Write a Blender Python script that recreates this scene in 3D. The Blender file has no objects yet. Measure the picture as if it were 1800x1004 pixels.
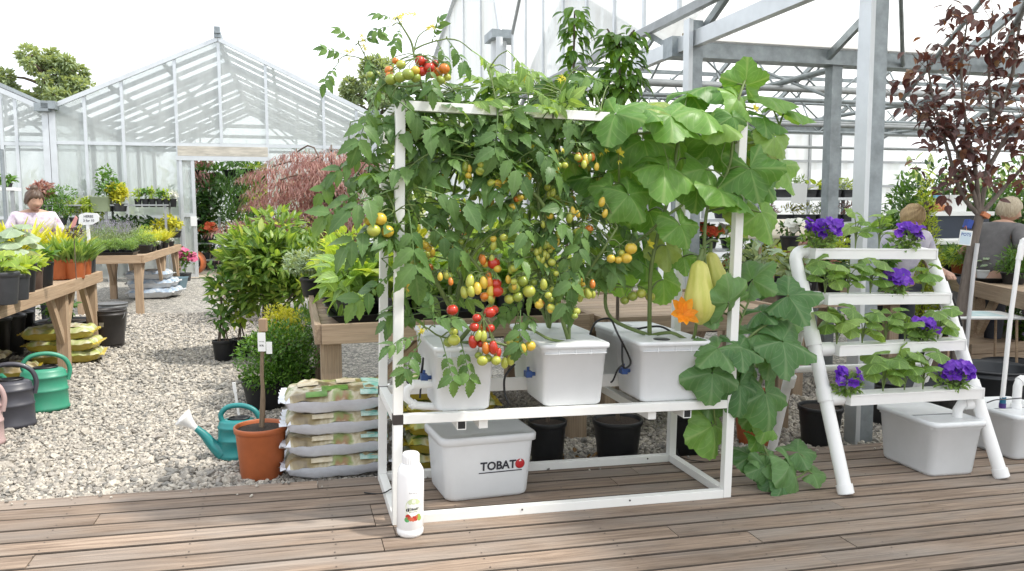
import bpy, math, random
import numpy as np
from mathutils import Matrix, Vector, Euler
random.seed(7); rng = np.random.default_rng(11)
PI = math.pi; R = math.radians
SC = bpy.context.scene; COL = SC.collection

# ------------------------------------------------------------------ frames of reference
FPX, PITCH, ROLL = 1396.3, .0934, .0038
CAM = Vector((0, 0, 1.55))
YAW, TILT = .2679, .0253
MS = Matrix.Rotation(YAW, 4, 'Z')                                   # site: s to the right, t away, z up
MD = Matrix.Translation((-.5582, 3.6929, .0578)) @ MS @ Matrix.Rotation(TILT, 4, 'Y')   # deck: u along the boards, v away, h up
MSi, MDi = MS.inverted(), MD.inverted()
_cp, _sp, _cr, _sr = math.cos(PITCH), math.sin(PITCH), math.cos(ROLL), math.sin(ROLL)
_F = Vector((0, _cp, -_sp)); _u = Vector((0, _sp, _cp)); _x = Vector((1, 0, 0))
_X = _x*_cr - _u*_sr; _U = _u*_cr + _x*_sr
def ray(px, py): return _F + _X*((px-900)/FPX) - _U*((py-502)/FPX)
def at(px, py, Y):
    d = ray(px, py); return CAM + d*(Y/d.y)
def gz(x, y=0): return -.03 - .02*max(-14, min(14, x))
def gnd(px, py):
    d = ray(px, py); n = Vector((.02, 0, 1)); k = (Vector((0, 0, -.03))-CAM).dot(n)/d.dot(n); return CAM + d*k
def dk(px, py, v=None, h=0.0):
    d = ray(px, py); a = MDi @ CAM; b = (MDi.to_3x3() @ d)
    k = (v-a.y)/b.y if v is not None else (h-a.z)/b.z
    return a + b*k
def site(px, py, t=None, s=None, z=None):
    d = MSi.to_3x3() @ ray(px, py)
    k = t/d.y if t is not None else (s/d.x if s is not None else (z-1.55)/d.z)
    return Vector((0, 0, 1.55)) + d*k
def S(s, t, z=None):
    p = MS @ Vector((s, t, 0)); p.z = gz(p.x) if z is None else z; return p
def sgz(s, t): return gz((MS @ Vector((s, t, 0))).x)

# ------------------------------------------------------------------ mesh builder
class MB:
    def __init__(s): s.V = []; s.n = 0; s.F = []; s.UV = []; s.uvany = False
    def add(s, v, faces, mat=0, smooth=False, uv=None):
        v = np.asarray(v, float).reshape(-1, 3); o = s.n; s.V.append(v); s.n += len(v)
        if uv is None: s.UV.append(np.zeros((len(v), 2)))
        else: s.UV.append(np.asarray(uv, float)); s.uvany = True
        by = {}
        for f in faces: by.setdefault(len(f), []).append(f)
        for k, l in by.items(): s.F.append((np.asarray(l, int)+o, mat, smooth))
        return s
    def inst(s, T, mats, mat=0, smooth=True):
        """T=(verts,faces,uv) stamped once per 4x4 matrix"""
        v, faces, uv = T; m = np.asarray([np.array(x) for x in mats])
        if len(m) == 0: return s
        vv = np.einsum('nij,vj->nvi', m[:, :3, :3], v) + m[:, None, :3, 3]
        N, k = len(m), len(v); o = s.n
        s.V.append(vv.reshape(-1, 3)); s.n += N*k; s.UV.append(np.tile(uv, (N, 1))); s.uvany = True
        by = {}
        for f in faces: by.setdefault(len(f), []).append(f)
        for q, l in by.items():
            a = np.asarray(l, int)
            s.F.append(((a[None]+(np.arange(N)*k)[:, None, None]).reshape(-1, q)+o, mat, smooth))
        return s
    def box(s, a, b, mat=0, M=None):
        x0, y0, z0 = a; x1, y1, z1 = b
        v = [(x0,y0,z0),(x1,y0,z0),(x1,y1,z0),(x0,y1,z0),(x0,y0,z1),(x1,y0,z1),(x1,y1,z1),(x0,y1,z1)]
        if M is not None: v = [M @ Vector(p) for p in v]
        return s.add(v, [(0,3,2,1),(4,5,6,7),(0,1,5,4),(1,2,6,5),(2,3,7,6),(3,0,4,7)], mat)
    def beam(s, p, q, w, h, mat=0, up=(0,0,1)):
        p, q = Vector(p), Vector(q); d = (q-p).normalized(); u = Vector(up)
        if abs(d.dot(u)) > .99: u = Vector((0, 1, 0))
        x = d.cross(u).normalized()*w/2; y = x.cross(d).normalized()*h/2
        v = [p-x-y, p+x-y, p+x+y, p-x+y, q-x-y, q+x-y, q+x+y, q-x+y]
        return s.add(v, [(0,3,2,1),(4,5,6,7),(0,1,5,4),(1,2,6,5),(2,3,7,6),(3,0,4,7)], mat)
    def tube(s, pts, r, n=8, mat=0, caps=True):
        pts = [Vector(p) for p in pts]; m = len(pts)
        rs = list(r) if hasattr(r, '__len__') else [r]*m
        ring = []; ref = None
        for i, p in enumerate(pts):
            d = (pts[min(i+1, m-1)]-pts[max(i-1, 0)])
            d = d.normalized() if d.length > 1e-9 else Vector((0, 0, 1))
            if ref is None:
                ref = Vector((1, 0, 0)) if abs(d.x) < .8 else Vector((0, 1, 0))
            ref = (ref - d*ref.dot(d)).normalized(); b = d.cross(ref)
            ring.append([p+ref*(math.cos(2*PI*k/n)*rs[i])+b*(math.sin(2*PI*k/n)*rs[i]) for k in range(n)])
        v = [x for l in ring for x in l]
        f = [(i*n+k, i*n+(k+1) % n, (i+1)*n+(k+1) % n, (i+1)*n+k) for i in range(m-1) for k in range(n)]
        s.add(v, f, mat, True)
        if caps:
            s.add(ring[0], [tuple(range(n-1, -1, -1))], mat); s.add(ring[-1], [tuple(range(n))], mat)
        return s
    def lathe(s, prof, n=24, mat=0, M=None, smooth=True, sx=1, sy=1):
        v = []; f = []
        for r, z in prof:
            for k in range(n):
                a = 2*PI*k/n; p = Vector((math.cos(a)*r*sx, math.sin(a)*r*sy, z)); v.append(M @ p if M is not None else p)
        for i in range(len(prof)-1):
            for k in range(n): f.append((i*n+k, i*n+(k+1) % n, (i+1)*n+(k+1) % n, (i+1)*n+k))
        return s.add(v, f, mat, smooth)
    def loft(s, rings, mat=0, smooth=True, caps=(True, True), M=None):
        n = len(rings[0]); v = [Vector(p) for l in rings for p in l]
        if M is not None: v = [M @ p for p in v]
        f = [(i*n+k, i*n+(k+1) % n, (i+1)*n+(k+1) % n, (i+1)*n+k) for i in range(len(rings)-1) for k in range(n)]
        s.add(v, f, mat, smooth)
        if caps[0]: s.add(v[:n], [tuple(range(n-1, -1, -1))], mat)
        if caps[1]: s.add(v[-n:], [tuple(range(n))], mat)
        return s
    def ball(s, c, r, mat=0, n=12, sc=(1, 1, 1), M=None):
        prof = []; m = max(5, n//2+1)
        v = []; f = []
        for i in range(m):
            a = -PI/2+PI*i/(m-1)
            for k in range(n):
                b = 2*PI*k/n; p = Vector((math.cos(a)*math.cos(b)*r*sc[0], math.cos(a)*math.sin(b)*r*sc[1], math.sin(a)*r*sc[2]))
                v.append((M @ p if M is not None else p)+Vector(c))
        for i in range(m-1):
            for k in range(n): f.append((i*n+k, i*n+(k+1) % n, (i+1)*n+(k+1) % n, (i+1)*n+k))
        return s.add(v, f, mat, True)
    def sheet(s, fn, nu, nv, mat=0, smooth=True, uvs=1):
        v = []; uv = []
        for j in range(nv+1):
            for i in range(nu+1): v.append(fn(i/nu, j/nv)); uv.append((i/nu*uvs, j/nv*uvs))
        f = [(j*(nu+1)+i, j*(nu+1)+i+1, (j+1)*(nu+1)+i+1, (j+1)*(nu+1)+i) for j in range(nv) for i in range(nu)]
        return s.add(v, f, mat, smooth, uv)
    def mesh(s, name):
        me = bpy.data.meshes.new(name)
        V = np.concatenate(s.V) if s.V else np.zeros((0, 3)); UV = np.concatenate(s.UV) if s.UV else np.zeros((0, 2))
        me.vertices.add(len(V)); me.vertices.foreach_set('co', V.astype(np.float32).ravel())
        idx = np.concatenate([f.ravel() for f, _, _ in s.F]); tot = np.concatenate([np.full(len(f), f.shape[1]) for f, _, _ in s.F])
        st = np.concatenate([[0], np.cumsum(tot)[:-1]])
        me.loops.add(len(idx)); me.loops.foreach_set('vertex_index', idx.astype(np.int32))
        me.polygons.add(len(tot)); me.polygons.foreach_set('loop_start', st.astype(np.int32))
        me.polygons.foreach_set('loop_total', tot.astype(np.int32))
        me.polygons.foreach_set('material_index', np.concatenate([np.full(len(f), m) for f, m, _ in s.F]).astype(np.int32))
        me.polygons.foreach_set('use_smooth', np.concatenate([np.full(len(f), b) for f, _, b in s.F]))
        if s.uvany:
            l = me.uv_layers.new(name='UVMap'); l.data.foreach_set('uv', UV[idx].astype(np.float32).ravel())
        me.update(calc_edges=True); me.validate(); return me
    def build(s, name, mats, parent=None, bevel=0, M=None, label=None):
        o = bpy.data.objects.new(name, s.mesh(name)); COL.objects.link(o)
        for m in (mats if isinstance(mats, (list, tuple)) else [mats]): o.data.materials.append(m)
        if parent is not None: o.parent = parent
        if M is not None: o.matrix_local = M
        if label: o['label'] = label
        if bevel:
            b = o.modifiers.new('bevel', 'BEVEL'); b.width = bevel; b.segments = 2; b.limit_method = 'ANGLE'; b.angle_limit = R(40)
            b.harden_normals = False
        return o
def tag(o, label=None, cat=None, group=None, kind=None):
    if label: o['label'] = label
    if cat: o['category'] = cat
    if group: o['group'] = group
    if kind: o['kind'] = kind
    return o
def thing(name, label, cat, M, group=None):
    o = bpy.data.objects.new(name, None); COL.objects.link(o); o.empty_display_size = .1
    if not isinstance(M, Matrix): M = Matrix.Translation(Vector(M))
    o.matrix_world = M; return tag(o, label, cat, group)
def dup(root, M, label=None, group=None, skip=()):
    r = root.copy(); COL.objects.link(r); r.matrix_world = M if isinstance(M, Matrix) else Matrix.Translation(Vector(M))
    if label: r['label'] = label
    if group: r['group'] = group
    for ch in list(root.children):
        c = ch.copy(); COL.objects.link(c); c.parent = r
        for g in ch.children:
            d = g.copy(); COL.objects.link(d); d.parent = c
    return r
def T(x, y, z, rz=0, sc=1): return Matrix.Translation((x, y, z)) @ Matrix.Rotation(rz, 4, 'Z') @ Matrix.Scale(sc, 4)
def D(u, v, h=0, rz=0, sc=1): return MD @ T(u, v, h, rz, sc)
def SS(s, t, z=None, rz=0, sc=1):
    return MS @ T(s, t, sgz(s, t) if z is None else z, rz, sc)
def rrect(hx, hy, r, z, n=6, cx=0, cy=0):
    pts = []
    for (sx, sy, a0) in ((1,1,0),(-1,1,PI/2),(-1,-1,PI),(1,-1,1.5*PI)):
        for k in range(n):
            a = a0+PI/2*k/(n-1); pts.append(Vector((cx+sx*(hx-r)+math.cos(a)*r, cy+sy*(hy-r)+math.sin(a)*r, z)))
    return pts

# ------------------------------------------------------------------ materials
MATS = {}
def nd(nt, typ, **kw):
    n = nt.nodes.new(typ)
    for k, v in kw.items():
        if k.startswith('i_'): n.inputs[k[2:].replace('_', ' ')].default_value = v
        elif k.startswith('n'): n.inputs[int(k[1:])].default_value = v
        else: setattr(n, k, v)
    return n
def mat(name, col, rough=.6, metal=0, spec=.5, noise=0, nscale=8, bump=0, bscale=40, stretch=None, col2=None, coat=0, trans=0):
    if name in MATS: return MATS[name]
    m = bpy.data.materials.new(name); m.use_nodes = True; nt = m.node_tree; p = nt.nodes['Principled BSDF']; L = nt.links.new
    p.inputs['Roughness'].default_value = rough; p.inputs['Metallic'].default_value = metal
    p.inputs['Specular IOR Level'].default_value = spec; p.inputs['Coat Weight'].default_value = coat
    p.inputs['Base Color'].default_value = (*col, 1)
    if noise or col2 or bump:
        tc = nd(nt, 'ShaderNodeTexCoord'); src = tc.outputs['Object']
        if stretch:
            mp = nd(nt, 'ShaderNodeMapping'); mp.inputs['Scale'].default_value = stretch; L(src, mp.inputs['Vector']); src = mp.outputs[0]
    if noise or col2:
        ns = nd(nt, 'ShaderNodeTexNoise', i_Scale=nscale, i_Detail=6.0, i_Roughness=.65); L(src, ns.inputs['Vector'])
        rp = nd(nt, 'ShaderNodeMapRange', n1=.3, n2=.7); L(ns.outputs[0], rp.inputs[0])
        mx = nd(nt, 'ShaderNodeMix', data_type='RGBA'); L(rp.outputs[0], mx.inputs[0])
        c2 = col2 or tuple(c*(1-noise) for c in col)
        mx.inputs[6].default_value = (*col, 1); mx.inputs[7].default_value = (*c2, 1); L(mx.outputs[2], p.inputs['Base Color'])
        rr = nd(nt, 'ShaderNodeMapRange', n3=max(.02, rough-.1), n4=min(1, rough+.12)); L(ns.outputs[0], rr.inputs[0]); L(rr.outputs[0], p.inputs['Roughness'])
    if bump:
        bn = nd(nt, 'ShaderNodeTexNoise', i_Scale=bscale, i_Detail=4.0); L(src, bn.inputs['Vector'])
        b = nd(nt, 'ShaderNodeBump', i_Strength=bump, i_Distance=.01); L(bn.outputs[0], b.inputs['Height']); L(b.outputs[0], p.inputs['Normal'])
    if trans:
        o = nt.nodes['Material Output']; t = nd(nt, 'ShaderNodeBsdfTranslucent'); t.inputs[0].default_value = (*col, 1)
        ms = nd(nt, 'ShaderNodeMixShader'); ms.inputs[0].default_value = trans
        L(p.outputs[0], ms.inputs[1]); L(t.outputs[0], ms.inputs[2]); L(ms.outputs[0], o.inputs[0])
    MATS[name] = m; return m
def leafmat(name, c1, c2, trans=.35, rough=.45, vein=.35, vcol=None, tcol=None, vscale=7, spec=.4, c3=None):
    if name in MATS: return MATS[name]
    m = bpy.data.materials.new(name); m.use_nodes = True; nt = m.node_tree; p = nt.nodes['Principled BSDF']; L = nt.links.new
    g = nd(nt, 'ShaderNodeNewGeometry')
    cr = nd(nt, 'ShaderNodeValToRGB'); L(g.outputs['Random Per Island'], cr.inputs[0])
    cr.color_ramp.elements[0].color = (*c1, 1); cr.color_ramp.elements[1].color = (*c2, 1)
    if c3:
        e = cr.color_ramp.elements.new(.85); e.color = (*c2, 1); cr.color_ramp.elements[-1].color = (*c3, 1)
    tc = nd(nt, 'ShaderNodeTexCoord'); ns = nd(nt, 'ShaderNodeTexNoise', i_Scale=25.0, i_Detail=3.0); L(tc.outputs['Object'], ns.inputs['Vector'])
    hv = nd(nt, 'ShaderNodeHueSaturation'); L(cr.outputs[0], hv.inputs['Color'])
    mr = nd(nt, 'ShaderNodeMapRange', n3=.7, n4=1.3); L(ns.outputs[0], mr.inputs[0]); L(mr.outputs[0], hv.inputs['Value'])
    col = hv.outputs[0]
    if vein:
        sx = nd(nt, 'ShaderNodeSeparateXYZ'); L(tc.outputs['UV'], sx.inputs[0])
        def mth(op, a, b=0.0, c=None):
            n = nd(nt, 'ShaderNodeMath', operation=op)
            for i, q in enumerate((a, b) if c is None else (a, b, c)):
                if hasattr(q, 'node'): L(q, n.inputs[i])
                else: n.inputs[i].default_value = q
            return n.outputs[0]
        a = mth('ABSOLUTE', mth('SUBTRACT', mth('FRACT', sx.outputs[0]), .5))
        mid = nd(nt, 'ShaderNodeMapRange', n1=.015, n2=.07, n3=1.0, n4=0.0); L(a, mid.inputs[0])
        w = mth('SINE', mth('MULTIPLY', mth('SUBTRACT', mth('MULTIPLY', sx.outputs[1], float(vscale)), mth('MULTIPLY', a, 5.0)), 2*PI))
        sd = nd(nt, 'ShaderNodeMapRange', n1=.8, n2=1.0, n3=0.0, n4=.55); L(w, sd.inputs[0])
        f = mth('MULTIPLY', mth('MAXIMUM', mid.outputs[0], sd.outputs[0]), float(vein))
        mx = nd(nt, 'ShaderNodeMix', data_type='RGBA'); L(f, mx.inputs[0]); L(col, mx.inputs[6])
        mx.inputs[7].default_value = (*(vcol or tuple(min(1, c*2.2+.03) for c in c2)), 1); col = mx.outputs[2]
        b = nd(nt, 'ShaderNodeBump', i_Strength=.35, i_Distance=.004, invert=True); L(f, b.inputs['Height']); L(b.outputs[0], p.inputs['Normal'])
    L(col, p.inputs['Base Color']); p.inputs['Roughness'].default_value = rough; p.inputs['Specular IOR Level'].default_value = spec
    t = nd(nt, 'ShaderNodeBsdfTranslucent'); tm = nd(nt, 'ShaderNodeMix', data_type='RGBA', blend_type='MULTIPLY'); tm.inputs[0].default_value = 1
    L(col, tm.inputs[6]); tm.inputs[7].default_value = (*(tcol or (1.9, 1.7, .7)), 1); L(tm.outputs[2], t.inputs[0])
    ms = nd(nt, 'ShaderNodeMixShader'); ms.inputs[0].default_value = trans
    L(p.outputs[0], ms.inputs[1]); L(t.outputs[0], ms.inputs[2]); L(ms.outputs[0], nt.nodes['Material Output'].inputs[0])
    MATS[name] = m; return m
def glassmat(name, tint=(.9,.93,.93), alpha=.5, translu=.4, streak=.25, rough=.25, dirt=(.45,.43,.36)):
    """polycarbonate / horticultural glass: partly clear, partly milky, with vertical dirt streaks"""
    if name in MATS: return MATS[name]
    m = bpy.data.materials.new(name); m.use_nodes = True; nt = m.node_tree; L = nt.links.new
    nt.nodes.remove(nt.nodes['Principled BSDF']); o = nt.nodes['Material Output']
    tc = nd(nt, 'ShaderNodeTexCoord'); mp = nd(nt, 'ShaderNodeMapping'); mp.inputs['Scale'].default_value = (2.2, 2.2, .35); L(tc.outputs['Object'], mp.inputs[0])
    ns = nd(nt, 'ShaderNodeTexNoise', i_Scale=2.0, i_Detail=6.0, i_Roughness=.6); L(mp.outputs[0], ns.inputs['Vector'])
    st = nd(nt, 'ShaderNodeMapRange', n1=.4, n2=.75, n3=0.0, n4=streak); L(ns.outputs[0], st.inputs[0])
    cm = nd(nt, 'ShaderNodeMix', data_type='RGBA'); L(st.outputs[0], cm.inputs[0]); cm.inputs[6].default_value = (*tint, 1); cm.inputs[7].default_value = (*dirt, 1)
    tr = nd(nt, 'ShaderNodeBsdfTransparent'); tr.inputs[0].default_value = (*tint, 1)
    df = nd(nt, 'ShaderNodeBsdfDiffuse'); tl = nd(nt, 'ShaderNodeBsdfTranslucent'); L(cm.outputs[2], df.inputs[0]); L(cm.outputs[2], tl.inputs[0])
    a = nd(nt, 'ShaderNodeMixShader'); a.inputs[0].default_value = translu; L(df.outputs[0], a.inputs[1]); L(tl.outputs[0], a.inputs[2])
    b = nd(nt, 'ShaderNodeMixShader'); al = nd(nt, 'ShaderNodeMath', operation='SUBTRACT'); al.inputs[0].default_value = alpha; L(st.outputs[0], al.inputs[1]); al.use_clamp = True
    L(al.outputs[0], b.inputs[0]); L(a.outputs[0], b.inputs[1]); L(tr.outputs[0], b.inputs[2])
    gl = nd(nt, 'ShaderNodeBsdfGlossy', i_Roughness=rough); fr = nd(nt, 'ShaderNodeFresnel', i_IOR=1.3)
    c = nd(nt, 'ShaderNodeMixShader'); fm_ = nd(nt, 'ShaderNodeMath', operation='MULTIPLY'); fm_.inputs[1].default_value = .3; L(fr.outputs[0], fm_.inputs[0]); L(fm_.outputs[0], c.inputs[0]); L(b.outputs[0], c.inputs[1]); L(gl.outputs[0], c.inputs[2]); L(c.outputs[0], o.inputs[0])
    MATS[name] = m; return m
def woodmat(name, c1, c2, axis=0, rough=.75, gscale=1.0, island=.35, c3=None, bump=.25):
    if name in MATS: return MATS[name]
    m = bpy.data.materials.new(name); m.use_nodes = True; nt = m.node_tree; p = nt.nodes['Principled BSDF']; L = nt.links.new
    tc = nd(nt, 'ShaderNodeTexCoord'); g = nd(nt, 'ShaderNodeNewGeometry')
    off = nd(nt, 'ShaderNodeVectorMath', operation='SCALE'); cb = nd(nt, 'ShaderNodeCombineXYZ'); L(g.outputs['Random Per Island'], cb.inputs[0]); L(g.outputs['Random Per Island'], cb.inputs[1]); L(g.outputs['Random Per Island'], cb.inputs[2])
    L(cb.outputs[0], off.inputs[0]); off.inputs['Scale'].default_value = 37.0
    ad = nd(nt, 'ShaderNodeVectorMath', operation='ADD'); L(tc.outputs['Object'], ad.inputs[0]); L(off.outputs[0], ad.inputs[1])
    mp = nd(nt, 'ShaderNodeMapping'); sc = [14*gscale]*3; sc[axis] = .9*gscale; mp.inputs['Scale'].default_value = sc; L(ad.outputs[0], mp.inputs[0])
    n1 = nd(nt, 'ShaderNodeTexNoise', i_Scale=2.2, i_Detail=8.0, i_Roughness=.62, i_Distortion=.9); L(mp.outputs[0], n1.inputs['Vector'])
    mp2 = nd(nt, 'ShaderNodeMapping'); sc2 = [60*gscale]*3; sc2[axis] = 1.5*gscale; mp2.inputs['Scale'].default_value = sc2; L(ad.outputs[0], mp2.inputs[0])
    n2 = nd(nt, 'ShaderNodeTexNoise', i_Scale=2.0, i_Detail=4.0, i_Roughness=.7); L(mp2.outputs[0], n2.inputs['Vector'])
    mp3 = nd(nt, 'ShaderNodeMapping'); sc3 = [5*gscale]*3; sc3[axis] = 1.6*gscale; mp3.inputs['Scale'].default_value = sc3; L(ad.outputs[0], mp3.inputs[0])
    n3 = nd(nt, 'ShaderNodeTexNoise', i_Scale=1.0, i_Detail=3.0); L(mp3.outputs[0], n3.inputs['Vector'])
    cr = nd(nt, 'ShaderNodeValToRGB'); L(n1.outputs[0], cr.inputs[0]); e = cr.color_ramp.elements
    e[0].position = .3; e[0].color = (*c2, 1); e[1].position = .68; e[1].color = (*c1, 1)
    mxs = nd(nt, 'ShaderNodeMix', data_type='RGBA'); L(cr.outputs[0], mxs.inputs[6]); mxs.inputs[7].default_value = (*(c3 or tuple(c*.8 for c in c1)), 1)
    r3 = nd(nt, 'ShaderNodeMapRange', n1=.42, n2=.68, n4=.75); L(n3.outputs[0], r3.inputs[0]); L(r3.outputs[0], mxs.inputs[0])
    r2 = nd(nt, 'ShaderNodeMapRange', n1=.3, n2=.75, n3=.72, n4=1.18); L(n2.outputs[0], r2.inputs[0])
    ri = nd(nt, 'ShaderNodeMapRange', n3=1-island, n4=1+island); L(g.outputs['Random Per Island'], ri.inputs[0])
    mu = nd(nt, 'ShaderNodeMath', operation='MULTIPLY'); L(r2.outputs[0], mu.inputs[0]); L(ri.outputs[0], mu.inputs[1])
    hv = nd(nt, 'ShaderNodeHueSaturation'); L(mxs.outputs[2], hv.inputs['Color']); L(mu.outputs[0], hv.inputs['Value'])
    L(hv.outputs[0], p.inputs['Base Color']); p.inputs['Roughness'].default_value = rough; p.inputs['Specular IOR Level'].default_value = .25
    b = nd(nt, 'ShaderNodeBump', i_Strength=bump, i_Distance=.006); L(n2.outputs[0], b.inputs['Height']); L(b.outputs[0], p.inputs['Normal'])
    MATS[name] = m; return m
M_white = mat('white_powder_coat', (.80,.80,.77), .35, noise=.06, nscale=5)
M_pvc = mat('white_pvc', (.80,.80,.79), .32, noise=.05, nscale=6)
M_bin = mat('white_polypropylene', (.78,.80,.815), .36, col2=(.68,.70,.705), nscale=2.2, trans=.10, bump=.03, bscale=3)
M_black = mat('black_plastic', (.014,.015,.017), .42, noise=.3, nscale=20)
M_dgrey = mat('charcoal_plastic', (.05,.053,.06), .45, noise=.25, nscale=14)
M_grey = mat('grey_plastic', (.15,.155,.16), .5, noise=.25, nscale=10)
M_terra = mat('terracotta_plastic', (.46,.125,.04), .48, noise=.18, nscale=9)
M_soil = mat('potting_soil', (.045,.03,.02), .95, noise=.6, nscale=60, bump=1, bscale=90)
M_galv = mat('galvanised_steel', (.33,.37,.39), .45, metal=.55, noise=.35, nscale=9, bump=.05)
M_alu = mat('aluminium', (.62,.65,.67), .38, metal=.5, noise=.12, nscale=4)
M_steel = mat('dull_steel', (.36,.38,.39), .5, metal=.35, noise=.25, nscale=6)
M_wood = woodmat('bench_timber', (.50,.37,.25), (.34,.23,.145), axis=0, island=.12)
M_woodg = woodmat('weathered_timber', (.44,.34,.245), (.28,.20,.135), axis=0, island=.15)
M_hose = mat('black_rubber', (.01,.01,.011), .45)
M_blue = mat('blue_valve', (.02,.06,.20), .4)
M_paper = mat('white_card', (.78,.79,.78), .7)
M_ink = mat('ink', (.02,.02,.03), .6)
M_stem = mat('green_stem', (.17,.24,.07), .5, noise=.35, nscale=20, trans=.1)
M_bark = mat('bark', (.16,.12,.09), .85, noise=.5, nscale=18, bump=.5, bscale=60, stretch=(3,3,.6))
M_cane = mat('bamboo_cane', (.42,.31,.16), .6, noise=.3, nscale=12)

# ------------------------------------------------------------------ camera, sky, sun
cam = bpy.data.objects.new('camera', bpy.data.cameras.new('camera')); COL.objects.link(cam); SC.camera = cam
cam.data.sensor_width = 36; cam.data.lens = 36*FPX/1800; cam.data.clip_start = .05; cam.data.clip_end = 2000
cm = Matrix((( _X.x, _U.x, -_F.x, 0), (_X.y, _U.y, -_F.y, 0), (_X.z, _U.z, -_F.z, 0), (0, 0, 0, 1)))
cam.matrix_world = Matrix.Translation(CAM) @ cm
SUN = (MS.to_3x3() @ Vector((.70, -.33, 1.1))).normalized()
elev = math.asin(SUN.z); az = math.atan2(SUN.x, SUN.y)
sl = bpy.data.lights.new('sun', 'SUN'); sl.energy = 3.0; sl.angle = R(4); sl.color = (1, .95, .87)
so = bpy.data.objects.new('sun', sl); COL.objects.link(so); so.rotation_euler = (-SUN).to_track_quat('-Z', 'Y').to_euler(); so.location = (0, 0, 30)
w = bpy.data.worlds.new('World'); SC.world = w; w.use_nodes = True; nt = w.node_tree; L = nt.links.new
bg = nt.nodes['Background']; bg.inputs[1].default_value = .135
sk = nd(nt, 'ShaderNodeTexSky', sky_type='NISHITA', sun_disc=False, sun_elevation=elev, sun_rotation=az, air_density=1.0, dust_density=3.0, ozone_density=1.0)
tc = nd(nt, 'ShaderNodeTexCoord'); mp = nd(nt, 'ShaderNodeMapping'); mp.inputs['Scale'].default_value = (1.2, 1.2, 3.5); L(tc.outputs['Generated'], mp.inputs[0])
cn = nd(nt, 'ShaderNodeTexNoise', i_Scale=1.6, i_Detail=7.0, i_Roughness=.55); L(mp.outputs[0], cn.inputs['Vector'])
cr = nd(nt, 'ShaderNodeMapRange', n1=.32, n2=.62, n3=.62, n4=.97); L(cn.outputs[0], cr.inputs[0])
mx = nd(nt, 'ShaderNodeMix', data_type='RGBA'); L(cr.outputs[0], mx.inputs[0]); L(sk.outputs[0], mx.inputs[6]); mx.inputs[7].default_value = (9.0, 9.3, 9.7, 1)
L(mx.outputs[2], bg.inputs[0])
SC.view_settings.view_transform = 'Standard'; SC.view_settings.look = 'None'; SC.view_settings.exposure = .62; SC.view_settings.gamma = 1
SC.cycles.transparent_max_bounces = 24; SC.cycles.max_bounces = 8; SC.cycles.transmission_bounces = 6; SC.cycles.diffuse_bounces = 4
# ================================================================== ground
gm = bpy.data.materials.new('gravel_bed'); gm.use_nodes = True; nt = gm.node_tree; L = nt.links.new; p = nt.nodes['Principled BSDF']
tc = nd(nt, 'ShaderNodeTexCoord'); vo = nd(nt, 'ShaderNodeTexVoronoi', i_Scale=26.0); L(tc.outputs['Object'], vo.inputs['Vector'])
vd = nd(nt, 'ShaderNodeTexVoronoi', feature='DISTANCE_TO_EDGE', i_Scale=26.0); L(tc.outputs['Object'], vd.inputs['Vector'])
cr = nd(nt, 'ShaderNodeValToRGB'); sx = nd(nt, 'ShaderNodeSeparateXYZ'); L(vo.outputs['Color'], sx.inputs[0]); L(sx.outputs[0], cr.inputs[0])
cr.color_ramp.elements[0].color = (.21,.205,.19,1); cr.color_ramp.elements[1].color = (.52,.49,.43,1)
ed = nd(nt, 'ShaderNodeMapRange', n1=.0, n2=.12, n3=.25, n4=1.0); L(vd.outputs[0], ed.inputs[0])
mx = nd(nt, 'ShaderNodeMix', data_type='RGBA', blend_type='MULTIPLY'); mx.inputs[0].default_value = 1; L(cr.outputs[0], mx.inputs[6]); L(ed.outputs[0], mx.inputs[7])
L(mx.outputs[2], p.inputs['Base Color']); p.inputs['Roughness'].default_value = .9
b = nd(nt, 'ShaderNodeBump', i_Strength=1.0, i_Distance=.02); L(vd.outputs[0], b.inputs['Height']); L(b.outputs[0], p.inputs['Normal'])
m = MB(); N = 24; xs = [-600, -60, -14, -7, 0, 7, 14, 60, 600]; ys = [-60, -5, 3, 10, 20, 40, 120, 900]
m.add([(x, y, gz(x)) for y in ys for x in xs], [(j*9+i, j*9+i+1, (j+1)*9+i+1, (j+1)*9+i) for j in range(7) for i in range(8)])
tag(m.build('ground', gm), kind='structure')
# loose stones lying on it
def ico():
    t = (1+5**.5)/2; v = np.array([(-1,t,0),(1,t,0),(-1,-t,0),(1,-t,0),(0,-1,t),(0,1,t),(0,-1,-t),(0,1,-t),(t,0,-1),(t,0,1),(-t,0,-1),(-t,0,1)], float)
    v /= np.linalg.norm(v[0]); f = [(0,11,5),(0,5,1),(0,1,7),(0,7,10),(0,10,11),(1,5,9),(5,11,4),(11,10,2),(10,7,6),(7,1,8),(3,9,4),(3,4,2),(3,2,6),(3,6,8),(3,8,9),(4,9,5),(2,4,11),(6,2,10),(8,6,7),(9,8,1)]
    return v, f
iv, iface = ico()
def rotm(n, tilt=.5):
    a = rng.uniform(0, 2*PI, n); b = rng.normal(0, tilt, n); c = rng.normal(0, tilt, n)
    z = np.zeros(n); o = np.ones(n)
    A = np.stack([np.cos(a),-np.sin(a),z,np.sin(a),np.cos(a),z,z,z,o],1).reshape(-1,3,3)
    B = np.stack([o,z,z,z,np.cos(b),-np.sin(b),z,np.sin(b),np.cos(b)],1).reshape(-1,3,3)
    C = np.stack([np.cos(c),z,np.sin(c),z,o,z,-np.sin(c),z,np.cos(c)],1).reshape(-1,3,3)
    return A @ B @ C
m = MB()
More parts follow.
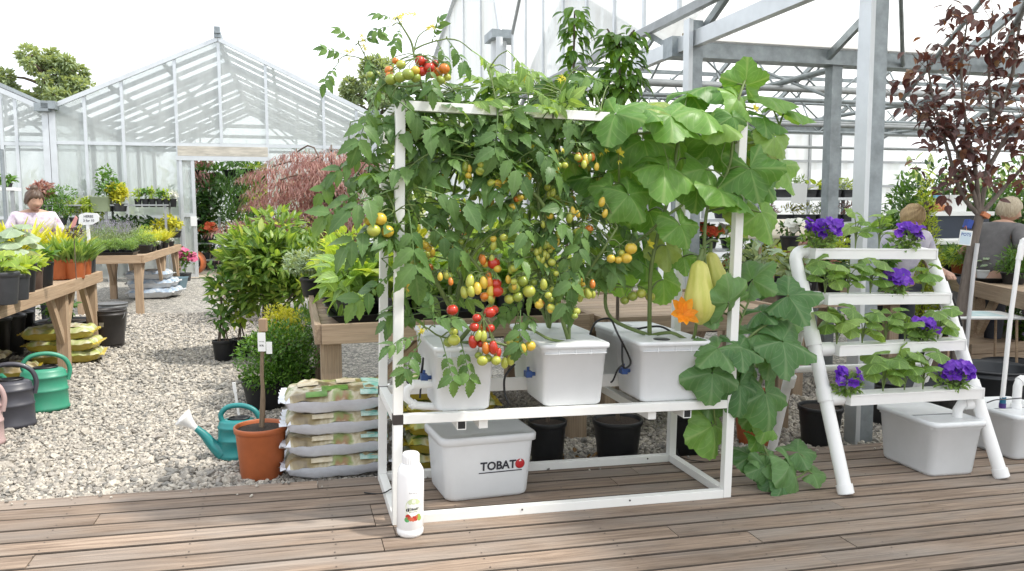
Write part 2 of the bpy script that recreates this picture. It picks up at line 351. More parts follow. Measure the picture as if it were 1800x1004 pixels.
def stones(n, s0, s1, t0, t1, big):
    s = rng.uniform(s0, s1, n); t = t0+(t1-t0)*rng.uniform(0, 1, n)**1.25
    sz = rng.uniform(.55, 1.25, n)*big
    p = np.stack([s, t, np.zeros(n)], 1) @ np.array(MS.to_3x3()).T
    p[:, 2] = -.03-.02*p[:, 0]+sz*rng.uniform(.1, .55, n)
    Rm = rotm(n); scl = np.stack([sz*rng.uniform(.8, 1.35, n), sz*rng.uniform(.6, 1, n), sz*rng.uniform(.42, .75, n)], 1)
    for k in range(4):
        sel = np.arange(n) % 4 == k
        v = iv*rng.uniform(.72, 1.18, (12, 1))
        M4 = np.zeros((sel.sum(), 4, 4)); M4[:, :3, :3] = Rm[sel]*scl[sel][:, None, :]; M4[:, :3, 3] = p[sel]; M4[:, 3, 3] = 1
        m.inst((v, iface, np.zeros((12, 2))), M4, 0, False)
_v0 = 4.16                                                          # t of the deck's back edge (site frame)
stones(42000, -3.6, 2.0, _v0, 7.0, .0158); stones(12000, 2.0, 5.2, _v0, 6.6, .018); stones(21000, -3.9, .3, 6.8, 12.5, .021)
stones(2600, -3.6, 5, _v0+.02, _v0+1.1, .026); stones(500, -3.6, 5, _v0+.02, _v0+2.5, .034)
for _ in range(70):                                                 # a few chips kicked onto the boards
    p = MD @ Vector((random.uniform(-3.2, 3.6), .725-abs(random.gauss(0, .09)), .006)); s_ = random.uniform(.006, .014)
    m.inst((iv*rng.uniform(.75, 1.2, (12, 1)), iface, np.zeros((12, 2))), [Matrix.Translation(p) @ Euler((random.random(), random.random(), random.uniform(0, 6))).to_matrix().to_4x4() @ Matrix.Diagonal((s_, s_*.8, s_*.6, 1))], 0, False)
sm = bpy.data.materials.new('limestone_chips'); sm.use_nodes = True; nt = sm.node_tree; L = nt.links.new; p = nt.nodes['Principled BSDF']
g = nd(nt, 'ShaderNodeNewGeometry'); cr = nd(nt, 'ShaderNodeValToRGB'); L(g.outputs['Random Per Island'], cr.inputs[0]); e = cr.color_ramp.elements
e[0].color = (.20,.195,.18,1); e[1].color = (.54,.50,.43,1); q = e.new(.3); q.color = (.33,.305,.27,1); q = e.new(.65); q.color = (.42,.385,.33,1)
tc = nd(nt, 'ShaderNodeTexCoord'); ns = nd(nt, 'ShaderNodeTexNoise', i_Scale=70.0, i_Detail=4.0); L(tc.outputs['Object'], ns.inputs['Vector'])
hv = nd(nt, 'ShaderNodeHueSaturation'); mr = nd(nt, 'ShaderNodeMapRange', n1=.3, n2=.7, n3=.75, n4=1.2); L(ns.outputs[0], mr.inputs[0]); L(mr.outputs[0], hv.inputs['Value']); L(cr.outputs[0], hv.inputs['Color'])
L(hv.outputs[0], p.inputs['Base Color']); p.inputs['Roughness'].default_value = .88
tag(m.build('gravel', sm), kind='stuff')

# ================================================================== deck
M_deck = woodmat('deck_boards', (.36,.275,.21), (.15,.108,.08), axis=0, rough=.78, gscale=1.0, island=.17, c3=(.27,.235,.205), bump=.7)
m = MB(); pitch = .1465; v = .725; row = 0
while v > -4.6:
    u = -7.5+random.uniform(-2, 0); cuts = []
    forced = {4: -.1, 5: -.02, 6: -.09, 8: 1.62, 9: 2.02, 11: -.5}.get(row)
    while u < 10:
        l = random.uniform(2.4, 4.2); cuts.append(u); u += l
    if forced is not None: cuts = sorted([c for c in cuts if abs(c-forced) > .9]+[forced])
    cuts.append(10.5)
    for a, b in zip(cuts[:-1], cuts[1:]):
        dz = random.uniform(-.0018, .0012); wv = random.uniform(-.0015, .0015)
        x0, x1, y1, y0 = a+.002, b-.002, v-.0055+wv, v-pitch+.0055
        c = .004
        pr = [(y0, -.045), (y0, -c), (y0+c, 0), (y1-c, 0), (y1, -c), (y1, -.045)]
        m.add([(x, y, h+dz) for x in (x0, x1) for y, h in pr], [(i, i+6, (i+1) % 6+6, (i+1) % 6) for i in (2,5)]+[(0,1,2,3,4,5),(11,10,9,8,7,6)]); m.add([(x, y, h+dz) for x in (x0, x1) for y, h in pr], [(i, i+6, (i+1) % 6+6, (i+1) % 6) for i in (0,1,3,4)], 3)  # long edges darkened: grime plus the gap's shade put into the colour
    for jx in np.arange(-3.4, 6, .62):
        for yy in (v-.03, v-pitch+.03):
            xx = jx+random.uniform(-.006, .006)
            m.add([(xx+.0042*math.cos(k*PI/3), yy+.0042*math.sin(k*PI/3), .0017) for k in range(6)], [(0,1,2,3,4,5)], 1)
    v -= pitch; row += 1
m.box((-9.5, -4.7, -.16), (10.4, .70, -.11), 2)  # near-black slab below the boards, the gaps' shade put into its colour
tag(m.build('deck', [M_deck, mat('rusty_screw', (.05,.04,.035), .6), mat('under_deck_shade', (.012,.01,.008), .95), mat('grimy_shaded_edge', (.075,.057,.044), .9, noise=.4, nscale=15)], M=MD), kind='structure')

# ================================================================== the white hydroponic frame
W, DP, HM, HT = 1.767, .643, .5124, 2.0; q = .0225
fr = thing('hydroponic_frame', 'tall white square-tube metal frame standing on the deck, tomato and squash plants growing through it', 'frame', D(0, 0))
def fpart(name, a, b, mat_=M_white):
    mb = MB().box(a, b); return mb.build(name, mat_, fr, bevel=.002)
for u in (0, W):
    for vv in (0, DP): fpart('post', (u-q, vv-q, .001), (u+q, vv+q, HT))
for h in (.0225, HM, HT-.0225):
    for vv in (0, DP): fpart('rail', (q+.001, vv-q+.001, h-q), (W-q-.001, vv+q-.001, h+q-.001))
    for u in (0, W): fpart('rail', (u-q+.001, q+.001, h-q), (u+q-.001, DP-q-.001, h+q-.001))
for u in (.31, .42, 1.32, 1.52):
    fpart('cross_rail', (u-q, -.0, HM-.068), (u+q, DP, HM-q-.001))
for u in (.31, 1.52):                                               # open tube ends below the front rail, a black plate painting their inner shade
    mb = MB()
    for a, b in (((-q,-.004,0),(-q+.004,0,.045)),((q-.004,-.004,0),(q,0,.045)),((-q+.004,-.004,0),(q-.004,0,.004)),((-q+.004,-.004,.041),(q-.004,0,.045))): mb.box(a, b)
    o = mb.box((-q+.004,-.0015,.004),(q-.004,-.0005,.041), 1).build('tube_end', [M_white, M_black], fr, M=T(u, 0, HM-.0685))
for (u, vv) in ((0, 0), (0, DP)):
    MB().box((-q-.002, -q-.002, HM-q-.002), (q+.002, q+.002, HM+q+.002)).build('corner_joint', mat('brown_joint', (.03,.024,.022), .5), fr, M=T(u, vv, 0), bevel=.002)
MB().box((-.0245, -.0245, HT-.002), (.0245, .0245, HT+.004)).build('end_cap', M_white, fr, bevel=.002)
mb = MB().box((q, .37, HM+.03), (W-q, .385, HM+.10)).build('support_channel', M_white, fr, bevel=.002)
for u, vv, h in ((.12,-q-.001,.02),(.62,-q-.001,.028),(1.2,-q-.001,.03),(1.6,DP-q-.002,.03)):
    MB().lathe([(0,.0),(.005,.0),(.005,.002),(0,.002)], 8).build('screw', mat('rusty_screw', (0,0,0)), fr, M=T(u, vv, h) @ Matrix.Rotation(PI/2, 4, 'X'))
mb = MB().beam((.73,-q-.003,HT-.046),(.73,-q-.003,HT+.002),.004,.004).build('wire_tie', M_hose, fr)

# ---------------------------------------------------------------- grow bins
def tub_rings(hx, hy, H, taper=.88, r=.03):
    R_ = []
    for z, k in ((0,taper*.93),(.008,taper*.985),(.02,taper)): R_.append(rrect(hx*k, hy*k, r, z))
    R_.append(rrect(hx*.965, hy*.965, r, H-.045)); R_.append(rrect(hx*.99, hy*.99, r, H-.043)); R_.append(rrect(hx*.99, hy*.99, r, H-.002))
    return R_
def make_bin(hx, hy, H, holes=((0, 0, .045),)):
    t = thing('grow_bin', 'x', 'planter', Matrix())
    MB().loft(tub_rings(hx, hy, H)).build('tub', M_bin, t)
    # lid: rim, inset step, then down to a round hole
    rm = MB(); n = 24
    rings = [rrect(hx*1.0, hy*1.0, .03, H-.022), rrect(hx*1.045, hy*1.045, .032, H-.02), rrect(hx*1.05, hy*1.05, .034, H-.004), rrect(hx*1.03, hy*1.03, .034, H+.003),
             rrect(hx*.97, hy*.97, .03, H+.002), rrect(hx*.93, hy*.93, .03, H-.006)]
    (cx, cy, cr_) = holes[0]
    def circ(r, z): # same vertex order as rrect
        out = []
        for pt in rings[0]:
            a = math.atan2(pt.y, pt.x); out.append(Vector((cx+math.cos(a)*r, cy+math.sin(a)*r, z)))
        return out
    rings += [circ(cr_*1.9, H-.005), circ(cr_*1.15, H-.004), circ(cr_*1.1, H+.002), circ(cr_, H+.002), circ(cr_*.97, H-.03)]
    rm.loft(rings, caps=(False, False)); lid = rm.build('lid', M_bin, t)
    MB().lathe([(0, H-.02), (cr_*.97, H-.022)], 16, M=T(cx, cy, 0)).build('growing_medium', M_soil, lid)
    h2 = MB()
    for (x, y, r) in holes[1:]:
        h2.lathe([(r, H-.003), (r*.98, H+.0015), (0, H+.0005)], 16, M=T(x, y, 0), mat=0)
        h2.build('spare_hole', M_black, lid)
    rb = MB()
    for sx in (-.5, .0, .45): rb.box((sx*hx-.002, -hy*.99-.004, H-.052), (sx*hx+.002, -hy*.975, H-.024))
    rb.box((-hx*.93, -hy*.99-.006, H-.047), (hx*.93, -hy*.97, H-.044)); rb.build('rib', M_bin, t)
    return t
HB = .335; zb = HM+.024
bin_spec = [  # u, v, halfwidth, label
 (.322, .165, .15, 'left front white bin on the rail, with red and green tomatoes hanging over it', True),
 (.885, .165, .177, 'middle front white bin on the rail, single round hole with a thick stem', True),
 (1.432, .165, .198, 'right front white bin on the rail, beside the orange squash flower', True),
 (.36, .56, .17, 'white bin in the back row behind the left front bin', False),
 (.93, .56, .18, 'white bin in the back row showing between the middle and right front bins', False),
 (1.45, .56, .18, 'white bin in the back row behind the right front bin', False)]
BINS = []
for (u, vv, hx, lab, front) in bin_spec:
    t = make_bin(hx, .182, HB-.02 if front else HB-.02, holes=((.02, .0, .04),) if u < 1.3 else ((-.02, .07, .04), (-.03, -.075, .045)))
    t['label'] = lab; t['group'] = 'white hydroponic grow bins on the frame'; t.matrix_world = D(u, vv, zb if front else zb); BINS.append(t)
    # blue valve and its pipe stub
    if front:
        mb = MB(); x0 = -hx*.93
        mb.tube([(x0-.045,-.02,.14),(x0+.01,-.02,.14)], .011, 8); mb.box((x0-.052,-.045,.125),(x0-.018,.005,.158))
        mb.tube([(x0-.035,-.02,.158),(x0-.035,-.02,.178)], .008, 8); mb.build('valve', M_blue, t, bevel=.003)
# PVC return pipe at the left bin
pv = [dk(775,716,.1), dk(728,712,.1), dk(714,700,.1), dk(716,684,.1), dk(728,676,.1), dk(760,676,.12)]
mb = MB().tube(pv, .019, 12)
for i in (1, 4): mb.tube([pv[i]+(pv[i+1]-pv[i])*-.1, pv[i]+(pv[i+1]-pv[i])*.3], .024, 12)
o = mb.build('return_pipe', M_pvc, M=MD); tag(o, 'white plastic elbow pipe bending out of the left front bin', 'pipe')
def hose(name, label, pts, r, m_=M_hose, cat='hose', v=None):
    P = []
    for i in range(len(pts)-1):
        p0 = pts[max(i-1, 0)]; p1 = pts[i]; p2 = pts[i+1]; p3 = pts[min(i+2, len(pts)-1)]
        for k in range(6):
            s = k/6; P.append(.5*((2*p1)+(p2-p0)*s+(2*p0-5*p1+4*p2-p3)*s*s+(3*p1-p0-3*p2+p3)*s**3))
    P.append(pts[-1])
    o = MB().tube(P, r, 7).build(name, m_, M=MD); return tag(o, label, cat)
hose('irrigation_hose', 'black irrigation hose arching between the middle and right front bins', [dk(1036,590,.3),dk(1048,566,.22),dk(1072,561,.16),dk(1085,585,.1),dk(1105,625,.1),dk(1108,640,.1),dk(1098,647,.1),dk(1094,632,.1),dk(1094,600,.12)], .0055)
hose('irrigation_hose', 'short black hose hanging from the blue valve to the rail beside the right front bin', [dk(1096,640,.1),dk(1086,650,.1),dk(1078,668,.12),dk(1074,672,.14)], .005)
hose('irrigation_hose', 'black hose lying across the lid of the right front bin', [dk(1120,578,.3),dk(1160,574,.28),dk(1190,590,.2),dk(1215,602,.12),dk(1235,606,.08)], .006)
hose('irrigation_hose', 'black twin hose standing beside the blue valve between left and middle front bins', [dk(905,640,.12),dk(888,662,.12),dk(887,690,.12),dk(893,712,.12),dk(880,722,.3)], .006)
hose('irrigation_hose', 'looped black hose behind the left front post', [dk(738,640,.25),dk(718,650,.3),dk(716,672,.3),dk(732,672,.25),dk(740,655,.2),dk(744,630,.2),dk(738,700,.2)], .005)
hose('cable', 'thin black cable crossing the bottom left rail onto the deck', [dk(640,866,h=.006),dk(660,868,h=.006),dk(676,866,h=.05),dk(692,858,h=.05),dk(720,853,h=.006)], .0035, cat='cable')
hose('cable', 'thin black cable curling on the deck by the right rear post', [dk(1190,785,h=.006),dk(1193,800,h=.006),dk(1210,808,h=.006),dk(1240,812,h=.006)], .003, cat='cable')

# ---------------------------------------------------------------- TOBATO reservoir
def text_mesh(body, size, name, m_, parent, M, bold=.0, ext=.0008, align='CENTER', sx=1):
    cu = bpy.data.curves.new(name, 'FONT'); cu.body = body; cu.size = size; cu.offset = bold; cu.extrude = ext; cu.align_x = align; cu.resolution_u = 3
    o = bpy.data.objects.new(name, cu); COL.objects.link(o)
    bpy.context.view_layer.update()
    me = bpy.data.meshes.new_from_object(o.evaluated_get(bpy.context.evaluated_depsgraph_get()))
    bpy.data.objects.remove(o); me.materials.clear(); me.materials.append(m_); me.name = name
    o = bpy.data.objects.new(name, me); COL.objects.link(o); o.parent = parent
    o.matrix_local = M @ Matrix.Diagonal((sx, 1, 1, 1)); return o
FACE = Matrix.Rotation(PI/2, 4, 'X')                                # text facing -y
tb = thing('reservoir_tank', 'white lidded plastic tank lettered TOBATO on the deck under the frame', 'tank', D(.495, .40, 0, .09))
hx, hy, H = .255, .185, .345
rg = [rrect(hx*k, hy*k, .045, z) for z, k in ((.001,.83),(.008,.875),(.02,.895))]+[rrect(hx*.985, hy*.985, .05, H-.05), rrect(hx*.985, hy*.985, .05, H-.03)]
MB().loft(rg, caps=(True, True)).build('tub', M_bin, tb)
MB().loft([rrect(hx*1.0,hy*1.0,.05,H-.045), rrect(hx*1.045,hy*1.045,.05,H-.043), rrect(hx*1.05,hy*1.05,.05,H-.012), rrect(hx*1.03,hy*1.03,.05,H-.004), rrect(hx*.98,hy*.98,.05,H-.002), rrect(hx*.95,hy*.95,.05,H-.009), rrect(hx*.5,hy*.5,.05,H-.008)]).build('lid', M_bin, tb)
sl_ = math.atan2(hy*.09, H-.07)
LM = T(.02, -hy*.945-.001, .158) @ Matrix.Rotation(sl_*.95, 4, 'X') @ FACE
lg = text_mesh('TOBAT', .062, 'logo_lettering', mat('ink', (0,0,0)), tb, LM @ T(.028, 0, 0.001), bold=.0016, sx=.98)
MB().box((-.078,-.017,0),(.162,-.012,.0012)).build('logo_underline', mat('ink', (0,0,0)), tb, M=LM)
ap = MB().lathe([(0,.004),(.018,.0035),(.026,.001),(.0265,-.002)], 20, M=T(.150, .020, .001)); ap.add([(.150,.05,.006),(.141,.035,.006),(.155,.036,.006)], [(0,1,2)], 1)
ap.build('logo_tomato', [mat('logo_red', (.42,.015,.02), .4), M_paper], tb, M=LM)

# ---------------------------------------------------------------- nutrient bottle
bt = thing('nutrient_bottle', 'white plastic bottle with a vegetable picture label standing in front of the left front post', 'bottle', D(.045, -.135, 0, .15))
r = .062
MB().lathe([(0,.002),(r*.9,.001),(r,.012),(r,.03),(r*.965,.034),(r*.965,.04),(r,.044),(r,.268),(r*.985,.275),(r*.99,.29),(r*.93,.312),(r*.72,.334),(r*.5,.343),(r*.47,.35)], 40).build('body', mat('white_bottle', (.82,.82,.82), .25), bt)
cap = MB(); 
cap.lathe([(r*.6,.338),(r*.62,.34),(r*.6,.383),(r*.54,.388),(0,.389)], 40); 
for k in range(28):
    a = 2*PI*k/28; cap.beam((math.cos(a)*r*.62, math.sin(a)*r*.62, .342), (math.cos(a)*r*.61, math.sin(a)*r*.61, .38), .004, .003)
cap.build('cap', mat('white_bottle', (0,0,0)), bt)
def wrap(mb, x0, x1, z0, z1, rr, mat_, n=10, cut=None):
    mb.sheet(lambda i, j: (math.sin((x0+(x1-x0)*i)/r)*rr, -math.cos((x0+(x1-x0)*i)/r)*rr, z0+(z1-z0)*j), n, 1, mat_)
def disc(mb, cx, cz, rad, rr, mat_, sq=1, n=18):
    pts = [(cx+math.cos(2*PI*k/n)*rad, cz+math.sin(2*PI*k/n)*rad*sq) for k in range(n)]
    w3 = lambda x, z: (math.sin(x/r)*rr, -math.cos(x/r)*rr, z)
    mb.add([w3(cx, cz)]+[w3(*p_) for p_ in pts], [(0, k+1, (k+1) % n+1) for k in range(n)], mat_)
lb = MB(); wrap(lb, -.04, .034, .082, .150, r+.0004, 0); disc(lb, -.003, .152, .037, r+.0006, 1)
cols = [(.72,.74,.62),(.55,.62,.38),(.78,.79,.76),(.45,.03,.02),(.30,.42,.08),(.10,.35,.12),(.55,.12,.06),(.03,.02,.02)]
lm = [mat('label_colour_%d' % i, c, .4) for i, c in enumerate(cols)]
for (x, z, a, k) in ((-.028,.104,.012,3),(-.033,.09,.012,5),(-.016,.093,.01,6),(-.004,.090,.009,6),(.008,.092,.009,3),(.020,.102,.012,4),(.027,.092,.011,4),(-.030,.135,.008,7),(.0,.101,.008,3),(.012,.103,.009,6),(.016,.17,.01,1),(-.02,.17,.009,1),(-.002,.176,.01,0)):
    disc(lb, x, z, a, r+.0008, k)
disc(lb, -.004, .134, .028, r+.0011, 2)
lb.build('label', lm, bt)
def wraptext(body, size, x, z, nm, bold=.0):
    o = text_mesh(body, size, nm, M_ink, bt, Matrix(), bold=bold, ext=0)
    co = np.zeros(len(o.data.vertices)*3); o.data.vertices.foreach_get('co', co); co = co.reshape(-1, 3)
    a = (x+co[:, 0])/r; rr = r+.0016
    o.data.vertices.foreach_set('co', np.stack([np.sin(a)*rr, -np.cos(a)*rr, z+co[:, 1]], 1).ravel()); o.data.update()
wraptext('TOBAET', .0135, -.004, .135, 'label_name', .0005); wraptext('Nährstoffdünger', .006, -.004, .125, 'label_line'); wraptext('Blue nutrient', .0075, -.004, .212, 'label_top_line')

# ---------------------------------------------------------------- PVC ladder planter
ld = thing('ladder_planter', 'white PVC pipe A-frame ladder holding four planted troughs on the deck', 'planter', D(2.44, -.12))
o_ = Vector((2.44, -.12, 0)); LF = Vector((2.44,-.12,.002)); RF = Vector((3.56,-.07,.002)); LT = dk(1394,437,.40); RT = dk(1634,441,.40)
rp = .037
def lp(name, mb, m_=M_pvc): return mb.build(name, m_, ld, M=Matrix.Translation(-o_))
for A, B, sg in ((LF, LT, 1), (RF, RT, -1)):
    d = (B-A); top = A+d*.97
    el = [top+d*.03+Vector((sg*.075*math.sin(a), 0, -.075*(1-math.cos(a))*0))+Vector((sg*.02, 0, 0))*0 for a in (0,)]
    P = [A, A+d*.94]
    for k in range(1, 6):
        a = PI/2*k/5; P.append(A+d*.94+d.normalized()*.07*math.sin(a)+Vector((sg*.07*(1-math.cos(a)), 0, 0)))
    P.append(P[-1]+Vector((sg*.02, 0, 0)))
    lp('side_pipe', MB().tube(P, rp, 18))
    for f, w_ in ((.003, .05), (.36, .075), (.585, .085), (.79, .085), (.985, .05)):
        if f < .9: lp('coupling', MB().tube([A+d*f, A+d*f+d.normalized()*w_], rp*1.2, 18))
TRO = []
for i, (pl, pr_) in enumerate((((1402,445),(1632,446)), ((1424,525),(1656,523)), ((1443,614),(1681,603)), ((1462,700),(1712,687)))):
    ya = pl[1]
    # v of the pipe at that height
    best = min((abs((LF+(LT-LF)*f).z-dk(*pl, v=(LF+(LT-LF)*f).y).z), f) for f in np.linspace(.2, 1, 161))[1]
    vv = (LF+(LT-LF)*best).y-.012
    a = dk(*pl, v=vv); b = dk(*pr_, v=vv+.02); a.x += .02
    mb = MB(); ht, wd = .062, .105; ax = (b-a).normalized()
    prof_ = [(-wd/2-.004, ht/2), (-wd/2-.004, ht/2-.008), (-wd/2, ht/2-.010), (-wd/2, -ht/2), (wd/2, -ht/2), (wd/2, ht/2-.01), (wd/2+.004, ht/2-.008), (wd/2+.004, ht/2), (wd/2-.006, ht/2), (wd/2-.006, -ht/2+.015), (-wd/2+.006, -ht/2+.015), (-wd/2+.006, ht/2)]
    prof = [(-wd/2-.004, ht/2), (-wd/2-.004, ht/2-.008), (-wd/2, ht/2-.010), (-wd/2, -ht/2), (wd/2, -ht/2), (wd/2, ht/2-.01), (wd/2+.004, ht/2-.008), (wd/2+.004, ht/2)]
    L0 = [a+Vector((.05, y-.02, z)) for y, z in prof]; L1 = [b+Vector((0, y-.02, z)) for y, z in prof]
    n = len(prof); mb.add(L0+L1, [(k, (k+1) % n, n+(k+1) % n, n+k) for k in range(n)]); 
    for LL in (L0, L1): mb.add(LL, [(0,1,2,3,4,5,6,7)])
    tr = lp('trough', mb); TRO.append((a+Vector((.05,-.02,ht/2)), b+Vector((0,-.02,ht/2))))
    MB().box((-.004,-wd/2-.006,-ht/2-.003),(.004,wd/2+.006,ht/2+.003)).build('end_cap', M_pvc, tr, M=Matrix.Translation(b-Vector((0,.02,0))-Vector((.004,0,0))), bevel=.002)
    pp = LF+(LT-LF)*best
    if i: lp('tee_fitting', MB().tube([pp, Vector((a.x+.055, a.y, a.z))], rp*.95, 16).tube([pp+Vector((.03,0,0)), Vector((a.x+.045, a.y, a.z))], rp*1.12, 16))
    0 and MB().box((.06,-wd/2+.012,ht/2-.012),((b-a).x-.02,wd/2-.012,ht/2-.008)).build('soil', M_soil, tr, M=Matrix.Translation(a-Vector((0,.02,0))))
for A, top in ((Vector((2.53,.72,.002)), LF+(LT-LF)*.72), (Vector((3.55,.75,.002)), RF+(RT-RF)*.72)):
    lp('rear_leg', MB().tube([A, top+Vector((0,.03,0))], rp*.8, 14)); lp('coupling', MB().tube([A+(top-A)*.5, A+(top-A)*.57], rp*.95, 14))
a = dk(1385,664,.3); lp('cross_pipe', MB().tube([Vector((2.47,.52,a.z)), Vector((3.53,.52,a.z))], .022, 12))
lp('feed_tube', MB().tube([dk(1640,470,.36), dk(1668,500,.36), dk(1690,570,.36), dk(1700,640,.36)], .006, 6), M_hose)

def tank(M, hx, hy, H, label):
    t = thing('reservoir_tank', label, 'tank', M)
    rg = [rrect(hx*k, hy*k, .04, z) for z, k in ((.001,.80),(.01,.85),(.022,.865))]+[rrect(hx*.97, hy*.97, .045, H-.05), rrect(hx, hy, .045, H-.045), rrect(hx, hy, .045, H-.03)]
    MB().loft(rg).build('tub', M_bin, t)
    MB().loft([rrect(hx*1.02,hy*1.02,.05,H-.032), rrect(hx*1.06,hy*1.06,.05,H-.03), rrect(hx*1.06,hy*1.06,.05,H-.008), rrect(hx*1.03,hy*1.03,.05,H), rrect(hx*.95,hy*.95,.05,H), rrect(hx*.9,hy*.9,.05,H-.006), rrect(hx*.4,hy*.4,.03,H-.005)]).build('lid', M_bin, t)
    MB().box((-hx*.93,-hy*.2,H-.0055),(hx*.93,-hy*.2+.006,H-.001)).build('lid_split', mat('shadow_gap', (.25,.26,.27), .6), t)
    return t
t1 = tank(D(3.30, .235, 0, -.03), .185, .245, .335, 'white lidded plastic tank on the deck under the ladder planter')
P = [Vector((.09,-.12,.33)), Vector((.09,-.12,.375)), Vector((.105,-.122,.40)), Vector((.13,-.125,.41)), Vector((.22,-.14,.41))]
MB().tube(P, .028, 16).tube(P[-2:], .033, 16).build('inlet_elbow', M_pvc, t1)
t2 = tank(D(4.13, .40, 0, -.03), .22, .245, .30, 'white plastic tank at the right edge of the deck carrying a tall pipe')
P = [Vector((-.03,-.05,.295)), Vector((-.03,-.05,.44)), Vector((-.02,-.05,.47)), Vector((.01,-.05,.485)), Vector((.3,-.05,.485))]
MB().tube(P, .027, 16).tube([P[0],P[0]+Vector((0,0,.03))], .034, 16).tube(P[2:4], .033, 16).build('pipe_elbow', M_pvc, t2)
pb = dk(1762,714,.30); st = thing('standpipe', 'bent thin white standpipe with blue connector rising at the right edge', 'pipe', MD @ Matrix.Translation(pb))
ps = [dk(1762,700,.3), dk(1768,640,.3), dk(1776,560,.3), dk(1786,490,.3), dk(1794,432,.3), dk(1799,422,.3), dk(1830,420,.3)]
MB().tube([p_-pb for p_ in ps], .0145, 12).build('pipe', M_pvc, st); MB().tube([ps[3]-pb+Vector((.012,0,.12)), ps[5]-pb], .02, 12).build('pipe_elbow', M_pvc, st)
cn = MB().tube([Vector((0,0,-.012)), Vector((0,0,.02))], .021, 12, 0); cn.tube([Vector((0,0,.02)), Vector((0,0,.06))], .019, 12, 1); cn.build('connector', [mat('violet_plastic', (.05,.02,.16), .4), mat('teal_connector', (.01,.13,.22), .4)], st)
hose('cable', 'black cable lying on the lid of the right edge tank', [dk(1735,708,.22),dk(1750,703,.22),dk(1768,702,.25),dk(1795,700,.3)], .004, cat='cable')
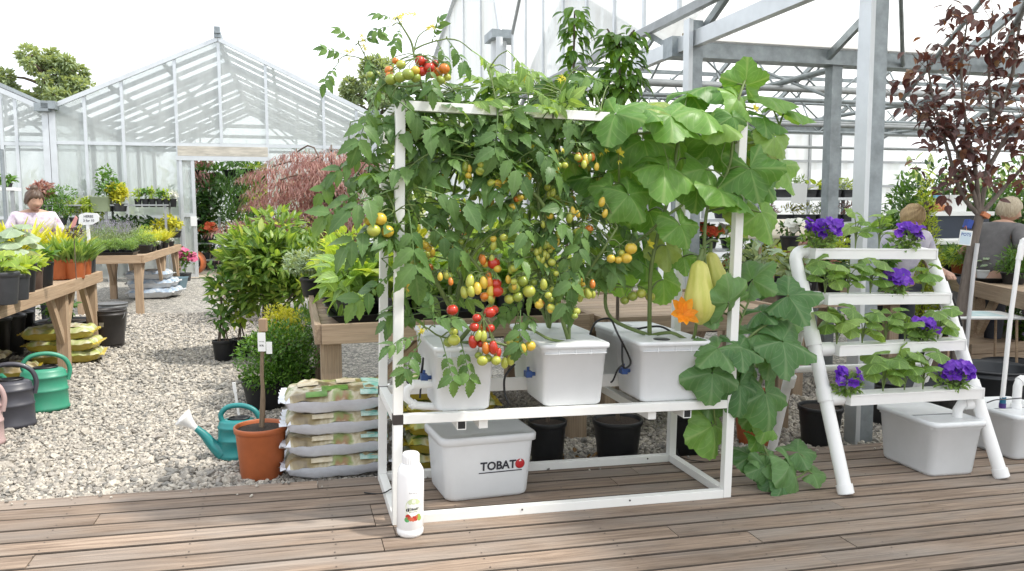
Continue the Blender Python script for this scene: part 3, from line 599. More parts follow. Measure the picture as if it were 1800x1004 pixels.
# ================================================================== left greenhouses (site frame, gables at t = 18.86)
M_gl = glassmat('greenhouse_glass', (.87,.905,.90), .48, .60, .16, dirt=(.72,.72,.68))
M_glr = glassmat('greenhouse_roof_glass', (.91,.935,.94), .34, .92, .05, dirt=(.8,.78,.72))
M_roof = glassmat('milky_roof_sheet', (.95,.96,.95), .08, .80, .06, dirt=(.6,.56,.46))
M_poly = glassmat('milky_polycarbonate', (.84,.87,.88), .14, .42, .40, dirt=(.50,.47,.40))
M_conc = mat('concrete_path', (.42,.36,.29), .85, noise=.25, nscale=3, bump=.2)
GT = 18.86
M_bar = mat('grey_glazing_bar', (.17,.18,.19), .5, metal=.2, noise=.2, nscale=4)
def greenhouse(name, label, s0, s1, ze, zr, depth, mull, rails, door=None, right_wall=False):
    sb = (s0+s1)/2; z0 = sgz(sb, GT); org = MS @ T(sb, GT, z0); t = thing(name, label, 'greenhouse', org)
    X = lambda s: s-sb; Z = lambda z: z-z0
    roofz = lambda s: ze+(zr-ze)*(1-abs(s-sb)/((s1-s0)/2))
    B = lambda mb, nm, m_, **k: mb.build(nm, m_, t, **k)
    # gable panes: one sheet per pair of mullions, cut by rails
    xs = [s0]+mull+[s1]; gp = MB()
    for a, b in zip(xs[:-1], xs[1:]):
        lv = [0.0+z0]+rails
        for i, lo in enumerate(lv):
            if door and a >= door[0]-.05 and b <= door[1]+.05 and lo < door[2]: 
                if i < len(lv)-1: continue
                lo = max(lo, door[2])
            hi = lv[i+1] if i+1 < len(lv) else None
            ha, hb = (roofz(a), roofz(b)) if hi is None else (hi, hi)
            pts = [(X(a),0,Z(lo)),(X(b),0,Z(lo)),(X(b),0,Z(hb)),(X(a),0,Z(ha))]
            if hi is None and a < sb < b: pts.insert(3, (0, 0, Z(zr)))
            gp.add(pts, [tuple(range(len(pts)))])
    B(gp, 'gable_glazing', M_gl)
    for s in mull:
        lo = z0 if not (door and door[0]+.1 < s < door[1]-.1) else door[2]+.02
        B(MB().box((X(s)-.03,-.05,Z(lo)),(X(s)+.03,.03,Z(roofz(s))-.02)), 'mullion', M_alu)
    for s in (s0, s1): B(MB().box((X(s)-.06,-.06,0),(X(s)+.06,.06,Z(ze))), 'corner_post', M_alu)
    for z in rails:
        w_ = .035 if z < ze else .02
        x0, x1 = X(s0)+.06, X(s1)-.06
        if z > ze: k = (z-ze)/(zr-ze); x0, x1 = X(s0+(sb-s0)*k), X(s1-(s1-sb)*k)
        if door and z < door[2]:
            B(MB().box((x0,-.04,Z(z)-w_),(X(door[0]),.02,Z(z)+w_)), 'rail', M_alu); B(MB().box((X(door[1]),-.04,Z(z)-w_),(x1,.02,Z(z)+w_)), 'rail', M_alu)
        else: B(MB().box((x0,-.04,Z(z)-w_),(x1,.02,Z(z)+w_)), 'rail', M_alu)
    for sg in (-1, 1):
        e = X(s0) if sg < 0 else X(s1)
        B(MB().beam((e,-.06,Z(ze)),(0,-.06,Z(zr)),.08,.09), 'verge_bar', M_alu)
        B(MB().beam((e+sg*.0,-.3,Z(ze)+.02),(e,depth,Z(ze)+.02),.26,.16), 'gutter', M_galv)
        # roof: sheet plus glazing bars and purlins
        rf = MB().add([(e,-.1,Z(ze)+.05),(0,-.1,Z(zr)+.05),(0,depth,Z(zr)+.05),(e,depth,Z(ze)+.05)], [(0,1,2,3)]); r_ = B(rf, 'roof_slope', M_glr)
        gb = MB()
        for y in np.arange(.9, depth, 1.0): gb.beam((e,y,Z(ze)+.01),(0,y,Z(zr)+.01),.07,.09)
        for k in (.33, .66): gb.beam((e*(1-k),.1,Z(ze+(zr-ze)*k)-.03),(e*(1-k),depth,Z(ze+(zr-ze)*k)-.03),.06,.08)
        gb.build('glazing_bars', M_bar, r_)
        sw = MB().add([(e,0,0),(e,depth,0),(e,depth,Z(ze)),(e,0,Z(ze))], [(0,1,2,3)])
        if sg < 0 or right_wall: B(sw, 'side_wall', M_gl)
    B(MB().beam((0,-.15,Z(zr)+.08),(0,depth,Z(zr)+.08),.14,.12).box((-.06,-.2,Z(zr)+.1),(.06,-.05,Z(zr)+.24)), 'ridge_cap', M_galv)
    bk = MB().add([(X(s0),depth,0),(X(s1),depth,0),(X(s1),depth,Z(ze)),(0,depth,Z(zr)),(X(s0),depth,Z(ze))], [(0,1,2,3,4)]); B(bk, 'back_wall', M_glr)
    for y in (3.0, 6.0, 9.0, 12.0):
        if y > depth: break
        tr = MB(); 
        for sg in (-1, 1):
            e = X(s1)*sg; tr.beam((e,y,Z(ze)),(0,y,Z(zr)-.05),.09,.12); tr.beam((e*.5,y,Z(ze)+.05),(e*.12,y,Z((ze+zr)/2+.4)),.06,.06); tr.beam((e*.5,y,Z(ze)),(e*.5,y,Z((ze+zr)/2)),.05,.05)
            tr.beam((e*.97,y,0),(e*.97,y,Z(ze)),.1,.1)
        tr.beam((X(s0),y,Z(ze)),(X(s1),y,Z(ze)),.07,.09); B(tr, 'truss', M_bar)
    return t, X, Z, z0
gl_, X, Z, z0 = greenhouse('glass_greenhouse', 'large gable-fronted glass greenhouse with an open doorway at the end of the gravel path', -4.80, 1.86, 3.75, 5.31, 14,
    [-4.18, -3.45, -2.38, -1.47, -.50, .74, 1.47], [1.45, 3.02], door=(-2.38, -.50, 2.76))
# door: header with peeling paint, jamb, slid-open leaf
MB().box((X(-2.38),-.075,Z(2.78)),(X(-.50),.0,Z(2.99))).build('door_header', mat('peeling_paint', (.62,.58,.50), .7, noise=.5, nscale=5, stretch=(.6,1,4)), gl_)
MB().box((X(-2.42),-.10,Z(2.68)),(X(-.46),-.02,Z(2.775))).build('door_track', M_alu, gl_)
dl = MB()
for a, b in (((-2.36,-.09,0),(-2.30,-.03,2.66)),((-2.12,-.09,0),(-2.05,-.03,2.66)),((-2.30,-.088,0),(-2.12,-.032,.09)),((-2.30,-.088,2.58),(-2.12,-.032,2.66)),((-2.30,-.088,1.35),(-2.12,-.032,1.43))): dl.box((X(a[0]),a[1],a[2]),(X(b[0]),b[1],b[2]))
dleaf = dl.build('door', M_alu, gl_); MB().box((X(-2.30),-.062,.09),(X(-2.12),-.056,2.58)).build('door_pane', M_gl, dleaf)
MB().box((X(-2.17),-.11,1.15),(X(-2.04),-.085,1.36)).build('notice', M_paper, dleaf)
greenhouse('glass_greenhouse', 'neighbouring glass greenhouse cut off by the left edge', -11.46, -4.93, 3.70, 5.2, 14, [-9.7,-8.6,-7.4,-6.55,-5.75,-5.5+.02], [1.45, 2.98])
# concrete floor inside, visible through the doorway
m = MB(); a = S(-2.4, GT-.55); m.add([S(-2.6,GT-.35,sgz(-2.6,GT)+.012),S(-.3,GT-.35,sgz(-.3,GT)+.012),S(-.3,GT+13,sgz(-.3,GT)+.012),S(-2.6,GT+13,sgz(-2.6,GT)+.012)], [(0,1,2,3)])
tag(m.build('path', M_conc), kind='structure')
m = MB(); m.add([S(1.2,9.5,sgz(1.2,10)+.02),S(9,9.5,sgz(9,10)+.02),S(9,30,sgz(9,10)+.02),S(1.2,30,sgz(1.2,10)+.02)], [(0,1,2,3)]); tag(m.build('paving', mat('grey_paving', (.36,.33,.29), .85, noise=.3, nscale=2)), kind='structure')

# ================================================================== right open greenhouse
s1 = 3.65; rt = thing('open_greenhouse', 'open-sided steel greenhouse with a milky roof and galvanised columns on the right', 'greenhouse', MS @ T(s1, 4.6, 0))
def rb(nm, mb, m_=M_galv, **k): return mb.build(nm, m_, rt, M=T(-s1, -4.6, 0), **k)
def column(s, t, w, ht, nm='column', flange=True):
    g_ = sgz(s, t)-.06
    mb = MB(); mb.box((s-w*.45,t-w/2,g_),(s+w*.55,t+w/2,ht)); c = rb(nm, mb)
    if flange: MB().box((s-w*.45-.035,t-w/2-.03,g_),(s-w*.45-.003,t+w/2-.03,ht)).box((s-w*.45-.055,t-w/2-.05,g_),(s-w*.45-.038,t-w/2+.06,ht)).build('aluminium_channel', M_alu, c, M=T(0,0,0))
column(3.80, 4.64, .125, 4.4); column(s1+.0, 6.86, .115, 3.3); column(5.43, 7.2, .12, 3.1, flange=False); column(8.2, 7.2, .12, 3.1, flange=False)
column(s1+.05, 13.6, .12, 3.2); column(6.9, 13.6, .12, 3.2, flange=False); column(10.4, 13.6, .12, 3.2, flange=False)
# side rail and cladding above it
rb('side_rail', MB().beam((s1,-.5,3.13),(s1,13.6,3.13),.08,.14), M_alu); rb('side_rail', MB().beam((s1-.02,3.6,3.42),(s1-.02,13.1,3.42),.07,.08), M_steel)
def top(t): # outline of the cladding's top
    if t > 11.3: return 4.53+(13.1-t)/1.8*1.1
    return 5.63+(1-((t-8)/3.3)**2)*.8 if t > 4.7 else 5.5
def topc(t):
    k = max(0, min(1, (13.1-t)/1.0)); return 4.5+1.9*(1-(1-min(1,(13.1-t)/3.5))**2)
ts = [13.1,12.3,11.4,10.5,9.6,8.7,7.9,7.1,6.3,5.5,4.7,3.6]
for a, b in zip(ts[:-1], ts[1:]):
    rb('cladding_sheet', MB().add([(s1-.02,a,3.44),(s1-.02,b,3.44),(s1-.02,b,topc(b)),(s1-.02,a,topc(a))], [(0,1,2,3)]), M_poly)
for t_ in ts: rb('cladding_bar', MB().beam((s1-.03,t_,3.44),(s1-.03,t_,topc(t_)),.035,.05), M_alu)
rb('verge_bar', MB().tube([(s1-.02,t_,topc(t_)) for t_ in np.linspace(13.1,3.6,18)], .04, 6), M_steel)
# roof: gutters along s, bays in t
def bay(ta, tb, zg, zr, s0, s_1, nm='roof_slope'):
    tr = (ta+tb)/2
    for (u, v_) in ((ta, tr), (tb, tr)):
        r_ = rb(nm, MB().add([(s0,u,zg+.06),(s_1,u,zg+.06),(s_1,v_,zr),(s0,v_,zr)], [(0,1,2,3)]), M_roof)
        gb = MB()
        for s in np.arange(s0+.1, s_1, 1.55):
            gb.beam((s,u,zg),(s,v_,zr-.08),.045,.075)
        gb.beam((s0,(u+v_)/2,(zg+zr)/2-.05),(s_1,(u+v_)/2,(zg+zr)/2-.05),.05,.06); gb.beam((s0,v_,zr-.1),(s_1,v_,zr-.1),.06,.08)
        gb.build('rafters', M_galv, r_)
bay(-5.6, .8, 3.06, 4.75, s1, 13); bay(.8, 7.2, 3.06, 4.75, s1, 13); bay(7.2, 13.6, 3.06, 4.6, s1, 16);  # first bay is out of view, added to soften the light on the deck
for t_ in (-5.6, .8, 7.2, 13.6):
    g_ = rb('gutter', MB().beam((s1-.1,t_,3.12),(16,t_,3.12),.20,.19), M_galv)
    MB().beam((s1,t_-.12,3.225),(16,t_-.12,3.225),.03,.03).build('gutter_dirt', mat('gutter_moss', (.30,.24,.15), .9, noise=.5, nscale=6), g_)
for t_ in (9.0, 10.9, 12.6):
    tr = MB(); z1, z2 = 2.95, 3.45
    tr.tube([(s1,t_,z1),(16,t_,z1)], .03, 6); tr.tube([(s1,t_,z2),(16,t_,z2)], .028, 6)
    for k, s in enumerate(np.arange(s1, 15.5, .62)): tr.tube([(s,t_,z1 if k%2 else z2),(s+.62,t_,z2 if k%2 else z1)], .014, 5)
    rb('lattice_truss', tr, M_galv)
for (t_, z, r_) in ((8.1,2.93,.035),(8.4,3.0,.028),(9.9,2.75,.03),(10.2,2.82,.03),(11.7,2.6,.025)): rb('heating_pipe', MB().tube([(s1+.1,t_,z),(16,t_,z)], r_, 7), M_steel)
for s in (5.43, 8.2, 11.0):
    tr = MB(); tr.tube([(s,7.2,3.0),(s,13.6,3.0)], .035, 6); 
    tr.tube([(s,7.2,2.7),(s,8.9,3.35),(s,10.4,4.4)], .02, 5); tr.tube([(s,13.6,2.7),(s,11.9,3.35),(s,10.4,4.4)], .02, 5)
    for k in range(6): tr.tube([(s,7.2+k*1.06,3.0),(s,7.73+k*1.06,3.5 if k%2 else 3.8)], .013, 5)
    rb('tie_truss', tr, M_galv)
for s in (6.2, 9.4):                                                # bracing and the near tie under the front bay
    rb('brace', MB().tube([(s,7.1,2.7),(s,5.6,3.9)], .025, 6).tube([(s,7.1,3.05),(s-1.5,5.5,3.85)], .022, 6), M_galv)
rb('heating_pipe', MB().tube([(4.0,3.4,3.12),(12,3.4,3.12)], .04, 8), M_alu)
rb('brace', MB().tube([(4.0,3.42,3.12),(7.5,7.2,3.1)], .03, 6).tube([(5.6,3.4,3.12),(5.0,4.0,4.5)], .025, 6).tube([(5.6,3.4,3.12),(6.4,4.0,4.5)], .025, 6), M_galv)
# back wall of white sheets with bars
bt_ = 17.2
for i, s in enumerate(np.arange(s1, 15, 1.45)):
    if 9.1 < s < 10.2: pass
    rb('wall_sheet', MB().add([(s,bt_,-.2),(s+1.45,bt_,-.2),(s+1.45,bt_,3.6),(s,bt_,3.6)], [(0,1,2,3)]), M_poly)
    rb('wall_bar', MB().box((s-.03,bt_-.06,-.2),(s+.03,bt_-.01,3.6)), M_steel)
for z in (1.0, 2.15, 2.75, 3.5): rb('wall_rail', MB().box((s1,bt_-.05,z-.03),(16,bt_-.012,z+.03)), M_steel)
# ================================================================== curved-roof greenhouse behind
cg = thing('curved_greenhouse', 'milky polycarbonate greenhouse with a curved roof and a downpipe, behind the tomato frame', 'greenhouse', MS @ T(3.65, 17, 0))
def cb(nm, mb, m_, **k): return mb.build(nm, m_, cg, M=T(-3.65, -17, 0), **k)
def arc(t):
    if t > 17.9: return 6.25-(t-17.9)*.30
    k = (17.9-t)/4.1; return 4.62+(6.25-4.62)*math.sqrt(max(0, 1-k**2.0)) if k < 1 else 4.62
tt = [20.9,20.2,19.4,18.6,17.9,17.0,16.2,15.4,14.7,14.0,13.8]
for a, b in zip(tt[:-1], tt[1:]): cb('gable_sheet', MB().add([(3.65,a,0),(3.65,b,0),(3.65,b,arc(b)),(3.65,a,arc(a))], [(0,1,2,3)]), M_poly)
for a in tt[1:-1:2]: cb('gable_bar', MB().beam((3.62,a,0),(3.62,a,arc(a)),.03,.04), M_alu)
tf = list(np.linspace(20.9, 17.9, 5))+list(np.linspace(17.6, 13.8, 14))
v = [(s, t_, arc(t_)+.03) for s in (3.55, 14) for t_ in tf]; n = len(tf)
cb('roof', MB().add(v, [(i, i+1, n+i+1, n+i) for i in range(n-1)], 0, True), M_roof)
cb('verge_bar', MB().tube([(3.6,t_,arc(t_)) for t_ in tf], .05, 6), M_alu); cb('ridge_bar', MB().beam((3.55,17.9,6.28),(14,17.9,6.28),.09,.09), M_steel)
cb('gutter', MB().beam((3.3,13.5,4.52),(14,13.5,4.52),.55,.14), M_galv); cb('downpipe', MB().tube([(3.5,13.55,4.5),(3.5,13.55,0)], .14, 12).tube([(3.42,13.2,4.45),(3.42,13.2,0)], .06, 8), mat('pale_downpipe', (.6,.63,.65), .4))
for t_ in (20.0, 18.6): pass
# ================================================================== leaf templates (unit length along +y, lying in xy, normal +z)
def leaf_T(W=.4, n=6, fold=.18, droop=.25, prof=None, wav=0):
    prof = prof or (lambda t: math.sin(PI*min(1, t*1.0)**.8)**.85)
    V = []; U = []; F = []
    for i in range(n+1):
        t = i/n; w = W/2*max(.0, prof(t)) if 0 < i < n else .004
        z = -droop*t*t; e = fold*w*2+wav*math.sin(i*2.1)*w
        V += [(-w, t, z+e), (0, t, z), (w, t, z+e)]; U += [(0.05, t), (.5, t), (.95, t)]
    for i in range(n):
        a = i*3; F += [(a, a+1, a+4, a+3), (a+1, a+2, a+5, a+4)]
    return (np.array(V), F, np.array(U))
def merge(parts):
    V = []; F = []; U = []; o = 0
    for (v, f, u), M in parts:
        M = np.array(M); vv = v @ M[:3, :3].T+M[:3, 3]; V.append(vv); U.append(u); F += [tuple(np.array(q)+o) for q in f]; o += len(v)
    return (np.concatenate(V), F, np.concatenate(U))
def tubeT(pts, r0, r1, n=3):
    V = []; F = []; m = len(pts)
    for i, p in enumerate(pts):
        r_ = r0+(r1-r0)*i/(m-1)
        for k in range(n): a = 2*PI*k/n; V.append((p[0]+math.cos(a)*r_, p[1], p[2]+math.sin(a)*r_))
    for i in range(m-1):
        for k in range(n): F.append((i*n+k, i*n+(k+1) % n, (i+1)*n+(k+1) % n, (i+1)*n+k))
    return (np.array(V), F, np.full((len(V), 2), .5))
def MX(loc=(0,0,0), rx=0, ry=0, rz=0, s=1, order='XYZ'):
    return Matrix.Translation(loc) @ Euler((rx, ry, rz), order).to_matrix().to_4x4() @ (Matrix.Scale(s, 4) if not hasattr(s, '__len__') else Matrix.Diagonal((*s, 1)))
LEAF = leaf_T(.42); LEAFW = leaf_T(.62, fold=.12, droop=.3, wav=.12); BLADE = leaf_T(.10, 5, .1, .35); NARROW = leaf_T(.24, 5, .15, .2)
ROUND = leaf_T(.95, 6, .1, .15, prof=lambda t: math.sin(PI*t)**.5)
OVATE = leaf_T(.55, 6, .15, .3, prof=lambda t: math.sin(PI*t**.65)**.9)
_tp = [0,.30,.50,.44,.62,.50,.60,.42,.46,.28,.24,.10,0]
TLEAF = leaf_T(.62, 12, .10, .34, prof=lambda t: np.interp(t, np.linspace(0, 1, 13), np.array(_tp)*1.5))
def tomato_compound(seed):
    r_ = random.Random(seed); parts = []
    pts = [(0, t, -.22*t*t) for t in np.linspace(0, .75, 6)]; parts.append((tubeT(pts, .014, .006), Matrix()))
    parts.append((TLEAF, MX((0,.72,-.12), -.45, r_.uniform(-.2,.2), r_.uniform(-.15,.15), .42)))
    for i, (y, s) in enumerate(((.28,.26),(.46,.34),(.64,.36))):
        for sg in (-1, 1):
            y2 = y+r_.uniform(-.04,.04); parts.append((TLEAF, MX((0, y2, -.22*y2*y2), -.35+r_.uniform(-.25,.25), sg*r_.uniform(-.1,.4), -sg*r_.uniform(.85,1.25), s*r_.uniform(.85,1.15), 'XYZ')))
            if r_.random() < .6: parts.append((TLEAF, MX((0, y2-.09, -.22*(y2-.09)**2), -.3, 0, -sg*1.3, s*.35)))
    return merge(parts)
TCOMP = [tomato_compound(i) for i in range(6)]
def squash_T(seed, lobe=.16, cup=-.18, n=44, wave=.05):
    r_ = random.Random(seed); ph = r_.uniform(0, 6); asp = r_.uniform(.85, 1.12); dr = r_.uniform(.0, .15); lk = [r_.uniform(.4, 1.3) for _ in range(7)]; sk = r_.uniform(-.06, .06)
    V = []; U = []; F = []; R_ = (.04, .3, .55, .78, 1.0); gap = .32
    for j, rr in enumerate(R_):
        for i in range(n+1):
            th = -PI+gap+(2*PI-2*gap)*i/n                            # 0 points along +y
            rad = 1+lobe*math.cos(th*5/1.0)*lk[int(round(th*5/(2*PI)))+3]*(1 if abs(th) < 2.6 else .3)+.10*math.cos(th)+sk*math.sin(th+ph)
            if j == 4: rad += .034*(1 if i % 2 else -1)*r_.uniform(.3, 1.5)
            x = math.sin(th)*rr*rad*.5; y = math.cos(th)*rr*rad*.5
            z = cup*rr*rr*.8+wave*rr**2*math.sin(th*3+ph)+.02*rr*math.cos(th*5)+.015*r_.uniform(-1, 1)*rr
            x *= asp; z -= dr*max(0, rr-.45)**1.4*(1+.5*math.sin(th*2+ph)); V.append((x, y+.0, z)); U.append((th*5/(2*PI)+.5+10, rr))
    for j in range(4):
        for i in range(n):
            a = j*(n+1)+i; F.append((a, a+1, a+n+2, a+n+1))
    return (np.array(V), [tuple(reversed(f)) for f in F], np.array(U))
SQ = [squash_T(i, .12+.02*(i % 3), -.16-.06*(i % 2), wave=.05+.02*(i % 3)) for i in range(5)]
SQL = [squash_T(10+i, .20, -.12, wave=.06) for i in range(5)]       # deeply lobed
CUC = [squash_T(20+i, .10, -.16, n=24) for i in range(3)]
# matrix that puts a leaf's base at p, its +y along d, its face (normal) towards n
def LM_(p, d, nrm, s):
    y = Vector(d).normalized(); z = Vector(nrm); z = (z-y*z.dot(y)); z = z.normalized() if z.length > 1e-6 else y.orthogonal().normalized(); x = y.cross(z)
    m = Matrix((( x.x, y.x, z.x, 0), (x.y, y.y, z.y, 0), (x.z, y.z, z.z, 0), (0, 0, 0, 1)))
    return Matrix.Translation(p) @ m @ Matrix.Scale(s, 4)
def rv(r_, a=1): return Vector((r_.gauss(0, a), r_.gauss(0, a), r_.gauss(0, a)))
# ---- leaf materials
L_tom = leafmat('tomato_leaf', (.07,.15,.045), (.14,.25,.07), .34, .42, .30, vcol=(.22,.32,.14))
L_tomy = leafmat('tomato_leaf_pale', (.14,.25,.06), (.24,.36,.11), .4, .45, .3)
L_sq = leafmat('squash_leaf', (.085,.21,.04), (.19,.36,.075), .38, .42, .38, vcol=(.36,.48,.19), vscale=3, c3=(.30,.38,.11))
L_sqd = leafmat('courgette_leaf', (.065,.165,.05), (.14,.27,.09), .33, .45, .38, vcol=(.27,.36,.2), vscale=3)
L_lime = leafmat('lime_leaf', (.18,.30,.04), (.38,.48,.09), .45, .4, .3, c3=(.50,.55,.18))
L_mid = leafmat('green_leaf', (.055,.14,.025), (.12,.24,.05), .32, .4, .25)
L_dark = leafmat('dark_green_leaf', (.02,.06,.015), (.06,.13,.03), .25, .38, .2)
L_box = leafmat('box_leaf', (.045,.12,.015), (.10,.22,.03), .3, .3, 0, c3=(.20,.34,.06))
L_yel = leafmat('golden_leaf', (.34,.38,.04), (.58,.56,.08), .4, .45, 0)
L_pale = leafmat('pale_brassica_leaf', (.15,.27,.06), (.28,.42,.13), .4, .45, .45)
L_grass = leafmat('herb_leaf', (.12,.23,.06), (.26,.38,.12), .35, .5, 0)
L_sage = leafmat('sage_leaf', (.20,.28,.18), (.34,.42,.30), .3, .6, .2)
L_red = leafmat('maple_leaf', (.24,.115,.10), (.40,.235,.20), .35, .5, 0, tcol=(1.35,.95,.8), c3=(.46,.34,.25))
L_pur = leafmat('purple_leaf', (.055,.027,.03), (.14,.075,.065), .3, .4, .25, tcol=(1.8,.9,.6), c3=(.24,.15,.06))
L_far = leafmat('distant_tree_leaf', (.20,.26,.15), (.32,.40,.24), .35, .5, 0)  # paled: distance haze put into the leaf colour
L_var = leafmat('variegated_leaf', (.06,.15,.03), (.20,.33,.06), .4, .32, .6, vcol=(.48,.52,.20), c3=(.40,.46,.14))
L_tree = leafmat('sapling_leaf', (.05,.13,.02), (.13,.25,.04), .4, .35, .3)
F_pur = leafmat('violet_petal', (.10,.022,.36), (.22,.06,.56), .35, .55, 0, tcol=(1.5,1,1.6), c3=(.36,.16,.68))
F_yel = leafmat('yellow_petal', (.66,.56,.04), (.8,.72,.12), .35, .5, 0, tcol=(1.1,1.1,.7))
F_ora = leafmat('orange_petal', (.75,.26,.01), (.85,.38,.02), .4, .5, .25, vcol=(.9,.5,.08), tcol=(1.3,1,.5))
F_wht = leafmat('white_petal', (.7,.7,.62), (.8,.8,.75), .3, .6, 0, tcol=(1,1,1))
F_pnk = leafmat('pink_petal', (.55,.09,.22), (.7,.22,.35), .3, .6, 0, tcol=(1.2,1,1))
F_redf = leafmat('red_petal', (.6,.06,.03), (.72,.22,.08), .3, .6, 0, tcol=(1.2,1,1))
F_lav = leafmat('lavender_petal', (.30,.26,.42), (.45,.40,.50), .3, .6, 0, tcol=(1,1,1))
# ---- pots
def pot_mesh(r, h, rim=.012, taper=.78, n=28):
    mb = MB(); mb.lathe([(0,.002),(r*taper*.96,.0),(r*taper,.008),(r*.95,h-rim*2.6),(r*.955,h-rim*2.5),(r*1.0,h-rim*2.4),(r*1.02,h-rim*.4),(r*1.0,h),(r*.95,h),(r*.93,h-.004),(r*.90,h-.03)], n); return mb
def add_pot(t, r, h, m_, soil=True, taper=.78):
    p_ = pot_mesh(r, h, rim=min(.014, h*.08), taper=taper).build('pot', m_, t)
    if soil: MB().lathe([(r*.925, h-.022),(r*.6, h-.016),(0, h-.012)], 20).build('soil', M_soil, t)
    return p_
def sph(r_, c, rad, shell=.35):
    while True:
        v = Vector((r_.uniform(-1,1), r_.uniform(-1,1), r_.uniform(-1,1))); l = v.length
        if l <= 1 and l > shell*r_.random(): return Vector((c[0]+v.x*rad[0], c[1]+v.y*rad[1], c[2]+v.z*rad[2])), v
def bush(seed, blobs, n, size, tmpl, up=.5, out=1.0, rnd=.5, jit=.3):
    """leaf matrices filling a list of (centre, radii) blobs; leaves point outward and up"""
    r_ = random.Random(seed); ms = []; w_ = [b[1][0]*b[1][1]+b[1][0]*b[1][2] for b in blobs]
    for _ in range(n):
        c, rad = r_.choices(blobs, w_)[0]; p, v = sph(r_, c, rad, 1.0)
        d = v.normalized()*out+Vector((0, 0, up))+rv(r_, rnd); nn = Vector((0, 0, 1))+v*.6+rv(r_, .35)
        ms.append(LM_(p, d, nn, size*r_.uniform(1-jit, 1+jit)))
    return ms
def lumpy(seed, c, rad, k, sub=.45):
    """uneven crown: k smaller blobs over an ellipsoid"""
    r_ = random.Random(seed); out = [(c, tuple(x*.62 for x in rad))]
    for _ in range(k):
        p, v = sph(r_, c, tuple(x*.75 for x in rad), .9); s = r_.uniform(.6, 1.25)*sub; out.append((tuple(p), tuple(x*s for x in rad)))
    return out
# ================================================================== tomatoes and squash on the frame (deck coordinates)
rF = random.Random(5)
def smooth(pts, k=5):
    P = []; n = len(pts)
    for i in range(n-1):
        p0 = pts[max(i-1, 0)]; p1 = pts[i]; p2 = pts[i+1]; p3 = pts[min(i+2, n-1)]
        for j in range(k):
            s = j/k; P.append(.5*((2*p1)+(p2-p0)*s+(2*p0-5*p1+4*p2-p3)*s*s+(3*p1-p0-3*p2+p3)*s**3))
    P.append(pts[-1]); return P
class Plant:
    def __init__(s, name, label, cat, base):
        s.o = base; s.t = thing(name, label, cat, MD @ Matrix.Translation(base)); s.inv = Matrix.Translation(-base)
        s.st = MB(); s.pts = []; s.lv = {}; 
    def stem(s, pts, r0, r1):
        P = smooth(pts); n = len(P); s.st.tube(P, [r0+(r1-r0)*i/(n-1) for i in range(n)], 7); s.pts += P; return P
    def petiole(s, p, r=.0028, maxd=.6):
        if not s.pts: return
        q = min(s.pts, key=lambda a: (a-p).length+max(0, a.z-p.z)*.5)
        if (q-p).length > maxd: return
        m = (p+q)/2+Vector((0, 0, .05*(q-p).length+.01)); s.st.tube(smooth([q, m, p], 3), [r*1.3]*3+[r]*4, 4, caps=False)
    def leaf(s, kind, p, d, n, size, pet=True, T_=None):
        s.lv.setdefault(kind, []).append((T_, LM_(p, d, n, size)))
        if pet: s.petiole(p)
    def finish(s, mats, stem_mat=None):
        s.st.build('stem', stem_mat or M_stem, s.t, M=s.inv)
        for kind, l in s.lv.items():
            mb = MB(); by = {}
            for T_, m in l: by.setdefault(id(T_), (T_, []))[1].append(m)
            for T_, ms in by.values(): mb.inst(T_, ms)
            mb.build('leaves', mats[kind], s.t, M=s.inv)
MAT_F = {'green': mat('green_tomato', (.26,.33,.045), .28, noise=.25, nscale=14, coat=.2), 'lime': mat('pale_tomato', (.42,.45,.07), .28, noise=.2, nscale=14, coat=.2), 'yellow': mat('yellow_tomato', (.62,.44,.05), .28, noise=.2, nscale=14, coat=.2),
         'orange': mat('orange_tomato', (.62,.19,.02), .26, noise=.25, nscale=14, coat=.2), 'red': mat('red_tomato', (.50,.035,.015), .24, noise=.25, nscale=14, coat=.25)}
FM = {}
def fruit_mesh(col, shape):
    k = (col, shape)
    if k not in FM:
        mb = MB(); n = 16
        if shape == 'r': prof = [(math.cos(a)*1.0*(1 if a < 1.2 else 1), math.sin(a)*.92-(.10*max(0, a-1.1) if a > 1.1 else 0)) for a in np.linspace(-PI/2, PI/2, 11)]
        elif shape == 'p': prof = [(math.cos(a)*.78*(1-.10*math.sin(a)), math.sin(a)*1.25) for a in np.linspace(-PI/2, PI/2, 11)]
        else: prof = [(math.cos(a)*.8*(1-.38*max(0, math.sin(a))), math.sin(a)*1.3) for a in np.linspace(-PI/2, PI/2, 11)]
        mb.lathe(prof, n); top = prof[-1][1]
        for j in range(5):
            a = 2*PI*j/5; mb.add([(math.cos(a-.35)*.12, math.sin(a-.35)*.12, top+.03), (math.cos(a+.35)*.12, math.sin(a+.35)*.12, top+.03), (math.cos(a)*.6, math.sin(a)*.6, top+.04), (math.cos(a)*.25, math.sin(a)*.25, top+.10)], [(0,1,3),(1,2,3),(2,0,3)], 1)
        mb.tube([(0,0,top),(0.05,0,top+.5)], .07, 5, 1)
        me = mb.mesh('tomato'); me.materials.append(MAT_F[col]); me.materials.append(M_stem); FM[k] = me
    return FM[k]
def fruit(pl, px, py, v, rpx, col, shape='r'):
    p = dk(px, py, v); d = (CAM-(MD @ p)).length; r_ = rpx*d/FPX
    o = bpy.data.objects.new('tomato', fruit_mesh(col, shape)); COL.objects.link(o); o.parent = pl.t
    o.matrix_local = pl.inv @ Matrix.Translation(p) @ Euler((rF.uniform(-.25,.25), rF.uniform(-.25,.25), rF.uniform(0,6))).to_matrix().to_4x4() @ Matrix.Scale(r_, 4)
    return p, r_
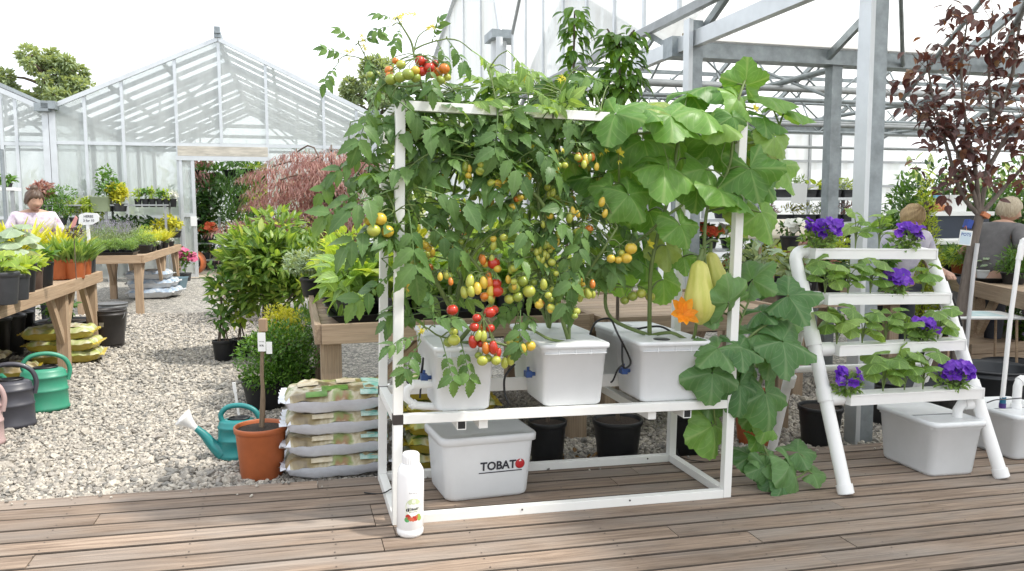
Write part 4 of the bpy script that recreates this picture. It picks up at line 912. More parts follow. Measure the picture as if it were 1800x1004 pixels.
def cluster(pl, anchor, av, items):
    A = dk(*anchor, av); 
    for (px, py, dv, rpx, col, sh) in items:
        p, r_ = fruit(pl, px, py, av+dv, rpx, col, sh); tp = p+Vector((0,0,r_*1.15)); m = (A+tp)/2+Vector((0,0,.012)); pl.st.tube([A, m, tp], .0022, 4, caps=False)
    pl.petiole(A, .004, .8)
def yflower(pl, px, py, v, n=6, size=.022, spread=.03, mat_=None):
    c = dk(px, py, v); ms = []
    for _ in range(n):
        p = c+rv(rF, spread*.6); nn = (Vector((0,-.8,.2))+rv(rF,.5)).normalized()
        for j in range(6):
            a = 2*PI*j/6; x = nn.orthogonal().normalized(); y = nn.cross(x); d = x*math.cos(a)+y*math.sin(a)-nn*.35
            ms.append(LM_(p, d, nn, size*rF.uniform(.8,1.2)))
    MB().inst(NARROW, ms).build('flower', mat_ or F_yel, pl.t, M=pl.inv)
P1 = Plant('tomato_plant', 'tomato plant rooted in the left front bin, red fruits hanging over it', 'tomato plant', dk(802,598,.15))
P2 = Plant('tomato_plant', 'tomato plant rooted in the middle front bin with dangling green fruits', 'tomato plant', dk(1000,598,.15))
P3 = Plant('tomato_plant', 'tall tomato plant in the back row bin behind the left front bin', 'tomato plant', Vector((.36,.56,zb+HB)))
P4 = Plant('tomato_plant', 'tall tomato plant in the back row bin, foliage behind the middle front bin', 'tomato plant', Vector((.93,.56,zb+HB)))
def dl_(pts, v): return [dk(x, y, v if not hasattr(v, '__len__') else v[i]) for i, (x, y) in enumerate(pts)]
# stems drawn after the photo
P1.stem(dl_([(802,602),(800,575),(788,535),(752,470),(725,420),(712,350),(708,280),(730,240),(752,190),(740,150)], [.15,.12,.08,.04,.05,.08,.1,.08,.05,.0]), .013, .005)
P1.stem(dl_([(804,604),(840,560),(868,520),(835,462),(795,430),(742,392),(715,350)], [.15,.05,0,.02,.03,.02,.0]), .012, .006)
P1.stem(dl_([(804,604),(856,600),(905,610),(935,602)], [.15,.0,-.02,-.03]), .009, .004)
P1.stem(dl_([(868,520),(905,500),(940,480),(985,440)], [0,.02,.04,.08]), .009, .005)
P1.stem(dl_([(727,92),(722,72),(706,45),(700,35)], 0), .006, .003); P1.stem(dl_([(740,150),(735,120),(727,92),(738,82),(760,74),(785,68)], 0), .006, .003)
P1.stem(dl_([(727,92),(735,65),(750,52)], 0), .004, .002); P1.stem(dl_([(740,150),(690,150),(655,120),(640,95),(630,75)], [0,0,.05,.05,.05]), .005, .002); P1.stem(dl_([(655,120),(640,105),(610,98),(595,105)], .05), .003, .002)
P1.stem(dl_([(712,350),(690,320),(650,290),(620,275),(598,295)], [.0,.02,.05,.08,.1]), .006, .002); P1.stem(dl_([(650,290),(625,270),(612,262)], .06), .004, .002)
P1.stem(dl_([(722,420),(700,395),(690,360),(680,340)], [0,-.03,-.03,0]), .006, .004)
P1.stem(dl_([(802,598),(770,590),(745,575),(735,600)], [.1,.0,-.04,-.06]), .005, .003)
P2.stem(dl_([(1000,600),(982,540),(965,480),(960,420),(955,360),(905,310),(870,260),(840,235),(815,230)], [.15,.1,.05,0,-.02,-.02,0,.0,.05]), .012, .007)
P2.stem(dl_([(960,420),(945,340),(965,300),(1000,270),(1035,215),(1055,195)], [.0,.05,.1,.05,.0,-.03]), .009, .004)
P2.stem(dl_([(1000,600),(1005,540),(1040,470),(1060,440),(1085,400)], [.15,.1,.05,.0,.0]), .010, .006)
P2.stem(dl_([(1000,602),(965,596),(935,580),(905,575)], [.15,.05,.02,.0]), .008, .005)
P2.stem(dl_([(870,260),(875,200),(868,160),(860,120)], [.0,-.03,-.03,.0]), .006, .003)
P2.stem(dl_([(955,360),(985,250),(990,190),(985,160)], [.05,.05,.0,.05]), .006, .003)
for pl, u0 in ((P3, .36), (P4, .93)):
    for k in range(4):
        pts = [Vector((u0, .56, zb+HB-.02))]
        du = rF.uniform(-.16,.16)+(.05 if u0<.5 else -.02); 
        for j in range(1, 6): pts.append(Vector((u0+du*j*.4+rF.gauss(0,.05), .56-.03*j+rF.gauss(0,.05), zb+HB+.24*j+rF.gauss(0,.02))))
        pl.stem(pts, .011, .004)
# foliage regions: px0 py0 px1 py1 v0 v1 count size kind
def tleaf(pl, px, py, v, size, kind='tom', spread=1.0):
    p = dk(px, py, v); a = rF.uniform(0, 2*PI)
    d = Vector((math.cos(a)*.8, math.sin(a)*.6-.25, rF.uniform(-.55,.35))); n = Vector((0,-.45,1))+rv(rF,.35)
    pl.leaf(kind, p-d.normalized()*size*.4, d, n, size, True, rF.choice(TCOMP))
REG = [(690,185,880,300,-.04,.15,30,.27,'tom'),(880,190,1060,310,-.04,.15,30,.26,'tom'),(690,190,1080,310,.2,.6,46,.28,'tomy'),(690,300,900,420,-.05,.15,12,.26,'tom'),(700,320,900,450,.2,.6,12,.26,'tomy'),
       (900,310,1070,470,-.05,.15,22,.25,'tom'),(900,300,1080,500,.2,.6,22,.26,'tomy'),(640,300,720,430,-.06,.1,9,.24,'tom'),(600,270,690,330,.0,.4,7,.22,'tom'),(645,140,720,215,.0,.3,10,.21,'tom'),
       (700,140,860,190,.0,.4,18,.22,'tom'),(820,105,930,190,-.03,.3,16,.22,'tomy'),(880,130,1060,200,-.02,.5,24,.23,'tom'),(930,160,1010,200,-.05,.2,8,.2,'tomy'),(690,470,790,560,.1,.6,8,.24,'tom'),
       (930,440,1040,560,-.03,.3,7,.22,'tom'),(880,520,930,580,-.05,.1,3,.18,'tom'),(860,380,960,460,-.05,.1,3,.22,'tom'),(720,430,830,520,.15,.5,5,.22,'tomy'),(1010,330,1100,480,.1,.4,10,.24,'tom')]
for x0, y0, x1, y1, v0, v1, n, sz, kd in REG:
    for _ in range(n):
        px, py, v = rF.uniform(x0,x1), rF.uniform(y0,y1), rF.uniform(v0,v1)
        pl = (P1 if px < 870 else P2) if v < .2 else (P3 if px < 860 else P4)
        tleaf(pl, px, py, v, sz*rF.uniform(.8,1.2), kd)
# large showpiece leaves at the front
for px, py, v, sz, d, pl in ((700,330,-.06,.34,(-.75,-.3,-.25),P1),(735,330,-.07,.36,(.9,-.2,-.2),P1),(718,370,-.09,.40,(.1,-.35,-.9),P1),(690,375,-.08,.34,(-.8,-.2,-.45),P1),(740,385,-.06,.32,(.75,-.2,-.55),P1),(655,175,-.02,.30,(-.3,-.3,-.85),P1),(690,170,-.05,.34,(.7,-.3,-.5),P1),
   (755,110,-.06,.2,(.0,-.5,-.8),P1),(648,270,.05,.24,(-.8,-.2,-.4),P1),(640,330,.0,.3,(-.7,-.2,-.5),P1),(875,190,-.05,.3,(-.1,-.4,-.85),P2),(860,240,-.05,.33,(.5,-.4,-.6),P2),(990,430,-.03,.3,(.1,-.4,-.8),P2),(925,240,-.05,.3,(.6,-.3,-.6),P2),(915,545,-.05,.24,(-.1,-.4,-.85),P2),(1030,380,-.04,.26,(-.3,-.4,-.8),P2),(900,350,-.05,.26,(.3,-.4,-.75),P2),(980,470,-.04,.28,(.15,-.35,-.9),P2),
   (690,480,.0,.3,(-.8,-.1,-.6),P1),(780,610,-.08,.22,(.2,-.4,-.8),P1),(810,600,-.06,.25,(.2,-.35,-.85),P1),(735,590,-.07,.2,(-.7,-.3,-.1),P1),(745,560,-.06,.2,(.7,-.3,.1),P1),(765,575,-.07,.18,(-.2,-.3,.8),P1),(740,600,-.08,.22,(-.5,-.3,-.7),P1),
   (595,110,.05,.16,(-.5,-.2,-.7),P1),(705,45,0,.14,(-.3,-.3,-.8),P1),(695,35,0,.12,(-.8,0,.3),P1),(690,45,0,.12,(-.8,0,-.2),P1),(785,68,0,.2,(.6,-.2,-.7),P1),(760,72,0,.13,(.2,-.3,.7),P1),(770,76,0,.15,(.3,-.4,-.7),P1),(630,75,.05,.15,(.7,0,.4),P1),(625,80,.05,.13,(-.5,0,.6),P1),(640,95,.05,.13,(.4,-.3,-.7),P1),(610,98,.05,.14,(-.7,-.2,.2),P1),(600,290,.1,.22,(-.5,-.2,-.7),P1),(625,272,.08,.16,(.8,-.2,.1),P1),(645,280,.05,.2,(.5,-.3,.6),P1)):
    p = dk(px, py, v); n = Vector((0,-.75,.7))+rv(rF,.15); pl.leaf('tom', p, Vector(d), n, sz, True, rF.choice(TCOMP))
# fruit
cluster(P1, (742,98), -.03, [(738,107,0,9,'red','r'),(755,119,-.02,9,'red','r'),(781,121,-.01,9.5,'orange','r'),(770,127,.01,9,'orange','r'),(705,114,0,8.5,'lime','r'),(685,133,0,7,'orange','r'),(684,124,.02,8,'orange','r'),(687,140,-.02,10,'green','r'),(703,136,-.04,10,'green','r'),(717,131,-.05,10.5,'green','r'),(730,124,-.04,8,'yellow','r'),(731,137,-.03,9,'green','r'),(741,126,0,9,'red','r'),(786,136,.01,7,'lime','r'),(774,141,-.02,8,'green','r'),(759,129,.02,9,'orange','r'),(695,107,.02,6,'orange','r'),(748,112,.03,8,'red','r'),(765,112,.03,7,'red','r')])
cluster(P1, (655,118), .04, [(651,133,0,8,'green','r'),(662,131,.02,7,'green','r')])
cluster(P1, (670,372), -.09, [(648,388,0,9,'yellow','r'),(668,385,-.02,12,'yellow','r'),(657,405,-.03,12,'lime','r'),(681,407,.0,11.5,'yellow','r')])
cluster(P1, (702,222), .06, [(686,238,0,9,'lime','r'),(717,233,0,8,'yellow','r'),(692,212,.03,7,'green','r')])
cluster(P1, (723,480), .02, [(711,498,0,8,'yellow','pp'),(722,503,-.02,9,'yellow','pp'),(734,500,0,9,'yellow','pp'),(716,488,.02,7,'lime','pp')])
cluster(P2, (882,310), -.03, [(864,322,0,8,'lime','r'),(875,324,0,9,'yellow','r'),(886,320,0,9,'yellow','p'),(897,315,0,8,'lime','p'),(907,323,.02,8,'lime','p'),(921,318,0,7,'green','r'),(915,326,0,7,'lime','r'),(899,328,.02,7,'lime','p')])
cluster(P1, (846,480), -.03, [(826,494,-.01,10,'lime','p'),(816,514,0,9,'lime','p'),(828,512,-.02,9,'lime','p'),(839,507,-.02,9.5,'yellow','p'),(850,497,0,9.5,'yellow','p'),(860,497,.01,9,'orange','p'),(862,512,.0,9,'yellow','p')])
cluster(P1, (868,480), -.01, [(868,463,.01,11.5,'red','r'),(872,499,0,10,'red','r'),(874,512,-.02,11,'red','r'),(858,487,.02,9,'orange','p'),(864,522,.0,8,'orange','p')])
cluster(P2, (912,485), -.02, [(918,494,0,11,'green','r'),(904,506,0,11,'green','r'),(930,512,-.01,12,'lime','r'),(910,522,0,10,'green','r'),(895,526,.01,9,'lime','r'),(938,497,.02,7,'green','r'),(884,512,.03,8,'green','r')])
cluster(P1, (796,530), -.05, [(795,545,0,10.5,'red','r')])
cluster(P1, (850,560), -.08, [(861,549,.02,11,'red','r'),(868,545,.04,9,'red','r'),(838,559,0,8,'red','r'),(834,575,0,9,'red','r'),(846,575,.02,7,'orange','r'),(862,577,0,8,'red','r'),(850,583,.01,6,'orange','r'),(831,601,0,10,'red','p'),(846,603,.02,9,'red','r'),(841,590,-.02,8,'lime','p'),(850,591,-.02,8,'lime','p'),(854,612,-.02,9,'orange','p'),(867,611,-.03,10.5,'red','p'),(875,621,0,8,'red','p'),(848,634,-.02,10,'lime','r'),(857,630,0,8,'green','r'),(872,634,-.02,9,'lime','r'),(841,625,.02,7,'green','r')])
cluster(P1, (800,585), -.05, [(798,598,-.02,11,'lime','r'),(797,583,0,8,'lime','r'),(788,602,.02,9,'green','r')])
cluster(P2, (910,592), -.06, [(897,600,0,8,'lime','r'),(908,597,0,9,'yellow','r'),(905,620,0,8.5,'lime','r'),(918,611,-.02,9,'yellow','p'),(932,608,0,10,'yellow','r'),(898,632,0,9,'lime','p'),(887,638,0,8.5,'lime','p'),(901,610,.02,7,'yellow','r')])
cluster(P2, (955,430), -.02, [(943,443,0,6,'lime','p'),(950,440,0,6,'lime','p'),(957,446,0,6,'lime','p'),(946,455,0,6,'lime','p'),(954,457,0,6,'lime','p'),(966,440,.02,6,'lime','r'),(972,434,.02,6,'yellow','r'),(962,450,.01,6,'lime','p')])
cluster(P2, (1090,430), -.02, [(1109,437,0,11,'yellow','r'),(1074,455,0,8,'yellow','r'),(1087,457,0,7,'yellow','r'),(1101,454,0,10,'yellow','r'),(1092,445,.02,7,'lime','r')])
cluster(P2, (990,525), -.02, [(976,545,0,7,'lime','p'),(989,547,0,7,'lime','p'),(1002,551,0,7.5,'yellow','p'),(982,535,.02,6,'lime','p')])
cluster(P4, (1110,505), .2, [(1112,521,0,9,'green','r'),(1127,516,0,9,'lime','r'),(1098,528,.02,8,'green','r'),(1020,522,.0,8,'lime','p'),(1008,518,.02,7,'lime','p'),(1143,522,.02,9,'lime','r')])
cluster(P2, (1010,490), .05, [(1013,498,0,5,'yellow','r'),(1020,492,0,5,'yellow','r'),(1024,500,0,5,'yellow','r'),(1016,508,0,5,'yellow','r'),(1008,505,0,5,'lime','r'),(1022,512,0,5,'lime','r')])
cluster(P3, (800,260), .3, [(802,268,0,9,'green','r'),(785,300,0,9,'green','r'),(745,300,0,8,'green','p'),(760,296,0,8,'lime','p')])
for px, py, v, n in ((700,30,0,6),(720,22,0,4),(752,52,0,5),(632,75,.05,5),(618,90,.05,4),(645,265,.06,7),(635,255,.07,4),(775,135,0,4),(930,245,-.03,5),(990,140,.0,3),(925,142,0,3),(1065,268,-.02,3),(1088,270,-.02,3),(985,262,-.02,3),(738,580,-.06,4),(1010,180,-.03,3)): yflower(P1 if px < 870 else P2, px, py, v, n, .019, .022)

# ---------------------------------------------------------------- squash in the right bin
Q1 = Plant('squash_plant', 'climbing squash plant in the right front bin with broad leaves and pale green fruits', 'squash plant', dk(1142,588,.24))
Q1.stem(dl_([(1142,590),(1142,540),(1145,470),(1160,400),(1180,330),(1190,260),(1200,215)], [.24,.2,.15,.12,.1,.1,.12]), .013, .008)
Q1.stem(dl_([(1142,590),(1075,560),(1065,510),(1090,450),(1140,410),(1165,385),(1200,360)], [.24,.3,.3,.2,.1,.05,.05]), .011, .007)
Q1.stem(dl_([(1240,470),(1238,430),(1245,360),(1270,320),(1285,280),(1290,215),(1300,170),(1310,140)], [.05,.05,.06,.03,.0,.0,.0,.05]), .010, .006)
Q1.stem(dl_([(1142,590),(1180,585),(1215,598),(1225,560),(1230,480),(1240,440)], [.24,.15,.1,.05,.03,.05]), .010, .008)
Q1.stem(dl_([(1200,215),(1130,235),(1080,225),(1050,235)], [.12,.1,.15,.2]), .008, .005)
Q1.stem(dl_([(1180,330),(1110,330),(1080,320)], [.1,.05,.1]), .007, .005); Q1.stem(dl_([(1290,250),(1330,250),(1370,220)], [0,.05,.1]), .007, .004)
def sleaf(pl, px, py, v, diam, th, f, kind='sq', TT=SQ, pet=True):
    p = dk(px, py, v); d = (CAM-(MD @ p)).length; s = diam*d/FPX*.93; a = R(th)
    e = 1-f; td = Vector((math.cos(a), -.3*e-.35*f, math.sin(a)*(.35+.65*f)-.25*e)); f2 = f*.85; n = Vector((0, -.2-f2*1.0, 1.15-f2*.8))+rv(rF, .2)
    T_ = rF.choice(TT); pl.lv.setdefault(kind, []).append((T_, LM_(p, td, n, s)))
    if pet: pl.petiole(p-Vector((0,0,.005)), .0045, .7)
for a in [(1165,182,.25,100,10,.25),(1080,212,.15,112,200,.45),(1163,212,.1,98,-10,.35),(1250,197,.1,110,170,.3),(1262,154,.15,100,160,.3),(1310,150,.05,75,95,.8),(1296,172,.0,78,-60,.7),(1345,170,.1,98,0,.4),(1383,192,.15,88,-15,.5),(1340,207,.05,82,-20,.35),(1362,240,.0,72,-60,.8),
          (1130,245,.1,112,-80,.75),(1070,250,.2,90,-120,.6),(1165,290,-.03,118,-20,.45),(1105,342,-.02,92,-60,.8),(1075,330,.05,80,-130,.7),(1190,250,.3,95,-80,.8),(1250,250,.25,88,-60,.85),(1240,297,.05,78,180,.6),(1262,332,-.05,104,-30,.45),(1225,330,.2,80,-100,.7),(1330,302,-.02,98,-60,.95),(1345,262,.15,100,-70,.8),(1372,292,.2,90,-60,.7),
          (1337,372,.1,98,-75,.8),(1310,375,.2,70,-90,.7),(1195,395,.0,78,-70,.75),(1170,430,.2,82,-90,.8),(1130,440,.3,92,-80,.8),(1165,490,.3,80,-90,.7),(1040,312,.3,82,-100,.7),(1000,285,.35,80,-120,.6),(1045,240,.3,85,-140,.5),(1215,285,.35,90,-90,.8),(1290,270,.3,85,-80,.8),(1110,290,.3,90,-100,.7),(1140,370,.35,90,-80,.7),(1110,410,.35,85,-95,.8),(1200,450,.35,60,-80,.8),
          (1100,190,.4,95,20,.3),(1210,165,.35,90,30,.3),(1030,210,.35,80,180,.4),(1320,230,.3,85,-40,.6),(1085,480,.4,75,-80,.7),(1280,345,.25,70,-70,.7),(1082,200,-.06,105,-115,.45),(1135,192,-.05,95,170,.3),(1178,203,-.07,112,-25,.3),(1235,196,-.06,100,160,.3),(1288,205,-.06,62,-80,.6),(1268,215,-.05,80,-140,.5),(1318,296,-.06,100,-80,.9),(1296,345,-.05,78,-40,.5)]: sleaf(Q1, *a)
for _ in range(54):
    pl = rF.choice((P1, P2, P2, P3, P4)); x0, x1 = {id(P1):(735,880), id(P2):(880,1060), id(P3):(740,900), id(P4):(900,1090)}[id(pl)]
    cx, cy, vv = rF.uniform(x0, x1), rF.uniform(270, 545), rF.uniform(-.075, .04) if pl in (P1, P2) else rF.uniform(.2, .45)
    cluster(pl, (cx, cy-14), vv, [(cx+rF.uniform(-14,14), cy+rF.uniform(-9,14), rF.uniform(-.02,.02), rF.uniform(5.5,8.5), rF.choice(('lime','lime','yellow','green','yellow','orange' if rF.random() < .4 else 'lime')), rF.choice('rrpp')) for _ in range(rF.randint(2,4))])
def squash(pl, px, py, v, wpx, hpx, lean=0, col=None):
    p = dk(px, py, v); d = (CAM-(MD @ p)).length; w_ = wpx*d/FPX/2; h = hpx*d/FPX; mb = MB(); n = 40; rings = []
    for i in range(15):
        t = i/14; rr = w_*np.interp(t, [0,.08,.25,.45,.65,.85,.95,1], [.12,.62,.97,1.0,.78,.60,.45,.10])
        rings.append([Vector((math.cos(2*PI*k/n)*rr*(1+.035*math.cos(8*2*PI*k/n)), math.sin(2*PI*k/n)*rr*(1+.035*math.cos(8*2*PI*k/n)), -h/2+h*t)) for k in range(n)])
    mb.loft(rings); mb.tube([(0,0,h*.49),(.01,0,h*.56),(.02,0,h*.66)], [w_*.22,w_*.15,w_*.13], 7, 1)
    mb.build('squash', [mat('squash_skin', (.46,.48,.09), .45, col2=(.60,.56,.17), nscale=5, stretch=(6,6,.7)), M_stem], pl.t, M=pl.inv @ Matrix.Translation(p) @ Matrix.Rotation(lean, 4, 'Y'))
    pl.petiole(p+Vector((0,0,h*.66)), .007, .5)
squash(Q1, 1230, 514, .0, 53, 112, -.06); squash(Q1, 1259, 490, .1, 42, 96, -.3)
def bloom(pl, px, py, v, size, tilt=(0,-.3,1), n=6, T_=None, m_=None):
    c = dk(px, py, v); N = Vector(tilt).normalized(); x = N.orthogonal().normalized(); y = N.cross(x); ms = []
    for j in range(n):
        a = 2*PI*j/n+rF.uniform(-.15,.15); d = (x*math.cos(a)+y*math.sin(a))*1.0+N*.35; ms.append(LM_(c, d, N-(x*math.cos(a)+y*math.sin(a))*.4, size*rF.uniform(.85,1.1)))
    MB().inst(leaf_T(.55, 6, .25, -.15, prof=lambda t: math.sin(PI*t**.75)**.7), ms).build('flower', m_ or F_ora, pl.t, M=pl.inv); pl.petiole(c, .005)
bloom(Q1, 1200, 553, -.06, .092, (-.1,-1,.5), 8); 
for px, py, v in ((1325,192,-.03),(1088,270,-.03),(1140,430,.05)): bloom(Q1, px, py, v, .034, (.5,-.8,.4), 5, m_=F_yel)
# tendrils
for pts in ([(1185,300),(1195,270),(1190,235)], [(1275,250),(1268,280),(1280,300),(1262,330)], [(1160,240),(1175,290),(1168,330)]): Q1.st.tube(smooth(dl_(pts, -.05)), .0022, 4)
Q1.finish({'sq': L_sq})
for pl in (P1, P2, P3, P4): pl.finish({'tom': L_tom, 'tomy': L_tomy})
# ---------------------------------------------------------------- courgette spilling down the right end
bq = MDi @ gnd(1327, 778); bq.z = 0; POT_R = MD @ Vector((bq.x, bq.y, 0)); POT_R.z = gz(POT_R.x)
tp_ = thing('plant_pot', 'terracotta-red pot behind the right end of the frame under the courgette leaves', 'pot', POT_R); add_pot(tp_, .155, .36, M_terra)
base = MDi @ (POT_R+Vector((0,0,.34)))
Q2 = Plant('courgette_plant', 'courgette plant with deeply cut leaves spilling down the right end of the frame', 'courgette plant', base)
hub = dk(1285, 628, .12)
Q2.stem([base, base+Vector((-.02,-.08,.2)), hub+Vector((.02,.05,-.06)), hub], .014, .012)
for pts, v in (([(1285,628),(1300,570),(1325,510)], [.12,.08,.1]),([(1285,628),(1320,590),(1360,560),(1385,520)], [.12,.05,.05,.05]),([(1285,628),(1340,610),(1385,612)], [.12,.0,-.02]),([(1285,628),(1260,660),(1255,720),(1262,760)], [.12,.05,.05,.1]),([(1285,628),(1300,670),(1330,740),(1345,790),(1375,840),(1410,835),(1420,815)], [.12,.1,.15,.1,.02,.0,.0])): Q2.stem(dl_(pts, v), .008, .005)
for a in [(1280,532,-.06,95,100,.75),(1262,612,-.06,85,-150,.5),(1252,655,-.06,100,-100,.85),(1300,610,-.06,80,-20,.5),(1283,532,.05,60,100,.8),(1322,492,.12,80,60,.7),(1250,545,.02,62,-170,.7),(1337,548,.1,70,40,.4),(1385,520,.05,100,25,.45),(1375,600,-.05,112,-20,.65),(1330,588,.05,85,20,.4),(1352,620,.05,80,-30,.5),(1250,640,.0,95,-110,.8),(1300,675,-.02,100,-95,.95),(1345,690,.0,115,-85,.95),(1330,720,.2,80,-70,.8),(1250,700,.1,72,-110,.8),(1310,630,.1,70,-60,.6),(1340,500,.2,60,90,.7),(1370,570,.15,70,10,.5)]: sleaf(Q2, *a, kind='cz', TT=SQL)
for a in [(1252,748,.06,100,-85,.95),(1240,690,.2,80,-100,.8),(1345,745,.1,55,-40,.7),(1330,770,.15,50,-60,.6)]: sleaf(Q2, *a, kind='sq')
for a in [(1348,800,.1,75,-20,.45),(1388,818,.0,80,-70,.6),(1402,795,.05,58,25,.4),(1428,832,.0,42,10,.5),(1375,852,-.02,52,-60,.4),(1320,802,.15,60,190,.5),(1360,835,.03,60,-120,.5),(1345,820,.05,60,-90,.6)]: sleaf(Q2, *a, kind='cz', TT=SQ)
for px, py, v in ((1292,615,.02),): bloom(Q2, px, py, v, .12, (.25,-.3,-1), 4)
Q2.finish({'sq': L_sq, 'cz': L_sqd})
# ================================================================== generic potted plants
def flowers(mb_list, seed, blobs, n, size, tm=ROUND, k=5, face=(0,-.3,1)):
    r_ = random.Random(seed); ms = []
    for _ in range(n):
        c, rad = r_.choice(blobs); p, v = sph(r_, c, rad, 1.6); N = (v+Vector(face)*.7+rv(r_,.25)).normalized(); x = N.orthogonal().normalized(); y = N.cross(x); a0 = r_.uniform(0,6)
        p = Vector(c)+Vector((v.x*rad[0], v.y*rad[1], abs(v.z)*rad[2]*1.05)) if True else p
        for j in range(k):
            a = a0+2*PI*j/k; d = x*math.cos(a)+y*math.sin(a)+N*.25; ms.append(LM_(p, d, N-d*.3, size*r_.uniform(.8,1.15)))
    return ms
def plant(t, kind, Rr, H, z0, seed, n=None, size=None, mt=None, fm=None, fn=None):
    r_ = random.Random(seed); mb = MB(); st = MB(); M0 = mt; fl = None
    if kind in ('leafy', 'herb', 'ball', 'flower', 'sage'):
        sz = size or {'leafy': .075, 'herb': .03, 'ball': .035, 'flower': .04, 'sage': .04}[kind]; tm = {'leafy': OVATE, 'herb': NARROW, 'ball': LEAF, 'flower': OVATE, 'sage': NARROW}[kind]
        bl = lumpy(seed, (0,0,z0+H*.55), (Rr,Rr,H*.52), 5, .5); n = n or int(min(900, 1.6*(Rr*Rr*4+Rr*H*4)/(sz*sz*.35)))
        mb.inst(tm, bush(seed, bl, n, sz, tm, .35))
        for _ in range(5): st.tube([(0,0,z0-.03),(r_.uniform(-.3,.3)*Rr,r_.uniform(-.3,.3)*Rr,z0+H*.5),(r_.uniform(-.6,.6)*Rr,r_.uniform(-.6,.6)*Rr,z0+H*.8)], .004, 4)
        if fm: fl = flowers(None, seed+1, bl[:1]+bl[1:4], fn or 20, size*1.0 if size else .03)
        M0 = mt or {'leafy': L_mid, 'herb': L_grass, 'ball': L_dark, 'flower': L_mid, 'sage': L_sage}[kind]
    elif kind == 'grass':
        ms = []
        for _ in range(n or 130):
            a = r_.uniform(0,2*PI); q = r_.random()**.5*Rr*.55; p = Vector((math.cos(a)*q, math.sin(a)*q, z0-.02)); d = Vector((math.cos(a)*r_.uniform(0,.75), math.sin(a)*r_.uniform(0,.75), 1)); ms.append(LM_(p, d, Vector((-d.x,-d.y,.5))+rv(r_,.2), H*r_.uniform(.6,1.15)))
        mb.inst(BLADE, ms); M0 = mt or L_grass
        if fm: fl = [LM_(Vector((m[0][3],m[1][3],m[2][3]))+Vector((m[0][1],m[1][1],m[2][1]))*.93, (r_.gauss(0,.5),r_.gauss(0,.5),1), (0,-1,.2), H*.17) for m in ms[::3] for _ in range(3)]
    elif kind == 'lav':
        ms = []; tips = []
        for _ in range(n or 90):
            a = r_.uniform(0,2*PI); q = r_.random()**.5*Rr; p = Vector((math.cos(a)*q*.7, math.sin(a)*q*.7, z0)); h = H*r_.uniform(.6,1.1); d = Vector((math.cos(a)*.25*q/Rr+r_.gauss(0,.06), math.sin(a)*.25*q/Rr, 1)).normalized(); e = p+d*h
            st.tube([p, e], .0016, 3, caps=False)
            for j in range(4): tips.append(LM_(e-d*(j*.014), (r_.gauss(0,.6),r_.gauss(0,.6),1), (r_.gauss(0,1),-1,.2), .022))
            for j in range(5): ms.append(LM_(p+d*h*r_.uniform(.05,.6), (math.cos(a+j),math.sin(a+j),.9), (0,0,1), .04))
        mb.inst(NARROW, ms); M0 = mt or L_sage; fl = tips
    elif kind == 'bigleaf':
        ms = []
        for j in range(n or 9):
            a = 2.4*j+r_.uniform(-.3,.3); q = Rr*(.35+.65*j/(n or 9)); h = z0+H*(1-.75*j/(n or 9)); p = Vector((math.cos(a)*q*.75, math.sin(a)*q*.75, h)); st.tube(smooth([Vector((0,0,z0-.02)), Vector((p.x*.4,p.y*.4,h*.75+z0*.25)), p], 3), .004, 4, caps=False)
            ms.append((r_.choice(CUC), LM_(p, (math.cos(a),math.sin(a),-.25), (math.cos(a)*.3,math.sin(a)*.3-.25,1), (size or .13)*r_.uniform(.75,1.2))))
        for T_ in CUC: mb.inst(T_, [m for q, m in ms if q is T_])
        M0 = mt or L_sq
    o = mb.build('foliage', M0, t)
    if st.n: st.build('stem', M_stem, t)
    if fl: fo = MB().inst(ROUND if kind != 'lav' else NARROW, fl).build('flower', fm or F_lav, t)
    if fl and kind in ('lav', 'flower') and len(fl) > 100: fo['kind'] = 'stuff'
    return o
def potted(label, M, r, h, pm, kind, Rr, H, seed, name='potted_plant', cat='potted plant', group=None, tag_=False, **k):
    t = thing(name, label, cat, M, group); p_ = add_pot(t, r, h, pm); plant(t, kind, Rr, H, h-.02, seed, **k)
    if tag_: MB().box((-.012,-.001,0),(.012,.001,.018)).build('price_label', M_paper, p_, M=T(0,-r*.93,h*.5))
    return t
